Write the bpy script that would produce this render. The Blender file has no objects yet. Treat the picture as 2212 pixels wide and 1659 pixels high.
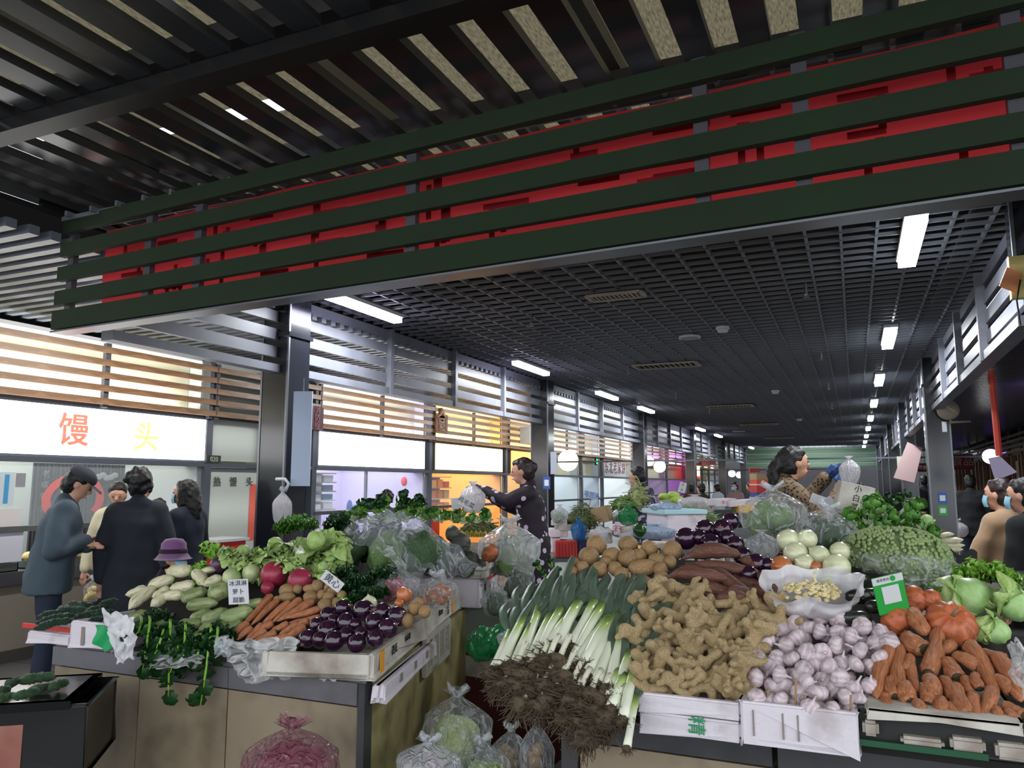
import bpy, bmesh, math, random
from mathutils import Vector, Matrix, Euler, noise
V = Vector; PI = math.pi; rad = math.radians
RR = random.Random(11)
sc = bpy.context.scene; COL = sc.collection
# ---------------- camera, world, exposure
F = 1662.0; CAMZ = 1.6
cd = bpy.data.cameras.new('camera'); cam = bpy.data.objects.new('camera', cd); COL.objects.link(cam)
cd.sensor_width = 36; cd.lens = 36*F/2212; cd.clip_start = .05; cd.clip_end = 200
cam.location = (0, 0, CAMZ); cam.rotation_euler = (rad(90+7.49), 0, rad(23.85)); sc.camera = cam
CM = Euler((rad(90+7.49), 0, rad(23.85))).to_matrix()
sc.view_settings.view_transform = 'Standard'; sc.view_settings.look = 'None'
sc.view_settings.gamma = 1; sc.view_settings.use_curve_mapping = False
sc.view_settings.exposure = 0.2
sc.cycles.max_bounces = 6; sc.cycles.transparent_max_bounces = 12; sc.cycles.diffuse_bounces = 3
sc.cycles.glossy_bounces = 3; sc.cycles.caustics_reflective = False; sc.cycles.caustics_refractive = False
sc.cycles.use_denoising = True; sc.cycles.sample_clamp_indirect = 4
wd = bpy.data.worlds.new('overcast'); sc.world = wd; wd.use_nodes = True
bg = wd.node_tree.nodes['Background']; bg.inputs[0].default_value = (.90, .95, 1, 1); bg.inputs[1].default_value = 2.1

def area(name, loc, size, power, col=(1, 1, 1), rot=(0, 0, 0), sy=None):
    l = bpy.data.lights.new(name, 'AREA'); l.energy = power; l.color = col; l.size = size
    if sy: l.shape = 'RECTANGLE'; l.size_y = sy
    o = bpy.data.objects.new(name, l); o.location = loc; o.rotation_euler = rot; COL.objects.link(o); return o

# ---------------- placing by line of sight
def ray(px, py): return (CM @ V(((px-1106)/F, -(py-829.5)/F, -1)))
O = V((0, 0, CAMZ))
def at_z(px, py, z): d = ray(px, py); return O + d*((z-CAMZ)/d.z)
def at_y(px, py, y): d = ray(px, py); return O + d*(y/d.y)
def at_x(px, py, x): d = ray(px, py); return O + d*(x/d.x)
def at_d(px, py, D): d = ray(px, py); return O + d*(D/math.hypot(d.x, d.y))
def on_heap(px, py, z0, y0, s):          # sloped heap surface z = z0 + s (y - y0)
    d = ray(px, py); t = (z0 - s*y0 - CAMZ)/(d.z - s*d.y); return O + d*t
def m_per_px(p): return (p-O).dot(CM @ V((0, 0, -1)))/F
def C1(x, y): return x/2.724, 1050+y/2.724
def C2(x, y): return 550+x/2.724, 1050+y/2.724
def C3(x, y): return 1100+x/2.968, 1100+y/2.968
def C4(x, y): return 1600+x/3.614, 1200+y/3.614
def C5(x, y): return 1500+x/3.107, 900+y/3.107

# ---------------- materials
def lin(c):
    return tuple((v/12.92 if v <= .04045 else ((v+.055)/1.055)**2.4) for v in c)
MC = {}
def mat(name, col, rough=.6, metal=0., col2=None, scale=8., bump=0., bscale=30., emit=0., alpha=1., trans=0., coat=0., sheen=0., rnd=0., dirt=None, dscale=3., damt=.5, coords='Object', wave=None, sss=0.):
    """col, col2, dirt are sRGB triples 0..1"""
    if name in MC: return MC[name]
    m = bpy.data.materials.new(name); m.use_nodes = True; nt = m.node_tree; N = nt.nodes; L = nt.links
    p = N['Principled BSDF']; I = p.inputs
    I['Roughness'].default_value = rough; I['Metallic'].default_value = metal
    c = (*lin(col), 1); I['Base Color'].default_value = c
    tc = N.new('ShaderNodeTexCoord'); out = None
    def mix(fac, a, b):
        x = N.new('ShaderNodeMix'); x.data_type = 'RGBA'
        if isinstance(fac, (int, float)): x.inputs[0].default_value = fac
        else: L.new(fac, x.inputs[0])
        for i, q in ((6, a), (7, b)):
            if isinstance(q, tuple): x.inputs[i].default_value = q
            else: L.new(q, x.inputs[i])
        return x.outputs[2]
    def ramp(sock, a, b):
        r = N.new('ShaderNodeMapRange'); r.inputs[1].default_value = a; r.inputs[2].default_value = b; L.new(sock, r.inputs[0]); return r.outputs[0]
    def nz(s, det=4):
        n = N.new('ShaderNodeTexNoise'); n.inputs['Scale'].default_value = s; n.inputs['Detail'].default_value = det; L.new(tc.outputs[coords], n.inputs['Vector']); return n.outputs[0]
    if wave is not None:
        w = N.new('ShaderNodeTexWave'); w.inputs['Scale'].default_value = wave[0]; w.inputs['Distortion'].default_value = wave[1]; w.bands_direction = wave[2]
        L.new(tc.outputs[coords], w.inputs['Vector']); out = mix(ramp(w.outputs[1], .3, .7), c, (*lin(col2), 1))
    elif col2 is not None: out = mix(ramp(nz(scale), .35, .65), c, (*lin(col2), 1))
    if dirt is not None: out = mix(ramp(nz(dscale, 8), .62-.3*damt, .80), out or c, (*lin(dirt), 1))
    if rnd:
        oi = N.new('ShaderNodeObjectInfo'); hs = N.new('ShaderNodeHueSaturation')
        if out is None: hs.inputs['Color'].default_value = c
        else: L.new(out, hs.inputs['Color'])
        r = N.new('ShaderNodeMapRange'); r.inputs[3].default_value = 1-rnd; r.inputs[4].default_value = 1+rnd; L.new(oi.outputs['Random'], r.inputs[0]); L.new(r.outputs[0], hs.inputs['Value'])
        out = hs.outputs[0]
    if out is not None: L.new(out, I['Base Color'])
    if bump:
        b = N.new('ShaderNodeBump'); b.inputs['Strength'].default_value = bump; b.inputs['Distance'].default_value = .01; L.new(nz(bscale), b.inputs['Height']); L.new(b.outputs[0], I['Normal'])
    if emit:
        I['Emission Color'].default_value = c; I['Emission Strength'].default_value = emit
    if alpha < 1: I['Alpha'].default_value = alpha
    if trans: I['Transmission Weight'].default_value = trans
    if coat: I['Coat Weight'].default_value = coat; I['Coat Roughness'].default_value = .12
    if sheen: I['Sheen Weight'].default_value = sheen
    MC[name] = m; return m
def plastic(name, col, a0=.15, a1=.75, scale=14., rough=.18, tr=.5):
    """thin film: clear where smooth, creases whitened, their glints put into the opacity"""
    if name in MC: return MC[name]
    m = bpy.data.materials.new(name); m.use_nodes = True; nt = m.node_tree; N = nt.nodes; L = nt.links
    p = N['Principled BSDF']; p.inputs['Base Color'].default_value = (*lin(col), 1); p.inputs['Roughness'].default_value = rough
    p.inputs['Specular IOR Level'].default_value = .7
    tc = N.new('ShaderNodeTexCoord'); mp = N.new('ShaderNodeMapping'); mp.inputs['Scale'].default_value = (1, 1, .35); L.new(tc.outputs['Object'], mp.inputs[0])
    n = N.new('ShaderNodeTexNoise'); n.inputs['Scale'].default_value = scale; n.inputs['Detail'].default_value = 2; n.inputs['Distortion'].default_value = .6; L.new(mp.outputs[0], n.inputs['Vector'])
    sb = N.new('ShaderNodeMath'); sb.operation = 'SUBTRACT'; sb.inputs[1].default_value = .5; L.new(n.outputs[0], sb.inputs[0]); ab = N.new('ShaderNodeMath'); ab.operation = 'ABSOLUTE'; L.new(sb.outputs[0], ab.inputs[0])
    r = N.new('ShaderNodeMapRange'); r.inputs[1].default_value = 0; r.inputs[2].default_value = .07; r.inputs[3].default_value = a1; r.inputs[4].default_value = a0; L.new(ab.outputs[0], r.inputs[0]); L.new(r.outputs[0], p.inputs['Alpha'])
    b = N.new('ShaderNodeBump'); b.inputs['Strength'].default_value = 1; b.inputs['Distance'].default_value = .03; L.new(r.outputs[0], b.inputs['Height']); L.new(b.outputs[0], p.inputs['Normal'])
    t = N.new('ShaderNodeBsdfTranslucent'); t.inputs[0].default_value = (*lin(col), 1); mx = N.new('ShaderNodeMixShader'); mx.inputs[0].default_value = tr*.4
    tp = N.new('ShaderNodeBsdfTransparent'); m2 = N.new('ShaderNodeMixShader'); L.new(r.outputs[0], m2.inputs[0]); L.new(tp.outputs[0], m2.inputs[1]); L.new(t.outputs[0], m2.inputs[2])
    L.new(p.outputs[0], mx.inputs[1]); L.new(m2.outputs[0], mx.inputs[2]); L.new(mx.outputs[0], N['Material Output'].inputs[0])
    MC[name] = m; return m
def glow(name, col, s): return mat(name, col, emit=s)

# ---------------- mesh building
class MB:
    def __init__(s): s.v = []; s.f = []; s.m = []
    def add(s, vs, fs, mi=0):
        o = len(s.v); s.v += [tuple(x) for x in vs]; s.f += [tuple(i+o for i in f) for f in fs]; s.m += [mi]*len(fs); return s
    def box(s, c, d, rot=None, mi=0):
        x, y, z = d[0]/2, d[1]/2, d[2]/2
        vs = [V(a) for a in ((-x,-y,-z),(x,-y,-z),(x,y,-z),(-x,y,-z),(-x,-y,z),(x,-y,z),(x,y,z),(-x,y,z))]
        if rot is not None:
            M = rot if isinstance(rot, Matrix) else Euler(rot).to_matrix(); vs = [M @ a for a in vs]
        return s.add([a+V(c) for a in vs], [(3,2,1,0),(4,5,6,7),(0,1,5,4),(1,2,6,5),(2,3,7,6),(3,0,4,7)], mi)
    def box2(s, a, b, mi=0): return s.box(((a[0]+b[0])/2, (a[1]+b[1])/2, (a[2]+b[2])/2), (abs(b[0]-a[0]), abs(b[1]-a[1]), abs(b[2]-a[2])), mi=mi)
    def bar(s, a, b, w, h, mi=0):
        a, b = V(a), V(b); d = b-a; q = d.to_track_quat('Y', 'Z').to_matrix(); return s.box((a+b)/2, (w, d.length, h), q, mi)
    def tube(s, path, r, seg=8, mi=0, cap=True, flat=1.):
        n = len(path); P = [V(p) for p in path]; rr = r if isinstance(r, (list, tuple)) else [r]*n; up = V((0, 0, 1)); vs = []
        t0 = (P[1]-P[0]).normalized(); a = t0.orthogonal().normalized()
        for i in range(n):
            t = (P[min(i+1, n-1)]-P[max(i-1, 0)]).normalized(); a = (a - t*a.dot(t)).normalized(); b = t.cross(a)
            for k in range(seg):
                th = 2*PI*k/seg; vs.append(P[i]+(a*math.cos(th)+b*math.sin(th)*flat)*rr[i])
        fs = [(i*seg+k, i*seg+(k+1) % seg, (i+1)*seg+(k+1) % seg, (i+1)*seg+k) for i in range(n-1) for k in range(seg)]
        if cap: fs += [tuple(range(seg))[::-1], tuple((n-1)*seg+k for k in range(seg))]
        return s.add(vs, fs, mi)
    def lathe(s, prof, seg=16, mi=0, rib=0, ramp=0., c=(0, 0, 0), twist=0.):
        vs = []; C = V(c)
        for (r, z) in prof:
            for k in range(seg):
                th = 2*PI*k/seg + twist*z; q = r*(1 - ramp*(1-abs(math.cos(rib*th/2))) if rib else r/r if r else 1) if rib else r
                vs.append(C+V((q*math.cos(th), q*math.sin(th), z)))
        n = len(prof); fs = [(i*seg+k, i*seg+(k+1) % seg, (i+1)*seg+(k+1) % seg, (i+1)*seg+k) for i in range(n-1) for k in range(seg)]
        return s.add(vs, fs+[tuple(range(seg))[::-1], tuple((n-1)*seg+k for k in range(seg))], mi)
    def grid(s, fn, nu, nv, mi=0):
        vs = [fn(i/nu, j/nv) for j in range(nv+1) for i in range(nu+1)]
        return s.add(vs, [(j*(nu+1)+i, j*(nu+1)+i+1, (j+1)*(nu+1)+i+1, (j+1)*(nu+1)+i) for j in range(nv) for i in range(nu)], mi)
    def sph(s, c, r, seg=12, rings=8, mi=0, rot=None):
        r = (r, r, r) if isinstance(r, (int, float)) else r; M = rot if rot is not None else Matrix.Identity(3); vs = []; C = V(c)
        for j in range(rings+1):
            ph = PI*j/rings
            for k in range(seg):
                th = 2*PI*k/seg; vs.append(C+M @ V((r[0]*math.sin(ph)*math.cos(th), r[1]*math.sin(ph)*math.sin(th), -r[2]*math.cos(ph))))
        return s.add(vs, [(j*seg+k, j*seg+(k+1) % seg, (j+1)*seg+(k+1) % seg, (j+1)*seg+k) for j in range(rings) for k in range(seg)], mi)
    def xf(s, M, start=0):
        s.v = s.v[:start]+[tuple(M @ V(x)) for x in s.v[start:]]; return s
    def warp(s, fn): s.v = [tuple(fn(V(x))) for x in s.v]; return s
    def mesh(s, name, mats, smooth=False):
        me = bpy.data.meshes.new(name); me.from_pydata(s.v, [], s.f); me.validate(clean_customdata=False)
        mats = mats if isinstance(mats, (list, tuple)) else [mats]
        for m in mats: me.materials.append(m)
        if len(mats) > 1 and len(me.polygons) == len(s.m): me.polygons.foreach_set('material_index', s.m)
        if smooth: me.polygons.foreach_set('use_smooth', [True]*len(me.polygons))
        return me
def link(name, me, parent=None, loc=None, M=None):
    o = bpy.data.objects.new(name, me); COL.objects.link(o)
    if parent is not None: o.parent = parent
    if M is not None: o.matrix_basis = M
    elif loc is not None: o.location = loc
    return o
def tag(o, label, cat, group=None, kind=None):
    o['label'] = label; o['category'] = cat
    if group: o['group'] = group
    if kind: o['kind'] = kind
    return o
def thing(name, label, cat, loc=(0, 0, 0), group=None, rot=None, M=None, scale=None):
    o = bpy.data.objects.new(name, None); COL.objects.link(o); o.empty_display_size = .1
    if M is not None: o.matrix_basis = M
    else:
        o.location = loc
        if rot is not None: o.rotation_euler = rot if isinstance(rot, (tuple, Euler)) else (0, 0, rot)
        if scale is not None: o.scale = scale if isinstance(scale, (tuple, V)) else (scale,)*3
    return tag(o, label, cat, group)
def part(name, mb, mats, root, smooth=False, label=None, world=True):
    """mesh part; world=True: coordinates given in world, root unrotated"""
    me = mb if isinstance(mb, bpy.types.Mesh) else mb.mesh(name, mats, smooth)
    o = link(name, me, root)
    if world:
        w = V(root.location); p = root.parent
        while p is not None: w += p.location; p = p.parent
        c = V((0, 0, 0))
        if me.users <= 1 and len(me.vertices):
            xs = [v.co for v in me.vertices]; c = V((sum(v.x for v in xs)/len(xs), sum(v.y for v in xs)/len(xs), min(v.z for v in xs))); me.transform(Matrix.Translation(-c))
        o.location = c-w
    if label: o['label'] = label
    return o
def solo(name, mb, mats, label=None, cat=None, group=None, smooth=False, kind=None):
    me = mb if isinstance(mb, bpy.types.Mesh) else mb.mesh(name, mats, smooth)
    xs = [v.co for v in me.vertices]; c = V((sum(v.x for v in xs)/len(xs), sum(v.y for v in xs)/len(xs), min(v.z for v in xs)))
    me.transform(Matrix.Translation(-c)); o = link(name, me, None, c)
    if label: tag(o, label, cat, group)
    if kind: o['kind'] = kind
    return o
def struct(name, mb, mats, parent=None):
    if parent is None: return solo(name, mb, mats, kind='structure')
    return part(name, mb, mats, parent)
def dup(root, M=None, loc=None, label=None, group=None):
    r = root.copy(); COL.objects.link(r)
    if M is not None: r.matrix_basis = M
    elif loc is not None: r.location = loc
    if label: r['label'] = label
    if group: r['group'] = group
    for ch in root.children:
        c = ch.copy(); COL.objects.link(c); c.parent = r
        for g in ch.children:
            d = g.copy(); COL.objects.link(d); d.parent = c
    return r
def drop(root):
    for ch in list(root.children):
        for g in list(ch.children): bpy.data.objects.remove(g)
        bpy.data.objects.remove(ch)
    bpy.data.objects.remove(root)
def TRS(loc, M3, s):
    s = (s, s, s) if isinstance(s, (int, float)) else s
    return Matrix.Translation(loc) @ M3.to_4x4() @ Matrix.Diagonal((*s, 1))
def zalong(d, roll=0.): return (V(d).to_track_quat('Z', 'Y').to_matrix() @ Matrix.Rotation(roll, 3, 'Z'))
def rrot(rg): return Euler((rg.uniform(0, 6.3), rg.uniform(0, 6.3), rg.uniform(0, 6.3))).to_matrix()
def remesh(mb, voxel, mats, name='body', sm=4, disp=0., dsc=8., smooth=True):
    me = mb.mesh('tmp', []) if False else bpy.data.meshes.new('tmp'); me.from_pydata(mb.v, [], mb.f)
    o = bpy.data.objects.new('tmp', me); COL.objects.link(o)
    r = o.modifiers.new('r', 'REMESH'); r.mode = 'VOXEL'; r.voxel_size = voxel
    if sm: s = o.modifiers.new('s', 'SMOOTH'); s.iterations = sm; s.factor = .5
    dg = bpy.context.evaluated_depsgraph_get(); n = bpy.data.meshes.new_from_object(o.evaluated_get(dg)); n.name = name
    bpy.data.objects.remove(o); bpy.data.meshes.remove(me); n.materials.clear()
    for m in (mats if isinstance(mats, (list, tuple)) else [mats]): n.materials.append(m)
    if disp:
        no = [v.normal.copy() for v in n.vertices]
        for v, q in zip(n.vertices, no): v.co += q*disp*noise.noise(v.co*dsc)
    n.polygons.foreach_set('use_smooth', [smooth]*len(n.polygons)); return n
def text(body, size, extr=.004, bold=0.):
    c = bpy.data.curves.new('t', 'FONT'); c.body = body; c.size = size; c.extrude = extr; c.align_x = 'CENTER'; c.align_y = 'CENTER'; c.offset = bold; c.resolution_u = 2
    o = bpy.data.objects.new('t', c); COL.objects.link(o); dg = bpy.context.evaluated_depsgraph_get()
    m = bpy.data.meshes.new_from_object(o.evaluated_get(dg)); bpy.data.objects.remove(o); bpy.data.curves.remove(c); m.name = 'lettering'; return m
def letters(body, size, m, parent, loc, right, up, extr=.004, bold=0., name='lettering'):
    """flat writing; right and up are local direction vectors"""
    me = text(body, size, extr, bold); me.materials.clear(); me.materials.append(m)
    r = V(right).normalized(); u = (V(up)-r*V(up).dot(r)).normalized(); n = r.cross(u)
    M = Matrix((r, u, n)).transposed(); return link(name, me, parent, M=Matrix.Translation(loc) @ M.to_4x4())
ORD = 'first second third fourth fifth sixth seventh eighth ninth tenth eleventh twelfth thirteenth fourteenth fifteenth sixteenth seventeenth eighteenth nineteenth twentieth'.split()
def ordn(i): return ORD[i] if i < 20 else 'twenty-'+ORD[i-20] if i < 29 else 'thirtieth' if i == 29 else 'thirty-'+ORD[(i-30) % 10]
def rowlabels(pts, fmt, rowh):
    """pts: [(px,py)] -> labels naming row from the bottom and place from the left; fmt has {i} {r}"""
    fmt = fmt.replace('{i} from the left in the {r} row', '{i} from left in {r} row')
    idx = sorted(range(len(pts)), key=lambda k: -pts[k][1]); rows = []; 
    for k in idx:
        if rows and rows[-1][0]-pts[k][1] < rowh: rows[-1][1].append(k)
        else: rows.append([pts[k][1], [k]])
    out = {}
    for r, (_, ks) in enumerate(rows):
        for i, k in enumerate(sorted(ks, key=lambda k: pts[k][0])): out[k] = fmt.format(i=ordn(i), r=('bottom' if r == 0 else 'top' if r == len(rows)-1 else ordn(r)))
    return out
# ================= SHELL
XL, XR, ZC, ZB = -4.8, 1.08, 3.36, 2.62          # column rows, ceiling, louvre band bottom
CY = [5.64+6.5*k for k in range(-1, 6)]
XSL, XSR = -7.2, 3.7                              # shop fronts
M_floor = mat('floor stone', (.40, .40, .40), .28, col2=(.33, .33, .34), scale=1.5, dirt=(.18, .17, .16), dscale=2.5, damt=.4)
M_black = mat('black paint', (.05, .05, .055), .45)
M_dark = mat('dark void', (.012, .012, .014), .9)
M_colm = mat('black enamel', (.13, .14, .17), .16, col2=(.10, .11, .135), scale=2, coat=.3)
M_grey = mat('grey painted louvre', (.47, .48, .52), .42, col2=(.42, .43, .47), scale=3)
M_green = mat('dark green enamel', (.08, .17, .06), .85, col2=(.07, .145, .05), scale=2)
M_grid = mat('grid strip', (.40, .41, .44), .4)
M_wood = mat('brown wood slat', (.64, .49, .36), .35, wave=(3, 6, 'Z'), col2=(.56, .42, .30))
M_steel = mat('steel', (.45, .46, .48), .35, .8)
M_mull = mat('mullion grey', (.30, .32, .36), .45)
M_cream = mat('cream wall panel', (.80, .80, .70), .5, col2=(.75, .76, .67), scale=1)
M_white = mat('white wall', (.82, .84, .86), .5)
M_slat = mat('ceiling slat', (.17, .175, .19), .25)
M_slat2 = mat('aisle ceiling slat', (.42, .44, .48), .4)

fl = struct('floor', MB().box2((-11, -6, -.1), (8, 48, 0)), mat('floor joint', (.2, .2, .2), .8))
fst = MB()
for i in range(-9, 5):
    for j in range(17, 55): fst.box((i*.8+.4, j*.8+.4, .006), (.79, .79, .012))
part('floor_tile', fst, M_floor, fl)['kind'] = 'stuff'
slab = MB().box((0, 0, 0), (.79, .79, .012)).mesh('floor_tile', M_floor)
for i in range(-9, 5):
    for j in range(0, 17):
        link('floor_tile', slab, fl, loc=V((i*.8+.4, j*.8+.4, .006+.05))-V((0, 0, 0))-fl.location+V((0, 0, -.05)))

# grid ceiling of the hall
ce = struct('ceiling', MB().box2((XL-.1, 6.6, 4.3), (XR+.1, 42, 4.36)), M_dark)
lo = V(ce.location)
sy = MB().box((0, 0, 0), (.020, 38.7, .035)).mesh('ceiling_strip', M_grid); sx = MB().box((0, 0, 0), (XR-XL, .012, .028)).mesh('cross_strip', M_grid)
for sx_ in (XL-.16, XR+.14): part('sky_block', MB().box2((sx_-.02, 3.3, 3.43), (sx_+.02, 42, 4.36)), M_dark, ce)  # added dark skirts keeping sky light off the grid edges
x = XL+.1
while x < XR: link('ceiling_strip', sy, ce, V((x, 3.3+19.35, ZC+.03))-lo); x += .235
y = 3.35; cs = MB(); k = 0
while y < 42:
    if k < 210: link('cross_strip', sx, ce, V(((XL+XR)/2, y, ZC+.02))-lo)
    y += .185 if y < 42 else 1; k += 1
# reed-mat roof with dark slats over the near bay
def matroof():
    m = bpy.data.materials.new('reed mat'); m.use_nodes = True; N = m.node_tree.nodes; L = m.node_tree.links; p = N['Principled BSDF']
    tc = N.new('ShaderNodeTexCoord'); mp = N.new('ShaderNodeMapping'); mp.inputs['Scale'].default_value = (60, 12, 1); L.new(tc.outputs['Object'], mp.inputs[0])
    n = N.new('ShaderNodeTexNoise'); n.inputs['Scale'].default_value = 1.6; n.inputs['Detail'].default_value = 3; L.new(mp.outputs[0], n.inputs[0])
    cr = N.new('ShaderNodeMapRange'); cr.inputs[1].default_value = .3; cr.inputs[2].default_value = .7; L.new(n.outputs[0], cr.inputs[0])
    mx = N.new('ShaderNodeMix'); mx.data_type = 'RGBA'; mx.inputs[6].default_value = (*lin((.36, .33, .26)), 1); mx.inputs[7].default_value = (*lin((.56, .52, .42)), 1); L.new(cr.outputs[0], mx.inputs[0]); L.new(mx.outputs[2], p.inputs['Base Color']); p.inputs['Roughness'].default_value = .9
    # torn holes
    n2 = N.new('ShaderNodeTexNoise'); n2.inputs['Scale'].default_value = 1.1; n2.inputs['Detail'].default_value = 5; L.new(tc.outputs['Object'], n2.inputs[0])
    a = N.new('ShaderNodeMath'); a.operation = 'MULTIPLY'; L.new(n2.outputs[0], a.inputs[0]); L.new(n.outputs[0], a.inputs[1])
    h = N.new('ShaderNodeMath'); h.operation = 'LESS_THAN'; h.inputs[1].default_value = .47; L.new(a.outputs[0], h.inputs[0])
    tr = N.new('ShaderNodeBsdfTranslucent'); L.new(mx.outputs[2], tr.inputs[0]); ms = N.new('ShaderNodeMixShader'); ms.inputs[0].default_value = .36
    L.new(p.outputs[0], ms.inputs[1]); L.new(tr.outputs[0], ms.inputs[2])
    tp = N.new('ShaderNodeBsdfTransparent'); m3 = N.new('ShaderNodeMixShader'); L.new(h.outputs[0], m3.inputs[0]); L.new(tp.outputs[0], m3.inputs[1]); L.new(ms.outputs[0], m3.inputs[2]); L.new(m3.outputs[0], N['Material Output'].inputs[0])
    return m
holes = [(-4.9, -4.3, 3.74, 3.84), (-4.1, -3.35, 3.72, 3.88), (-2.98, -2.74, 3.12, 3.22), (-2.5, -2.3, 2.95, 3.04), (-3.4, -3.1, 3.30, 3.38), (-1.75, -1.5, 2.62, 2.72), (-4.6, -4.2, 4.3, 4.38)]
gx = sorted({-5.1, 3.2, *[h[0] for h in holes], *[h[1] for h in holes]}); gy = sorted({-1.5, 6.9, *[h[2] for h in holes], *[h[3] for h in holes]}); rm = MB()
for x0, x1 in zip(gx, gx[1:]):
    for y0, y1 in zip(gy, gy[1:]):
        if not any(h[0] <= x0 and x1 <= h[1] and h[2] <= y0 and y1 <= h[3] for h in holes): rm.add([(x0, y0, 4.12), (x1, y0, 4.12), (x1, y1, 4.12), (x0, y1, 4.12)], [(0, 1, 2, 3)])
rf = struct('roof', rm, matroof())
lo = V(rf.location)
sl = MB().box((0, 0, 0), (.13, 1, .05)).mesh('roof_slat', M_slat)
PY = [-.35, 2.45]
x = -4.95; k = 0
while x < 2.4:
    for (a, b) in ((-.9, .55), (.62, 2.42), (2.52, 5.4)):
        o = link('roof_slat', sl, rf, V((x, (a+b)/2, 3.53))-lo); o.scale = (1, b-a, 1)
    x += .245; k += 1
for y in (.585, 2.47): part('purlin', MB().box2((-5, y-.06, 3.43), (2.6, y+.06, 3.50)), M_black, rf)
for y in (.1, 1.45, 2.75, 4.0):
    part('joist', MB().box2((-5, y-.045, 3.80), (2.6, y+.045, 3.92)), mat('grey joist', (.30, .29, .31), .6), rf)
    part('joist', MB().box2((-5, y+.055, 3.80), (2.6, y+.12, 3.90)), MC['grey joist'], rf)
for x in (-3.9, -2.7, -1.15, -.35, .75): part('rafter', MB().box2((x-.05, -1, 3.96), (x+.05, 4.4, 4.06)), mat('pale rafter', (.55, .55, .53), .6), rf)
# aisle ceilings
ac = struct('ceiling_aisle', MB().box2((-9.2, -2, 3.42), (XL-.1, 42, 3.46)), M_dark)
lo = V(ac.location); s1 = MB().box((0, 0, 0), (2.55, .07, .06)).mesh('aisle_slat', M_slat2)
y = .6
while y < 41: link('aisle_slat', s1, ac, V((-6.05, y, 3.24))-lo); y += .15
ac = struct('ceiling_aisle', MB().box2((XR+.15, 3.6, 3.22), (8, 42, 3.26)), M_dark)
lo = V(ac.location); s1 = MB().box((0, 0, 0), (2.6, .05, .03)).mesh('aisle_slat', mat('dark rib', (.13, .125, .15), .25))
y = 4.
while y < 34: link('aisle_slat', s1, ac, V((2.42, y, 3.0))-lo); y += .12

# columns
def column(x, y, w=.28, lab=''):
    c = thing('column', lab, 'column', (x, y, 0)); c['kind'] = 'structure'
    part('shaft', MB().box2((x-w/2, y-w/2, 0), (x+w/2, y+w/2, ZC)), M_colm, c)
    part('collar', MB().box2((x-w/2-.02, y-w/2-.02, 2.95), (x+w/2+.02, y+w/2+.02, 2.99)), M_colm, c)
    part('edge_trim', MB().box2((x-w/2-.006, y-w/2-.006, 0), (x-w/2+.014, y-w/2+.014, ZC)).box2((x+w/2-.014, y-w/2-.006, 0), (x+w/2+.006, y-w/2+.014, ZC)), M_steel, c)
    return c
for i, y in enumerate(CY):
    if i: column(XL, y, .3, f'black square column, {ordn(i-1)} of the row by the shop fronts')
    if i > 1: column(XR, y, .3, f'black square column, {ordn(i-1)} of the row along the side aisle')
# grey louvre bands between the columns
slm = {}
def band(x, ya, yb, k, side, lab, mt=None, n=5):
    c = thing('louvre_panel', lab, 'louvre panel', (x, (ya+yb)/2, ZB), 'grey louvre panels between columns')
    L = yb-ya; mt = mt or M_grey
    key = round(L, 2)
    if key not in slm: slm[key] = (MB().box((0, 0, 0), (.04, L, .10)).mesh('slat', mt), MB().box((0, 0, 0), (.07, .06, ZC-ZB)).mesh('post', mt), MB().box((0, 0, 0), (.12, L, .07)).mesh('bottom_rail', mt))
    a, b, r = slm[key]
    for j in range(n-1): link('slat', a, c, (0, 0, .19+j*.165))
    m = int(round(L/1.55))
    for j in range(1, m): link('post', b, c, (side*.04, -L/2+L*j/m, (ZC-ZB)/2))
    link('bottom_rail', r, c, (0, 0, .035)); return c
for i in range(len(CY)-1):
    if i: 
        a, b = CY[i]+.15, CY[i+1]-.15
    else: a, b = 3.75, CY[1]-.15
    if i == 0:
        band(XL, a, b, i, 1, 'short grey louvre panel running from the green beam to the first column by the shops')
        band(XR, a, b, i, -1, 'short grey louvre panel behind the green beam on the side aisle')
    else:
        band(XL, a, b, i, 1, f'grey louvre panel on the shop side, {ordn(i-1)} bay beyond the first column')
        band(XR, a, b, i, -1, f'grey louvre panel on the side aisle, {ordn(i-1)} bay along')
# near green louvre beam with red banner
YB = 3.2
def yb(x): return 3.40-.062*(x+5.1)
g = thing('louvre_beam', 'dark green five-slat louvre beam hanging across the near bay', 'beam', ((XL+XR)/2, YB, ZB))
def skew(mb): return mb.warp(lambda p: V((p.x, p.y+yb(p.x)-YB, p.z)))
XE = -4.86
for j in range(5): part('slat', skew(MB().box2((XE+.012*j, YB-.015, ZB+.01+j*.165), (2.3, YB+.025, ZB+.01+j*.165+(.095 if j else .135)-(.01 if not j else 0)))), M_green, g)
for x in (-4.78, -4.0, -3.55, -2.0, -.52, -.12, .6): part('hanger_post', skew(MB().box2((x-.03, YB+.035, ZB), (x+.03, YB+.075, ZC+.06))), mat('hanger', (.27, .26, .29), .5), g)
part('bottom_flange', skew(MB().box2((XE, YB-.02, ZB-.012), (2.3, YB+.10, ZB-.002))), M_steel, g)
bn = thing('banner', 'red cloth banner hung behind the slats of the green beam', 'banner', (-1.6, YB+.16, ZB+.06))
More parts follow.
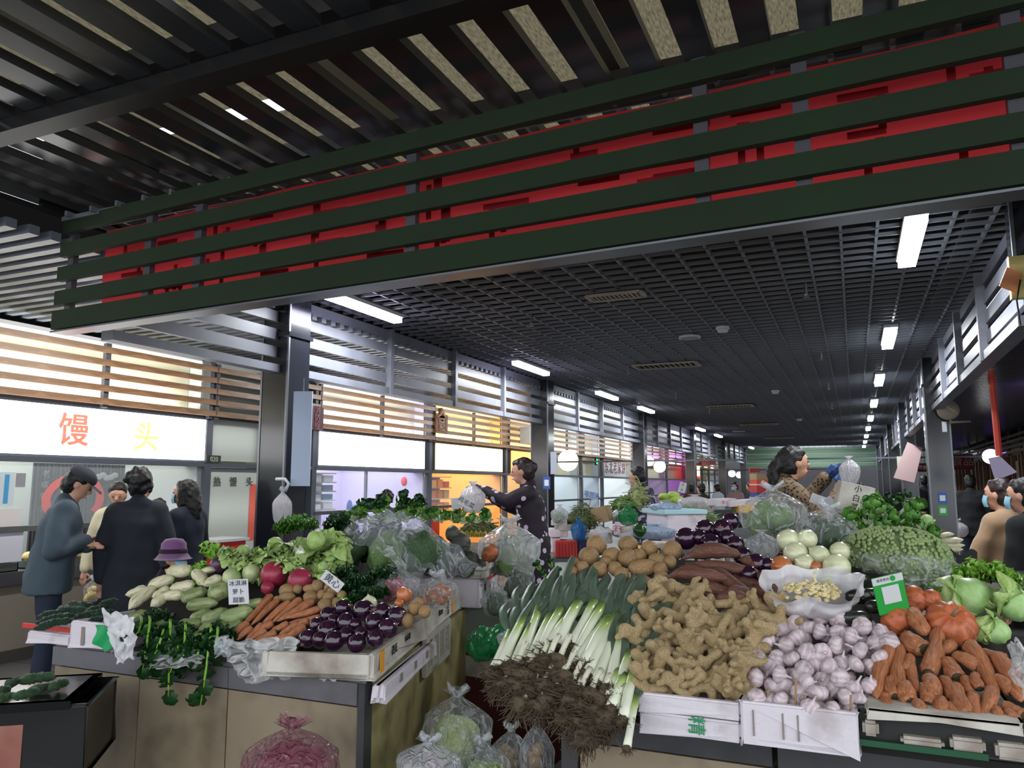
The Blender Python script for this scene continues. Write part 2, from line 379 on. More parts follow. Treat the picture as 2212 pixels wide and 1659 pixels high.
def cloth(name, col, k=.5):
    m = bpy.data.materials.new(name); m.use_nodes = True; N = m.node_tree.nodes; L = m.node_tree.links; p = N['Principled BSDF']; p.inputs['Base Color'].default_value = (*lin(col), 1); p.inputs['Roughness'].default_value = .7
    t = N.new('ShaderNodeBsdfTranslucent'); t.inputs[0].default_value = (*lin(col), 1); mx = N.new('ShaderNodeMixShader'); mx.inputs[0].default_value = k
    L.new(p.outputs[0], mx.inputs[1]); L.new(t.outputs[0], mx.inputs[2]); L.new(mx.outputs[0], N['Material Output'].inputs[0]); return m
def wav(u, v): x = -4.6+u*5.45; return (x, yb(x)+.17+.010*math.sin(x*7)+.006*math.sin(v*9), ZB+.07+v*.64)
part('cloth', MB().grid(wav, 90, 4), cloth('red banner', (1, .30, .33), .7), bn, smooth=True)
rg = random.Random(5); st = MB(); M_bw = cloth('banner writing', (.74, .17, .22), .6)
x = -4.3
while x < .7:
    st = MB()
    for _ in range(7):
        z = ZB+.17+rg.random()*.40; h = rg.random() < .55
        w, hh = (rg.uniform(.12, .26), .03) if h else (.03, rg.uniform(.1, .22))
        xx = x+rg.uniform(-.09, .09); st.box((xx, yb(xx)+.150, z), (w, .002, min(hh, .2)))
    part('letter', st, M_bw, bn); x += .40
# far green louvre beam and hall end
g = thing('louvre_beam', 'green louvre beam across the far end of the hall', 'beam', (-1.8, 39.6, 2.6))
for j in range(5): part('slat', MB().box2((XL, 39.55, 2.5+j*.21), (XR, 39.62, 2.5+j*.21+.13)), mat('green end slat', (.22, .36, .26), .5), g)
part('backing', MB().box2((XL, 39.7, 2.45), (XR, 39.72, 3.5)), mat('pale backing', (.5, .56, .52), .5), g)
struct('wall_end', MB().box2((-9, 47, 0), (8, 47.2, 4)), mat('end wall', (.30, .30, .32), .6))
struct('wall_left', MB().box2((-9.6, -1, 0), (-9.5, 47, 3.9)), M_white)
struct('wall_right', MB().box2((5.4, 4, 0), (5.5, 47, 3.9)), mat('right wall', (.6, .56, .52), .6))
# lamps
area('end_fill', (-1.8, 37.5, 3.2), 3, 160, (.93, 1, .97), rot=(rad(60), 0, 0))  # added fill brightening the far green beam, no fixture here
M_tube = glow('lamp tube', (.93, .97, 1), 12); M_tubev = glow('lamp tube violet', (.90, .88, 1), 11)
def lamp(x, y, lab, tm=M_tube, L=1.15, w=.11):
    t = thing('ceiling_lamp', lab, 'ceiling lamp', (x, y, ZC-.08), 'fluorescent ceiling lamps')
    part('housing', MB().box2((x-w/2-.01, y-L/2-.02, ZC-.035), (x+w/2+.01, y+L/2+.02, ZC)), M_white, t)
    d = MB().box2((x-w/2, y-L/2, ZC-.09), (x+w/2, y+L/2, ZC-.036)); part('diffuser', d, tm, t)
    area('lamp_light', (x, y, ZC-.11), w, 55, (.93, .97, 1), sy=L)
for i in range(9): lamp(.455, 5.95+3.95*i, f'lit fluorescent lamp, {ordn(i)} along the ceiling row by the side aisle', w=.12)
for i, y in enumerate((6.1, 10.35, 14.15, 17.2, 24., 27.4, 36.8)): lamp(-4.26, y, f'lit fluorescent lamp, {ordn(i)} along the ceiling row by the shops', M_tubev if i in (0, 1, 4, 5) else M_tube, 1.2, .10)
# smoke detectors, sprinklers, vents
for i, (px, py) in enumerate(((1561, 712), (1675, 847), (1727, 907))):
    p = at_z(px, py, ZC-.03); t = thing('smoke_detector', f'white smoke detector, {ordn(i)} along the grid ceiling', 'smoke detector', p)
    part('base', MB().lathe([(.075, 0), (.075, .03)], 16, c=p), M_white, t); part('dome', MB().lathe([(.03, -.035), (.055, -.03), (.06, 0)], 16, c=p), M_white, t, True)
for i, (px, py, r) in enumerate(((1490, 729, .13), (1596, 932, .2))):
    p = at_z(px, py, ZC-.02); t = thing('ceiling_speaker', f'flat round white ceiling disc, {ordn(i)} along', 'ceiling speaker', p)
    part('rim', MB().lathe([(r, -.01), (r, .01)], 24, c=p), M_white, t); part('grille', MB().lathe([(r*.8, -.016), (r*.8, -.008)], 24, c=p), mat('grille grey', (.6, .6, .6), .6), t)
for i, (px, py) in enumerate(((1742, 640), (1775, 776), (1790, 840), (1797, 882), (1803, 912), (1148, 703), (1358, 806), (1461, 858), (1533, 892))):
    p = at_z(px, py, ZC-.09); t = thing('sprinkler', f'small sprinkler head under the grid ceiling, {ordn(i)} of nine', 'sprinkler', p)
    part('pipe', MB().lathe([(.012, 0), (.012, .12)], 8, c=p), M_steel, t); part('head', MB().lathe([(.03, -.012), (.03, -.004), (.012, 0), (.018, .02)], 10, c=p), M_steel, t)
for i, (px, py, w, l) in enumerate(((1440, 790, .9, .42), (1577, 878, .95, .42), (1640, 917, 1., .42), (1682, 946, 1., .42), (1330, 640, .5, .2))):
    p = at_z(px, py, ZC-.03); t = thing('ceiling_vent', f'pale slatted ceiling vent, {ordn(i)} of five', 'ceiling vent', p)
    part('frame', MB().box(p+V((0, l/2, 0)), (w, .04, .02)).box(p-V((0, l/2, 0)), (w, .04, .02)).box(p+V((w/2, 0, 0)), (.04, l, .02)).box(p-V((w/2, 0, 0)), (.04, l, .02)), mat('vent cream', (.66, .62, .55), .5), t)
    part('backing', MB().box(p+V((0, 0, .015)), (w, l, .01)), M_dark, t)
    for k in range(12): part('slat', MB().box(p+V((-w/2+w*(k+.5)/12, 0, .004)), (.04, l-.05, .012), (0, .5, 0)), MC['vent cream'], t)
# ================= SHOP FRONTS
def ysl(px): return at_x(px, 1048, XSL).y
ZG0, ZG1, ZS0, ZS1, ZW1 = .95, 1.82, 1.88, 2.40, 3.06
M_glass = mat('shop glass', (.9, .95, .97), .03, alpha=.12)
M_frost = mat('frosted panel', (.80, .83, .80), .45)
M_wht = glow('sign white', (1, 1, 1), 3.2)
M_ora = glow('sign orange', (1, .66, .30), 2.2); M_yel = glow('sign cream', (1, .90, .66), 3.0)
M_red = mat('red paint', (.80, .16, .14), .5); M_ink = mat('black ink', (.06, .06, .07), .7)
def bay(i, ya, yb_, wall, lightc, power, depth=1.9, sill=True):
    """one shop unit: floor-standing walls, glazing and frames"""
    n = ordn(i); power *= 1.25; xb = XSL-depth
    w = struct('wall_shop', MB().box2((xb-.05, ya, 0), (xb, yb_, 3.3)), mat('shop wall %d' % i, wall, .6))
    part('side_wall', MB().box2((xb, ya-.03, 0), (XSL-.1, ya+.03, 3.3)), MC['shop wall %d' % max(0, i-1)], w)
    part('shop_ceiling', MB().box2((xb, ya, 3.12), (XSL-.1, yb_, 3.16)), M_white, w)
    part('upper_panel', MB().box2((XSL-.32, ya+.04, 1.86), (XSL-.30, yb_-.04, 3.1)), M_cream, w)
    area('panel_light', (XSL-.12, (ya+yb_)/2, 2.46), .12, power*.32*(yb_-ya)/2.5, lightc, rot=(rad(180), rad(-12), 0), sy=(yb_-ya)*.9)  # added light washing up the cream panel above the sign
    area('shop_light', (XSL-1., (ya+yb_)/2, 2.5), 1.1, power, lightc, sy=max(.4, (yb_-ya)*.8))
    win = thing('window_%d' % (i+1), f'glazed shop front, {n} unit of the row behind the louvres', 'shop window', (XSL, (ya+yb_)/2, ZG0)); win['kind'] = 'structure'
    part('mullion', MB().box2((XSL-.05, ya-.05, 0), (XSL+.05, ya+.05, 3.12)), M_mull, win)
    part('transom', MB().box2((XSL-.04, ya, ZG1), (XSL+.05, yb_, ZS0-.01)), M_mull, win)
    part('transom', MB().box2((XSL-.03, ya, ZS1+.01), (XSL+.03, yb_, ZS1+.05)), M_mull, win)
    if sill:
        part('sill', MB().box2((XSL-.04, ya, 1.17), (XSL+.05, yb_, 1.22)), M_steel, win)
        part('pane', MB().box2((XSL-.006, ya+.05, 1.22), (XSL+.002, yb_-.05, ZG1)), M_glass, win)
    return win
def woodband(i, ya, yb_):
    c = thing('wood_louvre_panel', f'brown wood louvre panel, {ordn(i)} over the shop fronts', 'louvre panel', (XSL+.12, (ya+yb_)/2, ZS1+.05), 'wood louvre panels over the shops')
    for k in range(5): part('slat', MB().box2((XSL+.10, ya+.01, ZS1+.03+k*.135), (XSL+.14, yb_-.01, ZS1+.03+k*.135+.065)), M_wood, c)
    m = max(1, int((yb_-ya)/1.3))
    for k in range(m+1): 
        y = ya+.05+(yb_-ya-.1)*k/m; part('post', MB().box2((XSL+.05, y-.03, ZS1), (XSL+.10, y+.03, ZW1+.02)), M_mull, c)
def lightbox(ya, yb_, m, lab, z0=ZS0, z1=ZS1, x=XSL+.02, frame=M_mull, d=.12, cat='sign'):
    t = thing('light_box_sign', lab, cat, (x, (ya+yb_)/2, z0), 'light box signs over the shops')
    part('casing', MB().box2((x-d, ya, z0-.01), (x, yb_, z1+.01)), frame, t)
    part('face', MB().box2((x+.001, ya+.03, z0+.015), (x+.016, yb_-.02, z1-.015)), m, t)
    return t
def wletter(body, size, m, root, p, bold=.0):       # lettering facing +X, reading along +Y
    return letters(body, size, m, root, V(p)-V(root.location), (0, 1, 0), (0, 0, 1), bold=bold)
Yb = [1.2, ysl(441), ysl(572), ysl(672), ysl(925), ysl(1090), ysl(1180), ysl(1255), ysl(1300), ysl(1368), ysl(1440), ysl(1488), 40.5, 42.5, 44.5, 46.8]
specs = [((.80, .84, .84), (1, .98, .92), 60), ((.85, .84, .80), (1, .98, .9), 12), ((.84, .86, .94), (.9, .9, 1), 6), ((.86, .84, .94), (.88, .85, 1), 45), ((.95, .78, .55), (1, .62, .30), 70),
         ((.9, .8, .6), (1, .75, .45), 30), ((.75, .80, .85), (.9, .97, 1), 40), ((.7, .74, .78), (.9, .95, 1), 25), ((.85, .88, .90), (1, 1, 1), 50), ((.6, .5, .62), (.75, .55, 1), 40), ((.55, .35, .6), (.8, .5, 1), 60), ((.7, .68, .65), (1, .9, .8), 40), ((.7, .68, .6), (1, .95, .85), 30), ((.7, .72, .75), (.9, .95, 1), 40), ((.6, .62, .68), (.85, .9, 1), 60)]
for i, (w, lc, pw) in enumerate(specs): bay(i, Yb[i], Yb[i+1], w, lc, pw, sill=(i not in (1, 2)))
for i in range(15): 
    if i != 2: woodband(i, Yb[i], Yb[i+1])
woodband(2, Yb[2], Yb[3])
# first shop: steamed buns
s1 = lightbox(1.3, ysl(436), M_wht, 'blown-out white light box sign reading 馒头 in red and yellow')
p = at_x(160, 935, XSL+.05); wletter('馒', .34, glow('letter red', (1, .42, .34), .95), s1, (XSL+.045, p.y, 2.13), .005)
p = at_x(317, 943, XSL+.05); wletter('头', .34, glow('letter orange', (1, .74, .48), 1.), s1, (XSL+.045, p.y, 2.11), .006)
mb_ = thing('mural_panel', 'dark corrugated mural with a red brush ring and white cloud behind the bun counter', 'mural', (XSL-1.2, 4.6, .6))
ya, yc = at_x(68, 1048, XSL-1.2).y, at_x(268, 1048, XSL-1.2).y
part('board', MB().grid(lambda u, v: (XSL-1.2+.012*math.sin(u*160), ya+(yc-ya)*u, .5+1.35*v), 120, 1), mat('mural slate', (.27, .27, .31), .35), mb_)
def ring(m, r0, r1, c, a0, a1, sq=1.):
    n = 40
    return MB().grid(lambda u, v: (m, c[0]+(r0+(r1-r0)*v)*(1+.08*math.sin(9*u))*math.cos(a0+(a1-a0)*u), c[1]+sq*(r0+(r1-r0)*v)*(1+.05*math.sin(7*u))*math.sin(a0+(a1-a0)*u)), n, 1)
c0 = at_x(160, 1078, XSL-1.17)
part('brush_ring', ring(XSL-1.17, .27, .37, (c0.y, c0.z), -.6, 3.9, .85), mat('mural red', (.88, .25, .24), .6), mb_)
part('pot', MB().grid(lambda u, v: (XSL-1.16, c0.y-.05+(.04+.1*v)*math.cos(PI*u*.8+.8)*1., c0.z-.2+.3*v+.0*u), 12, 6), mat('mural cream', (.75, .73, .66), .6), mb_)
c1 = at_x(232, 1030, XSL-1.16); cl = MB()
for k in range(5): cl.sph((XSL-1.165, c1.y+(k-2)*.055, c1.z+.02*math.sin(k*2)), (.006, .05, .035))
part('cloud', cl, mat('mural grey', (.66, .68, .70), .6), mb_)
for k in range(4): letters('老味馒头'[k], .09, mat('mural text', (.5, .52, .56), .6), mb_, V((XSL-1.175, ya+.14, 1.72-.125*k))-V(mb_.location), (0, 1, 0), (0, 0, 1))
letters('前厨打', .085, mat('mural white', (.8, .8, .82), .6), mb_, V((XSL-1.17, ya+.95, 1.02))-V(mb_.location), (0, 1, 0), (0, 0, 1))
for k in range(2): part('swirl', ring(XSL-1.168, .12+.06*k, .135+.06*k, (ya+.95, .86), .3, 5.4, .45), mat('mural gold', (.62, .42, .28), .5), mb_)
# posters on left wall of first shop
def poster(px0, py0, px1, py1, x, col, lab, body='', bc=None, hdr=None):
    a = at_x(px0, py0, x); b = at_x(px1, py1, x); t = thing('poster', lab, 'poster', (x, (a.y+b.y)/2, b.z))
    part('sheet', MB().box2((x-.004, a.y, b.z), (x, b.y, a.z)), mat('sheet '+str(col), col, .6), t)
    if hdr: part('band', MB().box2((x+.001, a.y+(b.y-a.y)*.3, b.z+.02), (x+.003, a.y+(b.y-a.y)*.6, a.z-.02)), mat('band '+str(hdr), hdr, .6), t)
    if body:
        n = len(body); h = (a.z-b.z)/max(n, 1)
        for k, ch in enumerate(body): wletter(ch, min(h*.8, (b.y-a.y)*.5), mat('ink '+str(bc), bc or (.1, .1, .1), .6), t, (x+.004, (a.y+b.y)/2, a.z-h*(k+.5)))
    return t
poster(2, 1020, 28, 1092, XSL+.012, (.78, .82, .84), 'white permit sheet with a blue vertical band on the bun shop glass', hdr=(.25, .60, .80))
poster(0, 1100, 44, 1140, XSL+.014, (.82, .80, .79), 'pale licence sheet with a red dot on the bun shop glass')
poster(0, 1145, 46, 1212, XSL+.015, (.80, .81, .86), 'pale printed notice below the window sill of the bun shop')
poster(36, 1022, 54, 1052, XSL+.013, (.55, .56, .58), 'small grey notice beside the permit sheet')
# counter of first shop with trays and buns
yc0, yc1 = 1.6, ysl(440)
ct = thing('bun_counter', 'long bun shop counter with steel edge and beige base', 'counter', (XSL+.15, (yc0+yc1)/2, 0))
part('base', MB().box2((XSL-.35, yc0, 0), (XSL+.12, yc1, .76)), mat('counter beige', (.52, .49, .44), .6), ct)
part('top', MB().box2((XSL-.55, yc0, .76), (XSL+.16, yc1, .80)), M_steel, ct); part('edge', MB().box2((XSL+.16, yc0, .70), (XSL+.18, yc1, .82)), M_steel, ct)
part('kick', MB().box2((XSL+.12, yc0, 0), (XSL+.135, yc1, .12)), mat('kick dark', (.25, .24, .22), .6), ct)
M_bun = mat('steamed bun', (.93, .80, .45), .6, col2=(.95, .88, .62), scale=6, rnd=.06, bump=.2, bscale=14)
bunm = MB().lathe([(.0, 0), (.055, .004), (.068, .03), (.055, .058), (.03, .072), (0, .076)], 14).mesh('bun', M_bun, True)
rg = random.Random(3); bid = 0
for ti, (px, py, w, l) in enumerate(((70, 1215, .40, .62), (25, 1238, .34, .5), (200, 1212, .34, .45), (245, 1222, .34, .45))):
    p = at_z(px, py, .82); p.x = XSL-.16-.04*ti; t = thing('steamer_tray', 'steel food tray on the bun counter, %s from the left' % ordn([1, 0, 2, 3][ti]), 'tray', (p.x, p.y, .80), 'steel trays on the bun counter')
    part('pan', MB().box2((p.x-w/2, p.y-l/2, .80), (p.x+w/2, p.y+l/2, .81)), M_steel, t)
    for a, b in (((p.x-w/2, p.y-l/2), (p.x+w/2, p.y-l/2+.01)), ((p.x-w/2, p.y+l/2-.01), (p.x+w/2, p.y+l/2)), ((p.x-w/2, p.y-l/2), (p.x-w/2+.01, p.y+l/2)), ((p.x+w/2-.01, p.y-l/2), (p.x+w/2, p.y+l/2))): part('side', MB().box2((*a, .80), (*b, .88)), M_steel, t)
    n = [9, 8, 5, 2][ti]
    for k in range(n):
        q = V((p.x+rg.uniform(-.1, .1), p.y+(k/(n-1 or 1)-.5)*(l-.16), .85+.05*rg.random())); o = link('bun', bunm, None, M=TRS(q, Euler((rg.uniform(-.3, .3), rg.uniform(-.3, .3), 0)).to_matrix(), rg.uniform(.9, 1.15)))
        tag(o, f'yellow steamed bun, {ordn(k)} in the {ordn([1,0,2,3][ti])} steel tray from the left', 'bun', 'buns in the steel trays'); bid += 1
# second panel: 020 plate, hot buns board
pl = thing('number_plate', 'small dark plate reading 020 over the white board', 'sign', at_x(461, 992, XSL+.06))
a, b = at_x(446, 983, XSL+.06), at_x(476, 1000, XSL+.06)
part('plate', MB().box2((XSL+.05, a.y, b.z), (XSL+.065, b.y, a.z)), mat('plate green black', (.16, .20, .17), .5), pl); wletter('020', .085, mat('plate pale', (.72, .74, .66), .5), pl, (XSL+.072, (a.y+b.y)/2, (a.z+b.z)/2-.005))
a, b = at_x(445, 1018, XSL), at_x(566, 1200, XSL)
bd = thing('menu_board', 'white sliding board reading 热馒头 with a red strip at its edge', 'board', (XSL, (a.y+b.y)/2, .6))
part('board', MB().box2((XSL-.03, a.y, .55), (XSL, b.y, a.z)), M_frost, bd); part('top_rail', MB().box2((XSL-.04, a.y, a.z), (XSL+.01, b.y, a.z+.05)), M_steel, bd)
for ch, px in (('热', 468), ('馒', 503), ('头', 538)): p = at_x(px, 1042, XSL); wletter(ch, .125, mat('grey ink', (.36, .37, .37), .6), bd, (XSL+.008, p.y, p.z), .001)
a2, b2 = at_x(540, 1046, XSL), at_x(557, 1165, XSL); part('red_strip', MB().box2((XSL+.002, a2.y, b2.z), (XSL+.008, b2.y, a2.z)), mat('strip red', (.93, .42, .34), .6), bd)
struct('wall_frosted', MB().box2((XSL-.10, Yb[1], 1.9), (XSL-.06, Yb[3], 3.1)), M_frost)
struct('wall_frosted', MB().box2((XSL-.10, Yb[2]-.02, 0), (XSL-.06, Yb[3], 1.9)), mat('side pier', (.30, .32, .38), .5))
tb = thing('red_table', 'white-topped red stall table at the foot of the white board', 'table', (XSL+.4, at_x(480, 1160, XSL+.4).y, 0))
a, b = at_x(442, 1160, XSL+.4), at_x(503, 1160, XSL+.4)
part('body', MB().box2((XSL+.22, a.y, 0), (XSL+.6, b.y, .96)), M_red, tb); part('table_top', MB().box2((XSL+.21, a.y-.03, .96), (XSL+.63, b.y+.03, .99)), M_white, tb)
# second shop etc.: signs
lightbox(ysl(681), ysl(914), M_wht, 'blank glaring white light box sign beyond the first column')
fs_ = thing('fire_hydrant_sign', 'dark red vertical sign reading 消防栓 beside the first column', 'sign', (XSL+.14, at_x(684, 900, XSL+.14).y, at_x(684, 930, XSL+.14).z))
a, b = at_x(671, 876, XSL+.2), at_x(698, 930, XSL+.2)
part('plate', MB().box2((XSL+.17, a.y, b.z), (XSL+.2, b.y, a.z)), mat('hydrant red', (.32, .10, .18), .5), fs_)
for k, ch in enumerate('消防栓'): wletter(ch, .12, mat('hydrant letter', (.66, .42, .52), .5), fs_, (XSL+.206, (a.y+b.y)/2, a.z-(a.z-b.z)*(k+.5)/3))
lightbox(ysl(936), ysl(1083), M_yel, 'cream white light box sign with orange glow above the noodle shop')
lightbox(ysl(1101), ysl(1174), M_ora, 'orange yellow light box sign beside the second column')
fd = thing('character_sign', 'brown cut-out sign of the character 食 on the wood louvres', 'sign', at_x(957, 930, XSL+.2))
a, b = at_x(945, 887, XSL+.2), at_x(969, 938, XSL+.2)
part('outline', MB().box2((XSL+.15, a.y, b.z), (XSL+.18, b.y, a.z-.05)).box((XSL+.165, (a.y+b.y)/2, a.z-.06), (.03, .19, .19), (rad(45), 0, 0)), mat('sign brown', (.55, .36, .26), .5), fd); wletter('食', .42, mat('sign tan', (.80, .60, .44), .5), fd, (XSL+.185, (a.y+b.y)/2, (a.z+b.z)/2-.0), .004)
# air conditioner box
a, b = at_x(1136, 922, XSL+.3), at_x(1170, 962, XSL+.3); ac_ = thing('air_conditioner', 'white louvred air conditioner unit hung on the wood louvres', 'air conditioner', (XSL+.3, (a.y+b.y)/2, b.z))
part('case', MB().box2((XSL+.15, a.y, b.z), (XSL+.4, b.y, a.z)), M_white, ac_)
for k in range(6): part('slat', MB().box2((XSL+.4, a.y+.05, b.z+.04+k*(a.z-b.z-.08)/6), (XSL+.415, b.y-.05, b.z+.06+k*(a.z-b.z-.08)/6)), M_grey, ac_)
# shelves etc. inside second and third shops
def shelfunit(px0, px1, py0, py1, xo, cols, lab, n=4):
    a, b = at_x(px0, py0, XSL-xo), at_x(px1, py1, XSL-xo); t = thing('shelf_unit', lab, 'shelf', (XSL-xo, (a.y+b.y)/2, b.z))
    part('back', MB().box2((XSL-xo-.3, a.y, 0), (XSL-xo-.28, b.y, a.z)), mat('shelfback '+str(cols[0]), cols[0], .6), t)
    for k in range(n+1):
        z = b.z+(a.z-b.z)*k/n; part('shelf', MB().box2((XSL-xo-.3, a.y, z-.01), (XSL-xo, b.y, z+.01)), M_white if k % 2 else mat('shelf tone', (.75, .72, .70), .5), t)
    rg = random.Random(int(px0)); w = b.y-a.y
    for k in range(n):
        z = b.z+(a.z-b.z)*k/n+.012; m = max(2, int(w/.22))
        for q in range(m):
            y = a.y+w*(q+.5)/m; h = (a.z-b.z)/n*rg.uniform(.5, .8); o = solo('box', MB().box2((XSL-xo-.2, y-w/m*.38, z), (XSL-xo-.04, y+w/m*.38, z+h)), mat('goods %s' % (rg.choice(cols[1:]),), rg.choice(cols[1:]), .5), f'small {"carton" if q%2 else "packet"}, {ordn(q)} on the {ordn(k)} shelf of the {lab.split(",")[0]}', 'carton', 'goods on the ' + lab.split(',')[0])
shelfunit(676, 725, 1022, 1100, .5, ((.8, .8, .85), (.3, .5, .7), (.85, .8, .82), (.75, .3, .35), (.9, .9, .95)), 'white shelf, in the shop beyond the first column', 4)
shelfunit(934, 975, 1030, 1100, .6, ((.75, .2, .15), (.85, .2, .12), (.95, .55, .15), (.9, .75, .4), (.7, .12, .1)), 'red shelf, in the orange-lit shop', 3)
dr = thing('shop_partition', 'glazed steel partition with a white door inside the second shop', 'partition', at_z(800, 1180, 0)); ydr = at_x(800, 1048, XSL-.7).y
dr.location = (XSL-.7, ydr, 0)
for px in (790, 856, 905): y = at_x(px, 1048, XSL-.7).y; part('post', MB().box2((XSL-.72, y-.025, 0), (XSL-.68, y+.025, 1.85)), M_steel, dr)
part('glass', MB().box2((XSL-.705, at_x(792, 1048, XSL-.7).y, .8), (XSL-.70, at_x(853, 1048, XSL-.7).y, 1.85)), M_glass, dr)
part('door', MB().box2((XSL-.71, at_x(858, 1048, XSL-.7).y, 0), (XSL-.69, at_x(903, 1048, XSL-.7).y, 1.85)), M_white, dr)
lt = thing('paper_lantern', 'small red paper lantern hanging in the second shop', 'lantern', at_x(876, 1040, XSL-.5)); lt.location.z -= .12
part('globe', MB().sph(at_x(876, 1040, XSL-.5), (.085, .085, .11)), mat('lantern red', (.95, .25, .25), .5), lt, True); part('cord', MB().tube([at_x(876, 1030, XSL-.5), at_x(876, 1015, XSL-.5)], .006, 5), M_ink, lt)
for k, px in enumerate((755, 768)):
    p = at_x(px, 1098, XSL-.4); t = thing('stool_back', ('blue rounded chair back standing' if k == 0 else 'short blue bucket standing')+' inside the second shop', 'chair', p); part('back', MB().sph(p, (.05, .055, .14 if k == 0 else .07)), mat('chair blue', (.18, .32, .75), .5), t, True)
# round lit signs
def roundsign(px, py, r, lab, x=XSL+.45, m=M_wht, c2=None):
    p = at_x(px, py, x); R = r*m_per_px(p)*1.05; t = thing('round_sign', lab, 'sign', (x, p.y, p.z-R), 'round lit shop signs')
    d = (O-p); d.z = 0; q = d.to_track_quat('Z', 'Y').to_matrix().to_4x4(); q = Matrix.Rotation(rad(-90), 4, 'X')   # discs stand square to the aisle
    mb = MB().lathe([(R*.97, -.05), (R, -.04), (R, .04), (R*.97, .05)], 32); mb.xf(Matrix.Translation(p) @ q); part('drum', mb, m, t)
    part('bracket', MB().box2((XSL, p.y-.02, p.z-.02), (x-R+.02, p.y+.02, p.z+.02)), M_mull, t)
roundsign(1227, 995, 21, 'large round white lit sign just past the second column')
roundsign(1402, 996, 10, 'round white lit sign half hidden by the third column')
roundsign(1425, 1008, 12, 'round violet-white lit sign just past the third column')
roundsign(1581, 1023, 7, 'small round white lit sign far down the shop row', x=-5.5)
roundsign(1597, 1026, 6.5, 'small round white lit sign, farthest down the shop row', x=-5.5)
# text board, exit lamp, arrow sign
bd = thing('text_sign', 'pale board reading 东北老家饼 in dark red', 'sign', at_x(1330, 1012, XSL+.05))
a, b = at_x(1305, 992, XSL+.06), at_x(1351, 1030, XSL+.06); part('board', MB().box2((XSL+.03, a.y, b.z), (XSL+.06, b.y, a.z)), mat('board grey', (.80, .84, .86), .5), bd)
for k, ch in enumerate('东北老家饼'): wletter(ch, .46, mat('sign maroon', (.45, .10, .20), .5), bd, (XSL+.066, a.y+(b.y-a.y)*(k+.5)/5, (a.z+b.z)/2), .0)
ex = thing('exit_lamp', 'small green lit exit lamp among the shop windows', 'sign', at_x(1288, 997, XSL+.1)); p = at_x(1288, 997, XSL+.1)
part('box', MB().box(p, (.04, .22, .22)), M_dark, ex); part('face', MB().box(p+V((.025, 0, 0)), (.01, .14, .16)), glow('exit green', (.1, .85, .5), 1.2), ex)
p = at_x(1525, 998, XSL+.9); ar = thing('arrow_sign', 'hanging pink direction sign with a white arrow on dark purple', 'sign', p)
part('panel', MB().box(p+V((0, 0, 0)), (.9, .06, .30)), mat('sign pink', (.66, .42, .46), .5), ar); part('arrow_field', MB().box(p+V((-.33, -.035, 0)), (.24, .01, .30)), mat('sign purple', (.2, .08, .22), .5), ar)
letters('←', .26, M_white, ar, V((-.33, -.045, 0)), (1, 0, 0), (0, 0, 1)); part('rod', MB().box(p+V((-.3, 0, .5)), (.02, .02, .75)), M_steel, ar)
a, b = at_x(1488, 1000, XSL+.3), at_x(1512, 1033, XSL+.3); sg = thing('lit_sign', 'orange-edged lit sign behind the fourth column', 'sign', (XSL+.3, (a.y+b.y)/2, b.z))
part('frame', MB().box2((XSL+.2, a.y, b.z), (XSL+.30, b.y, a.z)), glow('sign red edge', (1, .25, .1), 1.0), sg); part('face', MB().box2((XSL+.301, a.y+.12, b.z+.1), (XSL+.32, b.y-.12, a.z-.1)), M_yel, sg)
M_vio = glow('violet tube', (.55, .35, 1), 3)
for px in (1410, 1460): p = at_x(px, 985, XSL+.165); solo('neon_tube', MB().box(p, (.05, 2.2, .04)), M_vio, f'violet neon tube over the purple shop, {"nearer" if px == 1410 else "farther"} one', 'neon tube')
# ================= RIGHT SHOPS
def ysr(px): return at_x(px, 1048, XSR).y
M_tan = mat('tan wall', (.66, .60, .50), .6, col2=(.60, .55, .48), scale=2)
M_wood2 = mat('door wood', (.42, .28, .18), .4, wave=(2, 5, 'X'), col2=(.34, .22, .14))
YR = [12.5, 15, 17.6, 20.3, 23.5, 27, 31, 36, 42]
for i in range(len(YR)-1):
    ya, y2 = YR[i], YR[i+1]; w = struct('wall_side', MB().box2((XSR+.1, ya, 0), (XSR+.15, y2, 2.6)), M_tan)
    t = thing('wood_louvre_panel', f'dark wood louvre panel, {ordn(i)} along the side aisle', 'louvre panel', (XSR, (ya+y2)/2, 2.35), 'wood louvre panels of the side aisle')
    for k in range(4): part('slat', MB().box2((XSR-.06, ya+.02, 2.4+k*.13), (XSR-.02, y2-.02, 2.465+k*.13)), mat('dark wood slat', (.30, .22, .20), .35), t)
    for k in range(3): y = ya+.1+(y2-ya-.2)*k/2; part('post', MB().box2((XSR-.02, y-.03, 2.35), (XSR+.02, y+.03, 3.0)), M_black, t)
    part('led_strip', MB().box2((XSR-.075, ya+.02, 2.44), (XSR-.062, y2-.02, 2.452)), M_vio if i % 2 == 0 else M_wood2, t)
    for k in range(2):
        y = ya+(y2-ya)*(.3+.4*k); d = thing('door_frame', f'brown wood door frame, {ordn(i*2+k)} along the side aisle', 'door frame', (XSR, y, 0), 'brown door frames of the side aisle')
        for s in (-1, 1): part('jamb', MB().box2((XSR-.06, y+s*.45-.06, 0), (XSR+.1, y+s*.45+.06, 2.35)), M_wood2, d)
        part('leaf', MB().box2((XSR+.02, y-.38, 0), (XSR+.06, y+.38, 2.2)), M_tan if k else mat('grey door', (.45, .44, .46), .4), d)
roundsign(2140, 986, 15, 'round white lit sign hanging in the side aisle', x=2.6)
roundsign(2014, 1012, 8, 'round blue and white lit sign far along the side aisle', x=2.9, m=glow('sign blue white', (.55, .8, 1), 1.6))
area('aisle_violet', (2.6, 12.2, 2.7), .5, 30, (.55, .35, 1), rot=(PI, 0, 0))
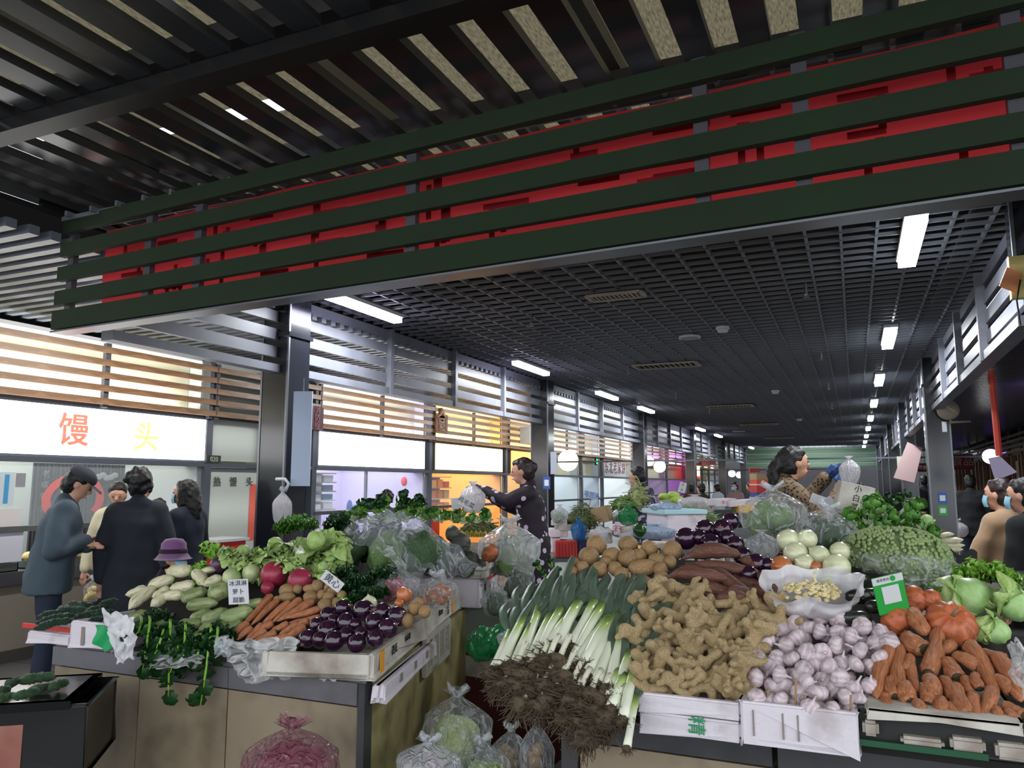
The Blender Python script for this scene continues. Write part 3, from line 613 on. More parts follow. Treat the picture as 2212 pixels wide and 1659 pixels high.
for px, py, w, h, lab, col, tx in ((1998, 1010, .9, .3, 'dark sign reading 副食品 high in the side aisle', (.25, .08, .12), '副食品'), (2080, 998, .5, .5, 'maroon sign with pale characters in the side aisle', (.42, .08, .14), '食品')):
    p = at_x(px, py, 2.3 if px < 2010 else 3.2); t = thing('hanging_sign', lab, 'sign', p); part('plate', MB().box(p, (w*1.2, .04, h)), mat('plate'+str(px), col, .5), t); part('rod', MB().box2((p.x-.01, p.y-.01, p.z), (p.x+.01, p.y+.01, 3.22)), M_steel, t); letters(tx, h*.6, mat('pale letter', (.75, .55, .55), .5), t, V((0, -.025, 0)), (1, 0, 0), (0, 0, 1))
for px, py, col, lab in ((2165, 1082, (.35, .62, .82), 'blue and white menu board on the side aisle wall'), (2148, 1090, (.2, .55, .3), 'small green notice on the side aisle wall')):
    p = at_x(px+12, py-8, XSR-.1); solo('notice_board', MB().box(p, (.02, 1.2 if col[2] > .5 else .6, .42)).box(p-V((.012, 0, 0)), (.004, .8, .12)), mat('notice'+str(px), col, .5), lab, 'notice')

for k in range(6): area('aisle_light', (-5.35, 5.2+5.2*k, 3.16), .12, 42, (1, .97, .93), rot=(0, rad(38), 0), sy=2.2)
# ================= COUNTERS AND BOXES
M_panel = mat('counter panel beige', (.58, .52, .43), .5, col2=(.53, .47, .39), scale=2.5, dirt=(.30, .25, .19), dscale=4, damt=.45)
M_panely = mat('counter side yellow', (.66, .62, .42), .5, col2=(.60, .56, .38), scale=2, dirt=(.33, .29, .18), dscale=7, damt=.5)
M_apron = mat('steel apron', (.44, .43, .45), .3, .35, dirt=(.30, .27, .26), dscale=4)
M_apron2 = mat('dark steel apron', (.28, .28, .29), .3, .35, dirt=(.17, .16, .16), dscale=4)
M_foam = mat('white foam', (.86, .83, .86), .75, dirt=(.52, .44, .36), dscale=5, damt=.30, bump=.25, bscale=60)
M_foamd = mat('grimy foam', (.80, .78, .74), .75, dirt=(.42, .34, .26), dscale=6, damt=.75, bump=.25, bscale=60)
M_seam = mat('seam', (.10, .09, .08), .8)
def prism(pts, z0, z1):
    n = len(pts); return MB().add([(x, y, z0) for x, y in pts]+[(x, y, z1) for x, y in pts], [tuple(range(n))[::-1], tuple(range(n, 2*n))]+[(i, (i+1) % n, n+(i+1) % n, n+i) for i in range(n)])
A_, B_, C_, D_ = (-3.42, 2.52), (-1.71, 2.52), (-2.36, 4.8), (-3.95, 4.8)
t = thing('stall_counter', 'beige panelled stall counter with steel edge carrying radishes, carrots and eggplants', 'counter', (-2.8, 3.4, 0))
part('core', prism([(-3.38, 2.56), (-1.76, 2.56), (-2.39, 4.76), (-3.9, 4.76)], 0, .84), M_seam, t)
xs = [A_[0], at_y(300, 1500, 2.52).x, at_y(490, 1550, 2.52).x, B_[0]-.03]
for i in range(3): part('panel', MB().box2((xs[i]+.003, 2.52, 0), (xs[i+1]-.003, 2.55, .775)), M_panel, t)
for a, b in ((A_[0], xs[2]+.01), (xs[2]+.013, B_[0]-.03)): part('apron', MB().box2((a, 2.505, .785), (b, 2.56, .865)), M_apron, t)
part('corner_post', MB().box2((B_[0]-.03, 2.51, 0), (B_[0]+.002, 2.56, .865)), M_apron2, t)
part('side_panel', MB().bar((B_[0]-.012, 2.56, .43), (C_[0], C_[1], .43), .02, .86), M_panely, t)
part('top', prism([A_, B_, C_, D_], .865, .88), M_apron, t)
t = thing('stall_counter', 'beige panelled stall counter with dark steel edge carrying leeks, ginger and garlic', 'counter', (.3, 3.2, 0))
part('core', MB().box2((-.90, 2.56, 0), (1.4, 4.6, .84)), M_seam, t)
xq = at_y(1672, 1600, 2.5).x
for a, b in ((-.93+.06, xq-.008), (xq+.008, .6), (.61, 1.42)):
    part('panel', MB().box2((a, 2.52, 0), (b, 2.55, .765)), M_panel, t); part('apron', MB().box2((a, 2.505, .775), (b, 2.56, .88)), M_apron2, t)
part('corner_post', MB().box2((-.93, 2.505, 0), (-.875, 2.56, .88)), M_apron2, t)
part('side_panel', MB().box2((-.93, 2.56, 0), (-.91, 4.6, .86)), mat('panel shade', (.5, .48, .46), .5), t)  # greyer than the front panels, the side's shade put into its colour
part('top', MB().box2((-.93, 2.5, .88), (1.42, 4.6, .90)), M_apron2, t)

def openbox(c, L, W, H, th=.022, ang=0., lip=0., m=0):
    """open box centred on c at its base, L along its own x, W along its y"""
    mb = MB(); R_ = Matrix.Rotation(ang, 3, 'Z')
    def bx(x0, x1, y0, y1, z0, z1): mb.box(V(c)+R_ @ V(((x0+x1)/2, (y0+y1)/2, (z0+z1)/2)), (x1-x0, y1-y0, z1-z0), R_)
    bx(-L/2, L/2, -W/2, W/2, 0, th); bx(-L/2, L/2, -W/2, -W/2+th, 0, H); bx(-L/2, L/2, W/2-th, W/2, 0, H); bx(-L/2, -L/2+th, -W/2+th, W/2-th, 0, H); bx(L/2-th, L/2, -W/2+th, W/2-th, 0, H)
    if lip:
        for s in (-1, 1): bx(-L/2-lip, L/2+lip, s*(W/2)-(lip if s < 0 else 0), s*(W/2)+(lip if s > 0 else 0), H-.05, H)
        for s in (-1, 1): bx(s*L/2-(lip if s < 0 else 0), s*L/2+(lip if s > 0 else 0), -W/2, W/2, H-.05, H)
    return mb
def bevel(me, w, seg=2):
    bm = bmesh.new(); bm.from_mesh(me); bmesh.ops.remove_doubles(bm, verts=bm.verts, dist=1e-5)
    bmesh.ops.bevel(bm, geom=[e for e in bm.edges if len(e.link_faces) == 2 and e.calc_face_angle(0) > .5], offset=w, segments=seg, affect='EDGES'); bm.to_mesh(me); bm.free(); return me
def fbox(lab, c, L, W, H, ang=0., m=None, lip=0., th=.022, name='foam_box', marks=(), group='white foam boxes on the stalls', cat='box'):
    """marks: (kind, x, z, w, h) on the front (-y) face, or kind 'side' on +x face"""
    t = thing(name, lab, cat, c, group, rot=ang)
    me = bevel(openbox((0, 0, 0), L, W, H, th, 0, lip).mesh('body', m or M_foam), .006)
    me.transform(Matrix.Identity(4)); link('body', me, t)
    for k in marks:
        if k[0] == 'notch': link('notch', MB().box((k[1], -W/2-.001, k[2]), (k[3], .006, k[4])).mesh('notch', mat('foam notch', (.55, .50, .48), .8)), t)
        if k[0] == 'tape': link('tape', MB().box((k[1], -W/2-lip-.002, k[2]), (k[3], .003, k[4])).mesh('tape', k[5]), t)
        if k[0] == 'text': letters(k[5], k[4], k[6] if len(k) > 6 else M_ink, t, (k[1], -W/2-lip-.004, k[2]), (1, 0, 0) if k[3] == 0 else (0, 0, -1), (0, 0, 1) if k[3] == 0 else (1, 0, 0), .001)
    return t
def fbox_y(lab, px0, pyt, px1, pyb, y0, depth, zt=None, **k):
    a, b = at_y(px0, (pyt+pyb)/2, y0), at_y(px1, (pyt+pyb)/2, y0); xm = (px0+px1)/2; zt = zt or at_y(xm, pyt, y0).z; zb = at_y(xm, pyb, y0).z
    return fbox(lab, V(((a.x+b.x)/2, y0+depth/2, zb)), b.x-a.x, depth, zt-zb, **k)
SD = V((-.276, .961, 0)); SA = math.atan2(.961, -.276)     # the left counter's slanting side
def side(t, o=0., z=0.): return V((-1.70, 2.50, z))+SD*t+V((-.961, -.276, 0))*(-o)
M_tape = mat('orange tape', (.90, .62, .18), .5)
def sbox(lab, t0, t1, z, H, W=.45, o=.03, **k):           # boxes along the slanting side; their front (-y) face is the outer side
    c = side((t0+t1)/2, o-W/2, z); return fbox(lab, c, t1-t0, W, H, ang=SA-PI/2+PI/2, **k)
def sidebox(lab, t0, t1, z, H, W=.45, o=.03, **k):
    c = V((-1.70, 2.50, z))+SD*((t0+t1)/2)+V((-.961, -.276, 0))*(W/2-o); return fbox(lab, c, t1-t0, W, H, ang=SA, **k)
sidebox('grimy foam tray at the corner with shiny eggplants and an orange tape patch', 0, .80, .885, .09, W=.44, m=M_foamd, marks=(('tape', -.30, .045, .05, .08, M_tape), ('text', -.14, .055, 0, .04, '洪氏'), ('text', .06, .065, 0, .03, '木木朱')), group='grimy foam boxes along the slanting side')
sidebox('grimy foam tray behind the eggplants with pencilled letters and orange tape', .81, 1.60, .90, .10, W=.50, m=M_foamd, marks=(('tape', .18, .05, .05, .09, M_tape), ('text', -.12, .055, 0, .035, '的320'), ('text', .05, .055, 1, .03, '红6元')), group='grimy foam boxes along the slanting side')
sidebox('lower foam box with cut-out notches under the eggplant tray', .02, .85, .80, .062, W=.05, o=.07, m=M_foam, marks=(('notch', -.2, .04, .03, .03), ('notch', .02, .04, .03, .03), ('notch', .22, .04, .03, .03)), group='grimy foam boxes along the slanting side')
# lattice crate
t = thing('lattice_crate', 'cream plastic lattice crate wedged under the second foam tray', 'crate', side(1.05, .02, .70), rot=SA)
for k in range(2): link('rail', MB().box((0, -.005, .02+.16*k), (.52, .02, .03)).mesh('rail', mat('crate cream', (.72, .70, .64), .5)), t)
for k in range(5): link('rail_post', MB().box((-.25+.125*k, -.005, .1), (.03, .022, .16)).mesh('rail_post', MC['crate cream']), t)
for k in range(24): link('slat', MB().box((-.24+.48*k/23, -.002, .1), (.006, .012, .14)).mesh('slat', MC['crate cream']), t)
for k in range(4): link('cross_slat', MB().box((0, -.002, .045+.03*k), (.5, .010, .006)).mesh('cross_slat', MC['crate cream']), t)
link('shade_sheet', MB().box((0, .012, .1), (.5, .01, .17)).mesh('shade_sheet', mat('crate shade', (.30, .28, .25), .7)), t)  # dark sheet behind the lattice, the crate's inner shade put into its colour
fbox('white foam tray with a red line and pencilled mark holding dark pumpkins', side(2.15, -.16, 1.05), .80, .62, .10, ang=SA, m=M_foamd, lip=.02, marks=(('tape', 0, .0, .85, .012, M_red), ('text', .2, .06, 0, .07, '各几')))
fbox('tall white foam box with round-cornered notches under the pumpkin tray', side(2.15, -.18, .88), .75, .58, .17, ang=SA, m=M_foam, marks=(('notch', .0, .05, .025, .07), ('notch', .14, .05, .025, .07), ('text', -.2, .09, 0, .07, '本')))
# left end boxes
fbox_y('white foam box with rounded rim and green net beside the bitter melons', 150, 1345, 245, 1402, 2.46, .42, marks=(('notch', -.05, .05, .02, .08),))
rb = fbox_y('low white box with a red rim under the dark cucumbers', 58, 1368, 150, 1392, 2.50, .40); c = rb.location
link('rim', MB().box((0, -.205, .075), (.34, .012, .02)).mesh('rim', M_red), rb)
solo('net_cloth', MB().grid(lambda u, v: (at_y(205, 1360, 2.44).x+.14*u, 2.44+.01*math.sin(9*u+5*v), at_y(205, 1350, 2.44).z-.11*v*(1-.6*abs(u-.5))), 10, 8), mat('green net', (.10, .62, .36), .6), 'green net cloth hanging over the white foam box', 'cloth', smooth=True)
# right stall boxes
fbox_y('white foam box with green 精 character under the ginger', 1382, 1549, 1600, 1592, 2.40, .5, marks=(('text', .02, .035, 1, .055, '精', mat('green ink', (.05, .55, .33), .6)),))
fbox_y('white foam tray with wavy rim holding the ginger', 1380, 1508, 1600, 1545, 2.405, .52)
fbox_y('tall white foam box with scratches holding the garlic', 1601, 1528, 1855, 1622, 2.385, .55, marks=(('notch', -.12, .06, .004, .07), ('notch', -.04, .06, .004, .07), ('notch', .0, .06, .004, .07)))
fbox_y('thin white foam tray with soil under the carrots', 1873, 1548, 2208, 1566, 2.39, .6, m=M_foamd, name='foam_tray')
bt = thing('crate', 'dark crate with white blocks and a green band under the carrot tray', 'crate', at_y(2010, 1620, 2.42))
for px0, px1, py0, py1 in ((1862, 1900, 1556, 1594), (1945, 2042, 1590, 1622), (2052, 2132, 1592, 1632), (2150, 2225, 1605, 1650)):
    a, b = at_y(px0, py0, 2.40), at_y(px1, py1, 2.40); part('block', bevel(MB().box2((a.x, 2.40, b.z), (b.x, 2.55, a.z)).mesh('block', M_foamd), .008), None, bt)
a, b = at_y(1857, 1596, 2.41), at_y(2135, 1640, 2.41); part('green_band', MB().bar((a.x, 2.405, a.z-.006), (b.x, 2.405, b.z+.006), .01, .016), mat('band green', (.05, .30, .18), .5), bt)
part('body', MB().box2((a.x, 2.43, .90), (b.x+.3, 2.9, .99)), mat('crate dark', (.12, .12, .12), .6), bt)
# sloping display boards below the heaps
HL = lambda x, y: on_heap(x, y, .975, 2.55, .62)
HR_ = lambda x, y: on_heap(x, y, .99, 2.47, .5)
def board(x0, x1, z0, y0, s, y1, lab, dz=.10):
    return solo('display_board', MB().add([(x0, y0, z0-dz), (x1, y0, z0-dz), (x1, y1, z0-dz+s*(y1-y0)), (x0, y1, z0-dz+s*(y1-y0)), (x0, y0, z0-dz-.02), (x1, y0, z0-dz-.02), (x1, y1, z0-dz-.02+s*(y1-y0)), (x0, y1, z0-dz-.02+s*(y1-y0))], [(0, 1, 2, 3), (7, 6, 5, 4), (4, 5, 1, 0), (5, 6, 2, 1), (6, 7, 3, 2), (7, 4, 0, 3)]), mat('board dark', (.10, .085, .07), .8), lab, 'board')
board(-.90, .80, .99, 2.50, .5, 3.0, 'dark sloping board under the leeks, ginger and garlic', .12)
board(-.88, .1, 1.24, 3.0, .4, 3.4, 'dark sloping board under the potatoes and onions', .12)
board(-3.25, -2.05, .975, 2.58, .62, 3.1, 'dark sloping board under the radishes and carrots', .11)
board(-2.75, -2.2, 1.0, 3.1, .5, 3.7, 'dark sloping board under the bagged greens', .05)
# black crate with bitter melons at the frame's corner
bc = thing('crate', 'black plastic crate wrapped in film, holding pale bitter melons', 'crate', at_z(60, 1640, .62))
p0 = at_z(175, 1500, .80); ang = rad(-28)
cc = at_z(22, 1500, .80); cc.z = .55; bc.location = cc; bc.rotation_euler = (0, 0, rad(38))
link('body', bevel(openbox((0, 0, 0), .66, .44, .25, .02).mesh('body', mat('black plastic', (.06, .055, .06), .3, coat=.4)), .01), bc)
link('rim', openbox((0, 0, .235), .54, .44, .03, .03).mesh('rim', MC['black plastic']), bc); link('paper_side', MB().box((-.05, -.215, .12), (.34, .006, .2)).mesh('paper_side', mat('cardboard pink', (.62, .45, .38), .7, dirt=(.5, .2, .18))), bc)
c2 = thing('crate', 'lower black crate standing on the floor under the bitter melons', 'crate', (cc.x, cc.y, 0), rot=rad(38)); link('body', bevel(openbox((0, 0, 0), .46, .36, .54, .02).mesh('body', MC['black plastic']), .01), c2); link('rim', openbox((0, 0, .50), .50, .40, .04, .03).mesh('rim', MC['black plastic']), c2)
# ================= PRODUCE
rg = random.Random(21)
def nz3(v, s): return noise.noise(V(v)*s)
def blob(name, r, m, amp=.06, ns=2., seg=20, rings=12, rib=0, ra=0., seed=0, flat=None, dent=0.):
    mb = MB()
    def q(p):
        d = V(p).normalized(); f = 1+amp*noise.noise(d*ns+V((seed*7.1, seed, 0)))
        if rib: f *= 1-ra*abs(math.sin(rib*math.atan2(d.y, d.x)/2))**.5*(1-abs(d.z)**3) if False else 1-ra*(1-abs(math.sin(rib*math.atan2(d.y, d.x)/2)))**2*(1-d.z**6)
        o = V((d.x*r[0]*f, d.y*r[1]*f, d.z*r[2]*f))
        if dent: o.z -= dent*r[2]*max(0, 1-(d.x**2+d.y**2)*6)*(1 if d.z > 0 else -1)
        return o
    mb.sph((0, 0, 0), 1, seg, rings).warp(q); return mb.mesh(name, m, True)
def spindle(name, prof, m, seg=12, bend=0., amp=.03, seed=0, n=14, ring=0.):
    """unit length along z, radius profile times 1; used with scale (r, r, L)"""
    def pr(t):
        for (a, ra), (b, rb) in zip(prof, prof[1:]):
            if t <= b: u = (t-a)/(b-a) if b > a else 0; return ra+(rb-ra)*(u*u*(3-2*u))
        return prof[-1][1]
    path, rr = [], []
    for i in range(n+1):
        t = i/n; path.append((bend*math.sin(PI*t), bend*.4*math.sin(2*PI*t+seed), t*6)); rr.append(max(.02, pr(t)*(1+amp*noise.noise(V((seed, t*9, 0)))+ring*math.sin(i*2.4))))
    mb = MB().tube(path, rr, seg); mb.warp(lambda p: V((p.x*(1+amp*noise.noise(p*.9)), p.y*(1+amp*noise.noise(p*1.1+V((3, 0, 0)))), p.z/6-.5))); return mb.mesh(name, m, True)
def view_dirs(): r = CM @ V((1, 0, 0)); return r
def put(name, protos, P, M3, s, lab, cat, grp):
    """protos: list of trees (list of (part name, mesh)) ; single mesh -> solo object"""
    pr = protos[rg.randrange(len(protos))]
    if isinstance(pr, bpy.types.Mesh): o = link(name, pr, None, M=TRS(P, M3, s)); return tag(o, lab, cat, grp)
    t = thing(name, lab, cat, M=TRS(P, M3, s), group=grp)
    for nm, me in pr: link(nm, me, t)
    return t
def place(name, protos, items, H, tf, fmt, cat, grp, kind='round', rowh=14, lift=.0, sc=1., rnd=True, under=0):
    pts = []; L = []
    for it in items:
        if kind == 'round':
            x, y = tf(it[0], it[1]); pts.append((x, y))
        else:
            x0, y0 = tf(it[0], it[1]); x1, y1 = tf(it[2], it[3]); pts.append(((x0+x1)/2, (y0+y1)/2))
    lab = rowlabels(pts, fmt, rowh); k = 1/(tf(1, 0)[0]-tf(0, 0)[0])
    for i, it in enumerate(items):
        if kind == 'round':
            P = H(*pts[i]); mp = m_per_px(P)/k; rx = it[2]*mp*sc; ry = (it[3] if len(it) > 3 else it[2])*mp*sc; rz = (rx+ry)/2
            up = CM @ V((0, 1, 0)); Q = V(P)-ray(*pts[i]).normalized()*lift
            if len(it) > 3 and rx != ry: M3 = CM @ Euler((0, 0, rad(it[4]) if len(it) > 4 else 0)).to_matrix(); o = put(name, protos, Q, M3, (rx, ry, min(rx, ry)), lab[i], cat, grp)
            else: o = put(name, protos, Q, rrot(rg) if rnd else Euler((rg.uniform(-.5, .5), rg.uniform(-.5, .5), rg.uniform(0, 6))).to_matrix(), rx, lab[i], cat, grp)
        else:
            a, b = H(*tf(it[0], it[1])), H(*tf(it[2], it[3])); r = it[4]*m_per_px((a+b)/2)/k*sc; d = b-a
            M3 = zalong(d, rg.uniform(0, 6)); o = put(name, protos, (a+b)/2-ray(*pts[i]).normalized()*lift, M3, (r, r, d.length+r*.6), lab[i], cat, grp)
        L.append(o)
    return L
M_pot = mat('potato skin', (.66, .53, .36), .55, col2=(.60, .47, .31), scale=5, dirt=(.40, .29, .18), dscale=9, damt=.5, rnd=.10, bump=.3, bscale=18)
M_egg = mat('eggplant skin', (.13, .055, .14), .10, col2=(.22, .08, .20), scale=1.2, coat=.6, rnd=.12)
M_cal = mat('eggplant cap', (.60, .48, .42), .6, col2=(.40, .25, .35), scale=4)
M_car = mat('carrot skin', (.76, .49, .33), .55, col2=(.67, .41, .27), scale=3, dirt=(.42, .27, .16), dscale=5, damt=.6, rnd=.08, bump=.4, bscale=12)
M_carend = mat('carrot crown', (.28, .24, .15), .8, col2=(.20, .20, .10), scale=6)
M_sp = mat('sweet potato skin', (.42, .27, .22), .6, col2=(.36, .22, .18), scale=3, dirt=(.62, .42, .32), dscale=7, damt=.25, rnd=.10, bump=.3, bscale=10)
M_gin = mat('ginger skin', (.76, .67, .50), .55, col2=(.68, .58, .42), scale=20, dirt=(.42, .32, .20), dscale=14, damt=.45, rnd=.08, bump=.5, bscale=60)
M_gar = mat('garlic skin', (.84, .79, .80), .5, wave=(.6, 4, 'X'), col2=(.78, .70, .73), rnd=.06, bump=.3, bscale=6, dirt=(.60, .46, .50), dscale=1.5, damt=.3)
M_dai = mat('daikon skin', (.86, .84, .72), .4, col2=(.80, .78, .62), scale=1.5, dirt=(.55, .48, .32), dscale=3, damt=.3, rnd=.05)
M_grad = mat('green radish skin', (.42, .52, .30), .4, col2=(.62, .66, .46), scale=1.2, dirt=(.34, .30, .20), dscale=3, damt=.4, rnd=.10)
M_rrad = mat('red radish skin', (.66, .20, .30), .35, col2=(.58, .15, .26), scale=1.3, dirt=(.4, .2, .2), dscale=3, damt=.3)
M_cuc = mat('cucumber skin', (.13, .26, .20), .35, col2=(.20, .35, .26), scale=2.5, rnd=.12, bump=1., bscale=24)
M_oni = mat('white onion', (.86, .86, .72), .25, wave=(.8, 2, 'X'), col2=(.83, .84, .68), coat=.3, rnd=.05)
M_onib = mat('brown onion', (.78, .47, .28), .3, wave=(2, 2, 'X'), col2=(.68, .38, .22), coat=.3, rnd=.08)
M_pum = mat('orange pumpkin', (.78, .43, .27), .45, col2=(.70, .35, .22), scale=2, dirt=(.45, .30, .18), dscale=3, damt=.35)
M_kab = mat('dark pumpkin', (.22, .24, .22), .5, col2=(.30, .31, .27), scale=4, dirt=(.42, .40, .34), dscale=5, damt=.2, rnd=.15)
M_leaf = mat('leaf green', (.38, .58, .24), .45, col2=(.26, .47, .16), scale=14, rnd=.18)
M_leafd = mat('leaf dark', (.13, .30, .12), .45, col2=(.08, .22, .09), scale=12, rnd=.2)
M_leafp = mat('leaf pale', (.72, .80, .52), .45, col2=(.56, .70, .36), scale=5, rnd=.1)
M_leafl = mat('leaf yellow green', (.56, .74, .28), .45, col2=(.42, .64, .20), scale=12, rnd=.12)
M_rib = mat('leaf rib', (.84, .90, .76), .45)
M_leafk = mat('leek green', (.27, .34, .28), .4, col2=(.35, .42, .35), scale=10, rnd=.1)
M_root = mat('root soil', (.27, .22, .17), .95, col2=(.42, .36, .28), scale=30)
def leekm():
    m = bpy.data.materials.new('leek stalk'); m.use_nodes = True; N = m.node_tree.nodes; L = m.node_tree.links; p = N['Principled BSDF']; p.inputs['Roughness'].default_value = .3
    tc = N.new('ShaderNodeTexCoord'); sp = N.new('ShaderNodeSeparateXYZ'); L.new(tc.outputs['Generated'], sp.inputs[0]); cr = N.new('ShaderNodeValToRGB'); e = cr.color_ramp.elements
    e[0].position = 0; e[0].color = (*lin((.84, .82, .70)), 1); e[1].position = 1; e[1].color = (*lin((.36, .52, .22)), 1)
    for po, c in ((.12, (.92, .92, .85)), (.66, (.90, .92, .82)), (.84, (.66, .76, .42))): x = cr.color_ramp.elements.new(po); x.color = (*lin(c), 1)
    L.new(sp.outputs[2], cr.inputs[0]); L.new(cr.outputs[0], p.inputs['Base Color']); return m
M_leek = leekm()
# --- prototypes
P_pot = [blob('potato', (1, .95, .95), M_pot, .10, 1.1, seed=i) for i in range(5)]
P_potL = [blob('potato', (1, .98, 1), M_pot, .08, 1.0, seed=i+9) for i in range(3)]
def eggp(i):
    b = blob('body', (1, 1, .98), M_egg, .05, 1., 24, 14, seed=i)
    c = MB().lathe([(.0, .92), (.38, .90), (.30, .955), (.10, .98), (.08, 1.18), (0, 1.2)], 10, rib=5, ramp=.5).mesh('cap', M_cal, True); return [('body', b), ('cap', c)]
P_egg = [eggp(i) for i in range(3)]
def carp(i, big=1.):
    b = spindle('root', [(0, .55), (.05, .95), (.25, 1.), (.7, .72), (.95, .30), (1, .06)], M_car, 12, .25, .05, i, 16, .02)
    c = MB().lathe([(.0, -.515), (.45, -.512), (.6, -.498), (.4, -.492)], 10).mesh('crown', M_carend, True); return [('root', b), ('crown', c)]
P_car = [carp(i) for i in range(4)]
def carp2(i):
    b = spindle('root', [(0, .60), (.06, 1.0), (.3, 1.05), (.8, .85), (.95, .55), (1, .12)], M_car, 14, .3, .07, i+5, 16, .015)
    c = MB().lathe([(.0, -.52), (.40, -.515), (.66, -.498), (.45, -.49)], 10).mesh('crown', M_carend, True); return [('root', b), ('crown', c)]
P_car2 = [carp2(i) for i in range(4)]
P_sp = [spindle('sweet_potato', [(0, .05), (.08, .30), (.3, .92), (.55, 1.), (.8, .62), (.95, .18), (1, .03)], M_sp, 14, .9 if i % 2 else -.5, .09, i, 18) for i in range(4)]
P_dai = [[('root', spindle('root', [(0, .35), (.06, .75), (.25, 1.), (.7, .95), (.88, .55), (.97, .12), (1, .03)], M_dai, 14, .25, .04, i)), ('crown', MB().lathe([(.0, -.55), (.28, -.53), (.36, -.49), (.2, -.48)], 8).mesh('crown', M_leafl, True))] for i in range(3)]
P_gr = [spindle('radish', [(0, .2), (.05, .65), (.25, 1.), (.75, .95), (.92, .55), (1, .06)], M_grad, 14, .2, .04, i) for i in range(3)]
P_rr = [blob('radish', (1, 1, 1), M_rrad, .05, 1., seed=i) for i in range(2)]
P_wr = [blob('radish', (1, 1, .95), mat('pale green radish', (.78, .80, .62), .4, col2=(.58, .66, .42), scale=.8), .06, 1., seed=i) for i in range(2)]
P_cuc = [spindle('bitter_melon', [(0, .1), (.06, .6), (.25, 1.), (.75, .95), (.93, .55), (1, .08)], M_cuc, 14, .5, .22, i, 26, .07) for i in range(3)]
def onip(i, m):
    b = MB().lathe([(.02, -.98), (.25, -.95), (.7, -.72), (.97, -.2), (1, .1), (.85, .55), (.5, .85), (.2, 1.0), (.1, 1.15), (.03, 1.2)], 20).mesh('bulb', m, True); return b
P_oni = [onip(0, M_oni)]; P_onib = [onip(1, M_onib)]
def garp(i):
    mb = MB(); seg = 32
    prof = [(.05, -.66), (.35, -.68), (.72, -.58), (.96, -.30), (1.0, -.05), (.88, .28), (.58, .52), (.28, .66), (.13, .82), (.09, 1.02+.2*(i % 3)), (.11, 1.08+.2*(i % 3))]
    nb = 7+i % 3
    for (r, z) in prof: pass
    vs = []
    for (r, z) in prof:
        for k in range(seg):
            th = 2*PI*k/seg; w = max(0, 1-abs(z)/.9); q = r*(1-.10*w*(1-abs(math.sin(nb*th/2+.3*i)))**1.5+.04*noise.noise(V((math.cos(th), math.sin(th), z+i)))); vs.append((q*math.cos(th)+.06*max(0, z-.5)*i, q*math.sin(th), z))
    n = len(prof); fs = [(a*seg+k, a*seg+(k+1) % seg, (a+1)*seg+(k+1) % seg, (a+1)*seg+k) for a in range(n-1) for k in range(seg)]
    mb.add(vs, fs+[tuple(range(seg))[::-1], tuple((n-1)*seg+k for k in range(seg))]); b = mb.mesh('bulb', M_gar, True)
    rt = MB()
    for k in range(9): a = k*.7; rt.tube([(.1*math.cos(a), .1*math.sin(a), -.64), (.22*math.cos(a), .22*math.sin(a), -.78)], .02, 4)
    return [('bulb', b), ('root_tuft', rt.mesh('root_tuft', mat('garlic root', (.62, .52, .42), .8)))]
P_gar = [garp(i) for i in range(5)]
def ginp(i):
    r = random.Random(40+i); mb = MB(); main = []; n = r.randint(3, 5); p = V((-1, 0, 0)); a = 0
    pts = [(V((-1.1+2.2*k/n, r.uniform(-.25, .25), r.uniform(-.12, .12))), r.uniform(.30, .42)) for k in range(n+1)]
    for (a, ra), (b, rb) in zip(pts, pts[1:]): mb.tube([a+(b-a)*t for t in (-.05, .25, .5, .75, 1.05)], [ra*.8, ra, (ra+rb)/2*.93, rb, rb*.8], 10)
    for q, rq in pts:
        mb.sph(q, rq, 10, 7)
        for _ in range(r.randint(0, 2)):
            d = V((r.uniform(-.6, .6), r.choice((-1, 1))*r.uniform(.6, 1), r.uniform(-.3, .5))).normalized(); L = r.uniform(.45, .95); e = q+d*L; rr = r.uniform(.20, .30)
            mb.tube([q, q+d*L*.5, e], [rr*1.15, rr, rr*.95], 8); mb.sph(e, rr, 8, 6)
            if r.random() < .4: e2 = e+(d+V((r.uniform(-1, 1), 0, .2))).normalized()*.35; mb.tube([e, e2], [rr*.9, rr*.7], 8); mb.sph(e2, rr*.72, 8, 6)
    return remesh(mb, .085, M_gin, 'ginger_root', 3, .05, 3.)
P_gin = [ginp(i) for i in range(7)]
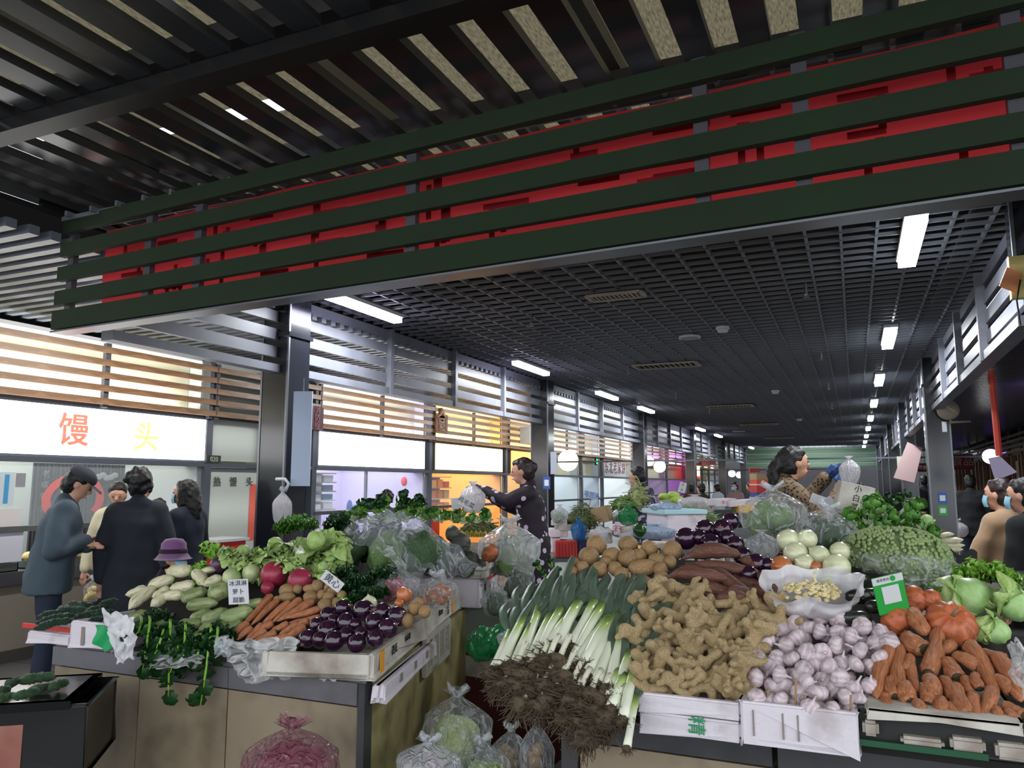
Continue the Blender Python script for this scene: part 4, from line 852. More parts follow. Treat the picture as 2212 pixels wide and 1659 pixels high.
# leaves
def leafmesh(name, m, L=1., W=.5, curl=.5, ruf=.08, nf=7, nu=6, nv=8, cup=.25, seed=0, stem=0.):
    def f(u, v):
        x = (u-.5)*2; w = W*(math.sin(PI*min(1, .08+v*.92))**.6 if v < .97 else .25); th = curl*v
        z = cup*x*x*W+ruf*math.sin(nf*PI*v+seed+x*2)*abs(x)**1.5+.04*noise.noise(V((x*2, v*3, seed)))
        y = L*v; return (x*w, y*math.cos(th)-z*math.sin(th)*.3, y*math.sin(th)*.6+z)
    return MB().grid(f, nu, nv).mesh(name, m, True)
def ribmesh(m, L=.8, r=.05, curl=.5):
    return MB().tube([(0, L*t*math.cos(curl*t), L*t*math.sin(curl*t)*.6+.01) for t in (0, .25, .5, .75, 1)], [r, r*.8, r*.5, r*.3, r*.1], 5).mesh('rib', m, True)
def headp(m, n, W, L, name='leaf', ball=None, ruf=.1, seed=0, open_=.9, rib=True, curl=-.9, hs=.8):
    """a head of leaves: list of parts with transforms baked per leaf"""
    r = random.Random(seed); out = []
    if ball: out.append(('heart', blob('heart', (hs, hs, hs*1.05), ball, .12, 3., 18, 12, seed=seed)))
    for k in range(n):
        a = 2*PI*k/n*1.618*2; lv = k/n
        lm = leafmesh('leaf', m, L*r.uniform(.85, 1.1), W*r.uniform(.85, 1.15), curl*r.uniform(.8, 1.2), ruf, r.choice((5, 7, 9)), 7, 9, .35, r.random()*9)
        tilt = open_*(1-.55*lv); M = Matrix.Rotation(a, 4, 'Z') @ Matrix.Translation((0, .10, -.75+.1*lv)) @ Matrix.Rotation(PI/2-tilt, 4, 'X'); lm.transform(M); out.append(('leaf', lm))
    return out
P_nap = [headp(M_leafp, 24, .66, 1.65, ball=M_leafp, ruf=.20, seed=i, open_=1.0, curl=-1.2, hs=.34) for i in range(2)]
P_cab = [headp(M_leafp, 8, .85, 1.75, ball=mat('cabbage ball', (.70, .82, .58), .4, col2=(.60, .76, .44), scale=3), ruf=.05, seed=i+5, open_=.55, curl=-1.6) for i in range(2)]
P_let = [headp(M_leafl, 22, .42, 1.15, ruf=.24, seed=i+11, open_=1.25, curl=-.3) for i in range(2)]
P_par = [headp(M_leaf, 34, .26, 1.15, ruf=.26, seed=i+17, open_=1.45, curl=-.2) for i in range(2)]
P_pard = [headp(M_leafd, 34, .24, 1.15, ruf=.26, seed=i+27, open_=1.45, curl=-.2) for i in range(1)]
def bokp(i, m=None, st=None):
    r = random.Random(60+i); out = []
    for k in range(5):
        a = 2*PI*k/5+r.random(); sm = MB().tube([(0, 0, 0), (0, .16, .25), (0, .22, .5), (0, .25, .62)], [.10, .09, .05, .03], 6, flat=.6); M = Matrix.Rotation(a, 4, 'Z'); 
        s_ = sm.mesh('stem', st or M_rib, True); s_.transform(M); out.append(('stem', s_))
        lm = leafmesh('leaf', m or M_leaf, .62*r.uniform(.8, 1.15), .27, .9, .03, 5, 5, 6, .2, r.random()*9); lm.transform(M @ Matrix.Translation((0, .22, .55)) @ Matrix.Rotation(r.uniform(.3, 1.2), 4, 'X')); out.append(('leaf', lm))
    return out
P_bok = [bokp(i) for i in range(3)]; P_bokd = [bokp(i+5, M_leafd, M_leafl) for i in range(2)]

# --- left stall
place('daikon', P_dai, [(1115, 500, 985, 515, 40), (1010, 545, 870, 605, 36), (905, 600, 765, 720, 38), (850, 600, 745, 640, 26), (1130, 580, 1010, 600, 40), (1150, 515, 1200, 580, 38), (1300, 545, 1205, 585, 30), (965, 640, 895, 705, 34), (1065, 640, 960, 655, 32), (985, 600, 900, 650, 28), (1185, 620, 1120, 640, 30)], HL, C1, 'white daikon radish, {i} from the left in the {r} row of the radish heap', 'radish', 'daikon radishes in the heap', 'long')
place('white_radish', P_dai[:1], [(1232, 493, 46)], HL, C1, 'round white radish on top of the daikon heap beside the dark purple cabbage', 'radish', None)
place('pale_radish', P_wr, [(1365, 540, 58), (1480, 512, 56)], HL, C1, 'big pale green radish, {i} from the left in the {r} row by the red radishes', 'radish', 'pale green radishes')
place('red_radish', P_rr, [(1613, 520, 78), (1768, 555, 74), (1575, 600, 40)], HL, C1, 'large red radish, {i} from the left in the {r} row behind the potatoes', 'radish', 'red radishes', rowh=25)
place('green_radish', P_gr, [(1080, 670, 1210, 615, 40), (1110, 710, 1275, 690, 38), (1130, 790, 1230, 735, 42), (1200, 800, 1335, 735, 46), (1310, 790, 1480, 735, 46), (1240, 640, 1340, 600, 56), (1410, 720, 1560, 680, 30), (1060, 820, 1180, 800, 40), (1180, 860, 1330, 820, 40)], HL, C1, 'green radish, {i} from the left in the {r} row under the price card', 'radish', 'green radishes', 'long')
place('potato', P_pot, [(1690, 615, 50, 42), (1752, 606, 30), (1828, 603, 46, 28), (1690, 652, 52, 32), (1830, 655, 45), (1935, 655, 38), (1960, 602, 55), (1915, 705, 48), (2012, 642, 30), (1895, 640, 32), (1630, 668, 24), (1990, 690, 40), (1870, 590, 40)], HL, C1, 'brown potato, {i} from the left in the {r} row of the potatoes behind the carrots', 'potato', 'potatoes behind the carrots')
place('carrot', P_car, [(1590, 650, 1435, 810, 27), (1630, 680, 1480, 815, 23), (1700, 690, 1530, 830, 25), (1765, 668, 1600, 800, 27), (1835, 680, 1640, 795, 29), (1875, 725, 1680, 780, 22), (1885, 770, 1700, 805, 21), (1455, 810, 1370, 890, 26), (1480, 840, 1400, 900, 24), (1560, 850, 1480, 895, 24), (1690, 810, 1600, 850, 24), (1750, 815, 1650, 870, 25), (1690, 880, 1560, 915, 24), (1790, 830, 1650, 905, 27), (1540, 820, 1450, 900, 26), (1620, 860, 1500, 905, 24), (1810, 795, 1700, 850, 24), (1600, 810, 1500, 870, 24)], HL, C1, 'orange carrot, {i} from the left in the {r} row of the bundle beside the eggplants', 'carrot', 'carrots beside the eggplants', 'long', lift=.01)
place('eggplant', P_egg, [(520, 720, 54), (432, 762, 52), (640, 732, 64), (750, 742, 56), (840, 768, 60), (705, 805, 58), (540, 805, 58), (468, 792, 38), (595, 815, 38), (362, 815, 42), (430, 852, 62), (312, 897, 54), (470, 912, 62), (602, 926, 56), (625, 868, 42), (712, 898, 50), (785, 838, 60), (385, 905, 50), (540, 880, 50)], HL, C2, 'glossy purple eggplant, {i} from the left in the {r} row of the corner tray', 'eggplant', 'eggplants in the corner tray', rowh=20, lift=.02)
place('apple_radish', P_onib, [(880, 640, 48), (850, 690, 30)], HL, C2, 'red and yellow onion, {i} from the left in the {r} row by the knotted bag', 'onion', 'onions by the knotted bag')
place('white_onion', P_oni, [(675, 690, 46)], HL, C2, 'pale green onion showing behind the eggplants', 'onion', None)
place('potato', P_pot, [(940, 720, 44), (1000, 740, 40), (900, 790, 40), (960, 690, 34)], lambda x, y: HL(x, y), C2, 'reddish potato, {i} from the left in the {r} row inside the second foam tray', 'potato', 'potatoes in the second foam tray')
H3 = lambda x, y: at_d(x, y, 4.7)
place('dark_pumpkin', [[('body', blob('body', (1, 1, .88), M_kab, .03, 1, 30, 14, rib=10, ra=.10, seed=i, dent=.2)), ('stem', MB().tube([(0, 0, .6), (0, .03, .85)], [.10, .07], 6).mesh('stem', mat('pumpkin stem', (.52, .48, .36), .8), True))] for i in range(2)],
      [(1060, 345, 66), (1210, 345, 72), (1165, 280, 48), (1120, 418, 62), (1270, 440, 58), (1000, 452, 58), (1245, 482, 58), (1340, 455, 36), (1140, 490, 52), (1060, 478, 50)], H3, C2, 'dark ribbed pumpkin, {i} from the left in the {r} row of the white tray', 'pumpkin', 'dark pumpkins in the tray', rowh=26)
place('orange_squash', [blob('orange_squash', (1, .8, .95), mat('two-tone squash', (.78, .42, .22), .5, col2=(.25, .26, .20), scale=1.2), .04, 1, rib=9, ra=.06)], [(1385, 395, 58)], H3, C2, 'dark squash with an orange patch at the end of the pumpkin tray', 'squash', None)
place('napa_cabbage', P_nap, [(1430, 385, 115), (1620, 350, 140), (1520, 450, 95), (1720, 450, 100), (1900, 480, 95)], lambda x, y: HL(x, y), C1, 'pale green leafy cabbage, {i} from the left in the {r} row behind the radishes', 'cabbage', 'leafy cabbages behind the radishes', rnd=False)
place('napa_cabbage', P_nap, [(1860, 320, 165)], lambda x, y: HL(x, y), C1, 'big pale cabbage with a drooping veined leaf beside the bagged greens', 'cabbage', None, rnd=False)
place('lettuce', P_let, [(1290, 375, 100), (1160, 475, 60), (2030, 670, 50), (1040, 590, 30)], HL, C1, 'small yellow green lettuce, {i} from the left in the {r} row at the left stall', 'lettuce', 'small lettuces of the left stall', rnd=False)
place('purple_cabbage', [blob('purple_cabbage', (1, 1, .9), mat('purple cabbage', (.26, .16, .27), .35, col2=(.36, .24, .34), scale=2), .06, 2)], [(1290, 465, 54)], HL, C1, 'dark purple cabbage between the lettuce and the radishes', 'cabbage', None)
H4 = lambda x, y: at_d(x, y, 4.6)
place('curly_greens', P_par, [(1720, 190, 78), (1800, 200, 70), (1660, 230, 50)], H4, C1, 'bright curly parsley bunch, {i} from the left in the {r} row behind the cabbages', 'greens', 'curly parsley bunches', rnd=False)
place('curly_greens', P_pard, [(1960, 190, 72), (2030, 230, 72), (2080, 300, 60)], H4, C1, 'dark green parsley bunch, {i} from the left in the {r} row behind the cabbages', 'greens', 'dark parsley bunches', rnd=False)
def bokheap(items, H, tf, fmt, grp, protos, sc=1., cat='greens', name='bok_choy'):
    pts = [tf(a, b) for a, b, *_ in items]; lab = rowlabels(pts, fmt, 14)
    k = 1/(tf(1, 0)[0]-tf(0, 0)[0])
    for i, it in enumerate(items):
        P = H(*pts[i]); s = it[2]*m_per_px(P)/k*1.5*sc; a = rg.uniform(-1.2, 1.2); d = (CM @ V((math.sin(a), .5+.5*rg.random(), .55)))
        put(name, protos, P-V((0, 0, s*.3)), zalong(d, rg.uniform(0, 6)), s, lab[i], cat, grp)
bokheap([(640+rg.uniform(-20, 20)+70*k, 125-35*j*(1-abs(k-2.5)/3.2)+rg.uniform(-8, 8), 52) for j in range(3) for k in range(6)], H4, C2, 'leafy dark green bok choy, {i} from the left in the {r} row behind the bagged greens', 'bok choy heap of the left stall', P_bokd)
# dark cucumbers at the far left
Hc = lambda x, y: on_heap(x, y, 1.0, 2.5, .35)
place('cucumber', P_cuc, [(205, 835, 430, 790, 24), (215, 800, 440, 755, 24), (230, 765, 420, 730, 23), (330, 740, 500, 725, 23), (345, 712, 510, 702, 22), (400, 690, 545, 692, 20), (440, 770, 560, 735, 24), (520, 735, 640, 700, 22), (580, 700, 690, 668, 22), (560, 760, 660, 730, 22)], Hc, C1, 'dark bumpy cucumber, {i} from the left in the {r} row at the end of the left stall', 'cucumber', 'dark cucumbers at the stall end', 'long')
place('cucumber', P_cuc, [(530, 790, 600, 775, 28), (545, 745, 625, 735, 26)], Hc, C1, 'short green cucumber, {i} from the left in the {r} row of the white foam box', 'cucumber', 'short cucumbers in the foam box', 'long')
place('bitter_melon', [spindle('bitter_melon', [(0, .1), (.06, .6), (.3, 1.), (.75, .9), (.93, .55), (1, .08)], mat('pale bitter melon', (.36, .50, .34), .35, col2=(.24, .38, .24), scale=2, bump=1., bscale=20), 14, .4, .22, i, 26, .08) for i in range(3)],
      [(-20, 1200, 60, 1185, 26), (45, 1175, 110, 1150, 26), (110, 1150, 320, 1130, 32), (75, 1235, 230, 1205, 28), (290, 1190, 340, 1175, 26), (330, 1165, 400, 1160, 26), (180, 1190, 300, 1170, 24), (-10, 1240, 70, 1230, 24)], lambda x, y: at_z(x, y, .84), C1, 'pale green bitter melon, {i} from the left in the {r} row of the black crate', 'bitter melon', 'bitter melons in the black crate', 'long')
# --- right stall
place('potato', P_potL, [(560, 232, 66, 68), (510, 305, 68, 66, 20), (762, 228, 66, 58), (655, 300, 64, 56, 30), (765, 315, 70, 64), (900, 252, 56, 52), (965, 330, 76, 46, -15), (1045, 268, 66), (865, 375, 104, 56, 4), (580, 388, 55), (680, 382, 48), (415, 350, 44), (400, 400, 40), (975, 437, 50, 40), (850, 462, 66, 40), (970, 388, 48), (470, 375, 45), (830, 300, 50), (620, 340, 40), (720, 420, 50), (1030, 340, 44)], HR_, C3, 'big brown potato, {i} from the left in the {r} row of the heap above the leeks', 'potato', 'potatoes above the leeks', rowh=22)
place('eggplant', P_egg, [(1132, 188, 70), (1255, 128, 62), (1367, 128, 66), (1300, 218, 62), (1450, 228, 58), (1220, 180, 50), (1400, 185, 56), (1500, 300, 60), (1585, 350, 66), (1540, 420, 60), (1640, 440, 56), (1420, 80, 56), (1660, 360, 50)], HR_, C3, 'glossy black-purple eggplant, {i} from the left in the {r} row beyond the sweet potatoes', 'eggplant', 'eggplants beyond the sweet potatoes', rowh=24)
place('sweet_potato', P_sp, [(1120, 320, 1500, 305, 52), (1140, 345, 1640, 425, 40), (1000, 445, 1470, 450, 44), (950, 495, 1340, 555, 40), (1290, 350, 1660, 575, 48), (1560, 480, 1740, 570, 36), (1590, 420, 1710, 530, 34), (1190, 385, 1360, 378, 34), (1380, 530, 1560, 490, 44), (1560, 605, 1750, 600, 34), (1300, 570, 1600, 600, 38), (1480, 335, 1560, 385, 34), (1100, 365, 1260, 370, 38), (1200, 500, 1480, 540, 46), (1450, 420, 1640, 480, 44), (1640, 540, 1760, 590, 36)], HR_, C3, 'reddish brown sweet potato, {i} from the left in the {r} row behind the ginger', 'sweet potato', 'sweet potatoes behind the ginger', 'long', lift=.015, rowh=10)
def inpoly(x, y, P):
    c = False; n = len(P)
    for i in range(n):
        (x1, y1), (x2, y2) = P[i], P[i-1]
        if (y1 > y) != (y2 > y) and x < (x2-x1)*(y-y1)/(y2-y1)+x1: c = not c
    return c
def scatter(P, d, seed, tries=6000):
    r = random.Random(seed); out = []; xs = [p[0] for p in P]; ys = [p[1] for p in P]
    for _ in range(tries):
        x, y = r.uniform(min(xs), max(xs)), r.uniform(min(ys), max(ys))
        if inpoly(x, y, P) and all((x-a)**2+(y-b)**2 > d*d for a, b in out): out.append((x, y))
    return out
gp = [(870, 1185), (830, 1000), (800, 780), (890, 530), (1180, 510), (1240, 600), (1500, 590), (1740, 640), (1720, 780), (1600, 900), (1560, 1060), (1500, 1180)]
gi = scatter(gp, 78, 4); pts = [C3(*p) for p in gi]; lab = rowlabels(pts, 'knobbly ginger root, {i} from the left in the {r} row of the ginger heap', 20)
for i, q in enumerate(pts):
    P = HR_(*q); s = 95*m_per_px(P)/2.968; a = rg.choice((0, .3, -.4, .8, -.9, 1.3))
    M3 = CM @ Euler((rg.uniform(-.5, .5), rg.uniform(-.3, .3), a)).to_matrix(); P = P-ray(*q).normalized()*rg.uniform(-.03, .03)
    put('ginger_root', P_gin, P, M3, s*rg.uniform(.95, 1.25), lab[i], 'ginger', 'ginger roots in the heap')
gp = [(120, 1190), (110, 850), (200, 640), (320, 500), (520, 475), (900, 500), (1130, 610), (1180, 680), (1090, 800), (1030, 1000), (950, 1230), (780, 1260), (560, 1200), (300, 1150)]
gi = scatter(gp, 98, 8); pts = [C4(*p) for p in gi]; lab = rowlabels(pts, 'purplish white garlic bulb, {i} from the left in the {r} row of the garlic heap', 24)
for i, q in enumerate(pts):
    P = HR_(*q); s = 78*m_per_px(P)/3.614; P = P-ray(*q).normalized()*rg.uniform(-.03, .035)
    put('garlic_bulb', P_gar, P, rrot(rg) if rg.random() < .5 else CM @ Euler((rg.uniform(-1.6, -.5), rg.uniform(-.6, .6), rg.uniform(0, 6))).to_matrix(), s*rg.uniform(.85, 1.08), lab[i], 'garlic', 'garlic bulbs in the heap')
ul = rowlabels(pts, 'half-hidden garlic bulb of the under layer, {i} from left in {r} row', 24)
for jj, q in enumerate(pts):                     # a second layer below
    P = HR_(q[0]+16, q[1]+4)+ray(*q).normalized()*.075
    put('garlic_bulb', P_gar, P, rrot(rg), 76*m_per_px(P)/3.614, ul[jj], 'garlic', 'under layer of garlic bulbs')
place('carrot', P_car2, [(1345, 465, 1430, 610, 66), (1410, 720, 1290, 620, 76), (1470, 910, 1545, 560, 66), (1160, 730, 1060, 1095, 64), (1240, 1040, 1245, 690, 56), (1330, 870, 1390, 1060, 42), (1490, 1100, 1480, 960, 70), (1660, 1110, 1570, 960, 52), (1760, 1230, 1680, 1020, 66), (1780, 700, 1990, 1060, 64), (2010, 800, 2190, 1130, 64), (1680, 940, 1590, 820, 66), (1840, 870, 1660, 780, 52), (2070, 800, 1890, 740, 38), (1640, 690, 1590, 740, 46), (1320, 1130, 1290, 1000, 68), (1200, 1090, 1180, 960, 52), (1460, 1150, 1440, 1040, 56), (1820, 1100, 1860, 1310, 48), (1960, 1060, 1890, 1220, 54), (1900, 1220, 1935, 1350, 44), (2190, 1240, 2060, 1160, 56), (1560, 1240, 1540, 1110, 60), (1400, 1260, 1380, 1150, 56), (1860, 1030, 1830, 930, 44), (2000, 1290, 1980, 1180, 50), (1140, 1180, 1120, 1080, 46), (1680, 1270, 1650, 1150, 52), (2110, 1060, 1990, 950, 50), (1750, 960, 1790, 1060, 40), (2140, 1290, 2090, 1220, 46), (2240, 1000, 2160, 880, 56), (1280, 900, 1330, 780, 50)], HR_, C4, 'thick soil-stained carrot, {i} from the left in the {r} row of the carrot heap by the garlic', 'carrot', 'thick carrots by the garlic', 'long', rowh=13)
P_pum = [[('body', blob('body', (1, 1, .82), M_pum, .03, 1, 36, 16, rib=12, ra=.10, seed=i, dent=.25)), ('stem', MB().tube([(0, 0, .55), (.03, 0, .8), (.1, 0, .95)], [.09, .06, .07], 6).mesh('stem', mat('pumpkin stem', (.52, .48, .36), .8), True))] for i in range(2)]
for nm, it, lab, M3 in (('orange_pumpkin', (1640, 540, 195), 'large ribbed orange pumpkin with a blemish behind the carrots', (-.9, .2, .4)), ('orange_pumpkin', (1215, 515, 128), 'smooth red-orange pumpkin in front of the green payment card', (.6, .4, 0)), ('orange_pumpkin', (1345, 350, 118), 'orange pumpkin behind the green payment card', (.2, 1.2, 0)), ('orange_pumpkin', (1480, 350, 90), 'small orange pumpkin in the shade under the big cabbage', (.2, .3, 0))):
    q = C4(it[0], it[1]); P = HR_(*q); put(nm, P_pum, P+ray(*q).normalized()*.03, CM @ Euler(M3).to_matrix(), it[2]*m_per_px(P)/3.614, lab, 'pumpkin', 'orange pumpkins')
place('black_squash', [[('body', blob('body', (1, .8, .7), mat('black squash', (.10, .11, .10), .3, col2=(.15, .16, .14), scale=3, coat=.2), .03, 1, rib=8, ra=.07, seed=i)), ('stem', MB().tube([(0, 0, .5), (.03, 0, .75)], [.08, .05], 6).mesh('stem', MC['pumpkin stem'], True))] for i in range(2)], [(885, 195, 125, 82), (925, 320, 115, 78), (900, 490, 132, 76), (1010, 300, 90, 60), (1040, 400, 80, 70)], HR_, C4, 'black-skinned squash, {i} from the left in the {r} row beside the payment card', 'squash', 'black squashes', rowh=20)
for x, y, r, lab in ((1790, 320, 215, 'big round green cabbage beside the orange pumpkins'), (2130, 380, 190, 'green cabbage at the right edge behind the thick carrots'), (1990, 590, 150, 'smaller smooth cabbage just above the thick carrots')):
    q = C4(x, y); P = HR_(*q)+ray(*q).normalized()*.08; put('cabbage', P_cab, P, CM @ Euler((-.9, rg.uniform(-.3, .3), rg.uniform(0, 6))).to_matrix(), r*m_per_px(P)/3.614*.82, lab, 'cabbage', 'round cabbages')
Hl = lambda x, y: at_d(x, y, 3.5)
place('lettuce', P_let, [(1640, 130, 140), (1780, 90, 150), (1930, 90, 150), (2080, 120, 140), (1520, 250, 100)], Hl, C4, 'bright curly lettuce, {i} from the left in the {r} row behind the big cabbage', 'lettuce', 'curly lettuces behind the cabbages', rnd=False, rowh=20)
place('white_onion', P_oni, [(630, 830, 76), (755, 825, 70), (680, 922, 82), (840, 935, 70), (740, 990, 68), (955, 1012, 92), (975, 905, 66), (820, 1072, 56), (905, 1098, 62)], HR_, C5, 'shiny white onion, {i} from the left in the {r} row above the peeled garlic', 'onion', 'white onions above the peeled garlic', rowh=22)
place('brown_onion', P_onib, [(585, 1010, 76), (815, 1010, 44), (655, 1065, 50), (600, 1100, 48)], HR_, C5, 'brown-skinned onion, {i} from the left in the {r} row among the white onions', 'onion', 'brown onions', rowh=22)
# leeks
def tuftmesh(seed, n=90, m=None):
    r = random.Random(seed); mb = MB()
    mb.sph((0, 0, -.3), (.9, .9, .6), 10, 6).warp(lambda p: p*(1+.4*noise.noise(p*2)))
    for _ in range(n):
        d = V((r.gauss(0, 1), r.gauss(0, 1), -abs(r.gauss(.6, .8)))).normalized(); L = r.uniform(1., 2.4); p = V((0, 0, 0)); pp = [p]
        for k in range(3): p = p+(d+V((r.uniform(-.7, .7), r.uniform(-.7, .7), -.2))).normalized()*L/3; pp.append(p)
        mb.tube(pp, [.09, .07, .05, .03], 3, cap=False)
    return mb.mesh('roots', M_root, True)
TF = [tuftmesh(i) for i in range(3)]
def leek(pts_, r, lab, grp='leeks of the right stall', H=HR_, leaves=4, tuft=1.4, lift=0., m=None):
    a, b, c = [H(*C3(*p)) for p in pts_]; rd = ray(*C3(*pts_[0])).normalized(); a = a-rd*lift; b = b-rd*lift; c = c-rd*lift*.6; k = m_per_px(a)/2.968; R_ = r*k
    t = thing('leek', lab, 'leek', a, grp); L = []
    mid = (a+b)/2+V((0, 0, R_*rg.uniform(0, .8))); stp = [a, a*.6+mid*.4, mid, (mid+b)/2+V((0, 0, .002)), b]
    st = MB().tube([V(p)-a for p in stp], [R_*1.12, R_*.98, R_*.92, R_*.92, R_*1.05], 10); me = st.mesh('stalk', m or M_leek, True); link('stalk', me, t)
    tfm = TF[rg.randrange(3)]; M3 = zalong(b-a, rg.uniform(0, 6)); link('roots', tfm, t, M=TRS(V((0, 0, 0)), M3, R_*tuft*rg.uniform(.8, 1.2)))
    d = (c-b); side_ = d.cross(V((0, 0, 1))).normalized()
    for q in range(leaves):
        off = (q-(leaves-1)/2); e = c-b+side_*off*R_*2.6+V((0, 0, rg.uniform(-.02, .03)))+d*rg.uniform(-.2, .15); w = R_*rg.uniform(.8, 1.15)
        def f(u, v, e=e, off=off, w=w): x = (u-.5)*2; base = b-a; p = base+e*v+side_*(off*R_*.8*math.sin(PI*v))+V((0, 0, R_*1.2*math.sin(PI*v)*.6)); ww = w*(1.-.25*v)*(1 if v < .93 else .45); return tuple(p+side_*x*ww*(.35+.65*min(1, v*4))+V((0, 0, .5))*(-abs(x)*ww*.9 if True else 0))
        link('leaf', MB().grid(f, 4, 8).mesh('leaf', M_leafk, True), t)
    return t
LK = [((-100, 1045), (10, 800), (120, 600)), ((-60, 1040), (90, 710), (190, 490)), ((55, 1060), (190, 640), (330, 420)), ((20, 1030), (140, 760), (240, 560)), ((130, 975), (265, 690), (380, 450)), ((190, 930), (330, 650), (435, 375)), ((300, 880), (440, 610), (500, 395)), ((400, 880), (545, 600), (600, 400)), ((410, 960), (600, 620), (690, 410)), ((400, 1010), (640, 700), (745, 450)), ((500, 1065), (690, 690), (795, 470)), ((560, 1110), (705, 750), (860, 480)), ((640, 1150), (725, 790), (910, 475)), ((690, 1180), (775, 930), (900, 560)), ((660, 1280), (740, 1080), (830, 700)), ((735, 1350), (795, 1050), (870, 640)), ((755, 1530), (815, 1210), (870, 900)), ((640, 1215), (700, 1050), (800, 760)), ((250, 900), (380, 700), (470, 480)), ((480, 1000), (640, 720), (720, 520)),
      ((-110, 1060), (60, 880), (160, 640)), ((-20, 1070), (150, 860), (280, 600)), ((350, 960), (470, 740), (560, 520)), ((600, 1190), (720, 960), (820, 640))]
pts = [C3(*a) for a, b, c in LK]; lab = rowlabels(pts, 'long white leek with dark green top, root end {i} from the left in the {r} row', 22)
for i, l in enumerate(LK): leek(l, rg.uniform(34, 42) if i != 16 else 26, lab[i], lift=.02 if i < 20 else -.03)
LK2 = [(a, b) for a, b in ((40, 1010), (110, 1060), (180, 1010), (250, 960), (320, 960), (350, 1060), (60, 1130), (140, 1150), (220, 1120), (300, 1150), (-30, 1110), (90, 1240), (190, 1260), (270, 1230), (400, 1120), (450, 1170), (520, 1180), (580, 1210), (400, 1230), (480, 1260), (560, 1290), (380, 1310), (450, 1360), (530, 1380), (600, 1360), (500, 1450), (640, 1330))]
pts = [C3(*p) for p in LK2]; lab = rowlabels(pts, 'leek with matted soil-brown roots, {i} from the left in the {r} row of the overhanging bundle', 20)
HF = lambda x, y: on_heap(x, y, .99, 2.44, .9)
for i, p in enumerate(LK2): leek((p, (p[0]+70, p[1]-150), (p[0]+110, p[1]-250)), 20, lab[i], 'leeks with matted roots', H=HF, leaves=0, tuft=4.2, lift=.02, m=mat('leek white', (.88, .88, .78), .35, dirt=(.5, .44, .32), dscale=8))

for k, (x, y0_, y1_) in enumerate(((430, 960, 1215), (502, 1090, 1215), (588, 1090, 1225), (110, 1010, 1140), (214, 1050, 1175), (860, 1090, 1230))):
    a, b = at_y(*C4(x, y0_), 2.43), at_y(*C4(x, y1_), 2.43); solo('skewer', MB().tube([b, a], .0035, 6), mat('skewer wood', (.62, .50, .36), .7), f'thin wooden skewer, {ordn(k)} stuck in the garlic box rim', 'skewer', 'skewers in the garlic box')
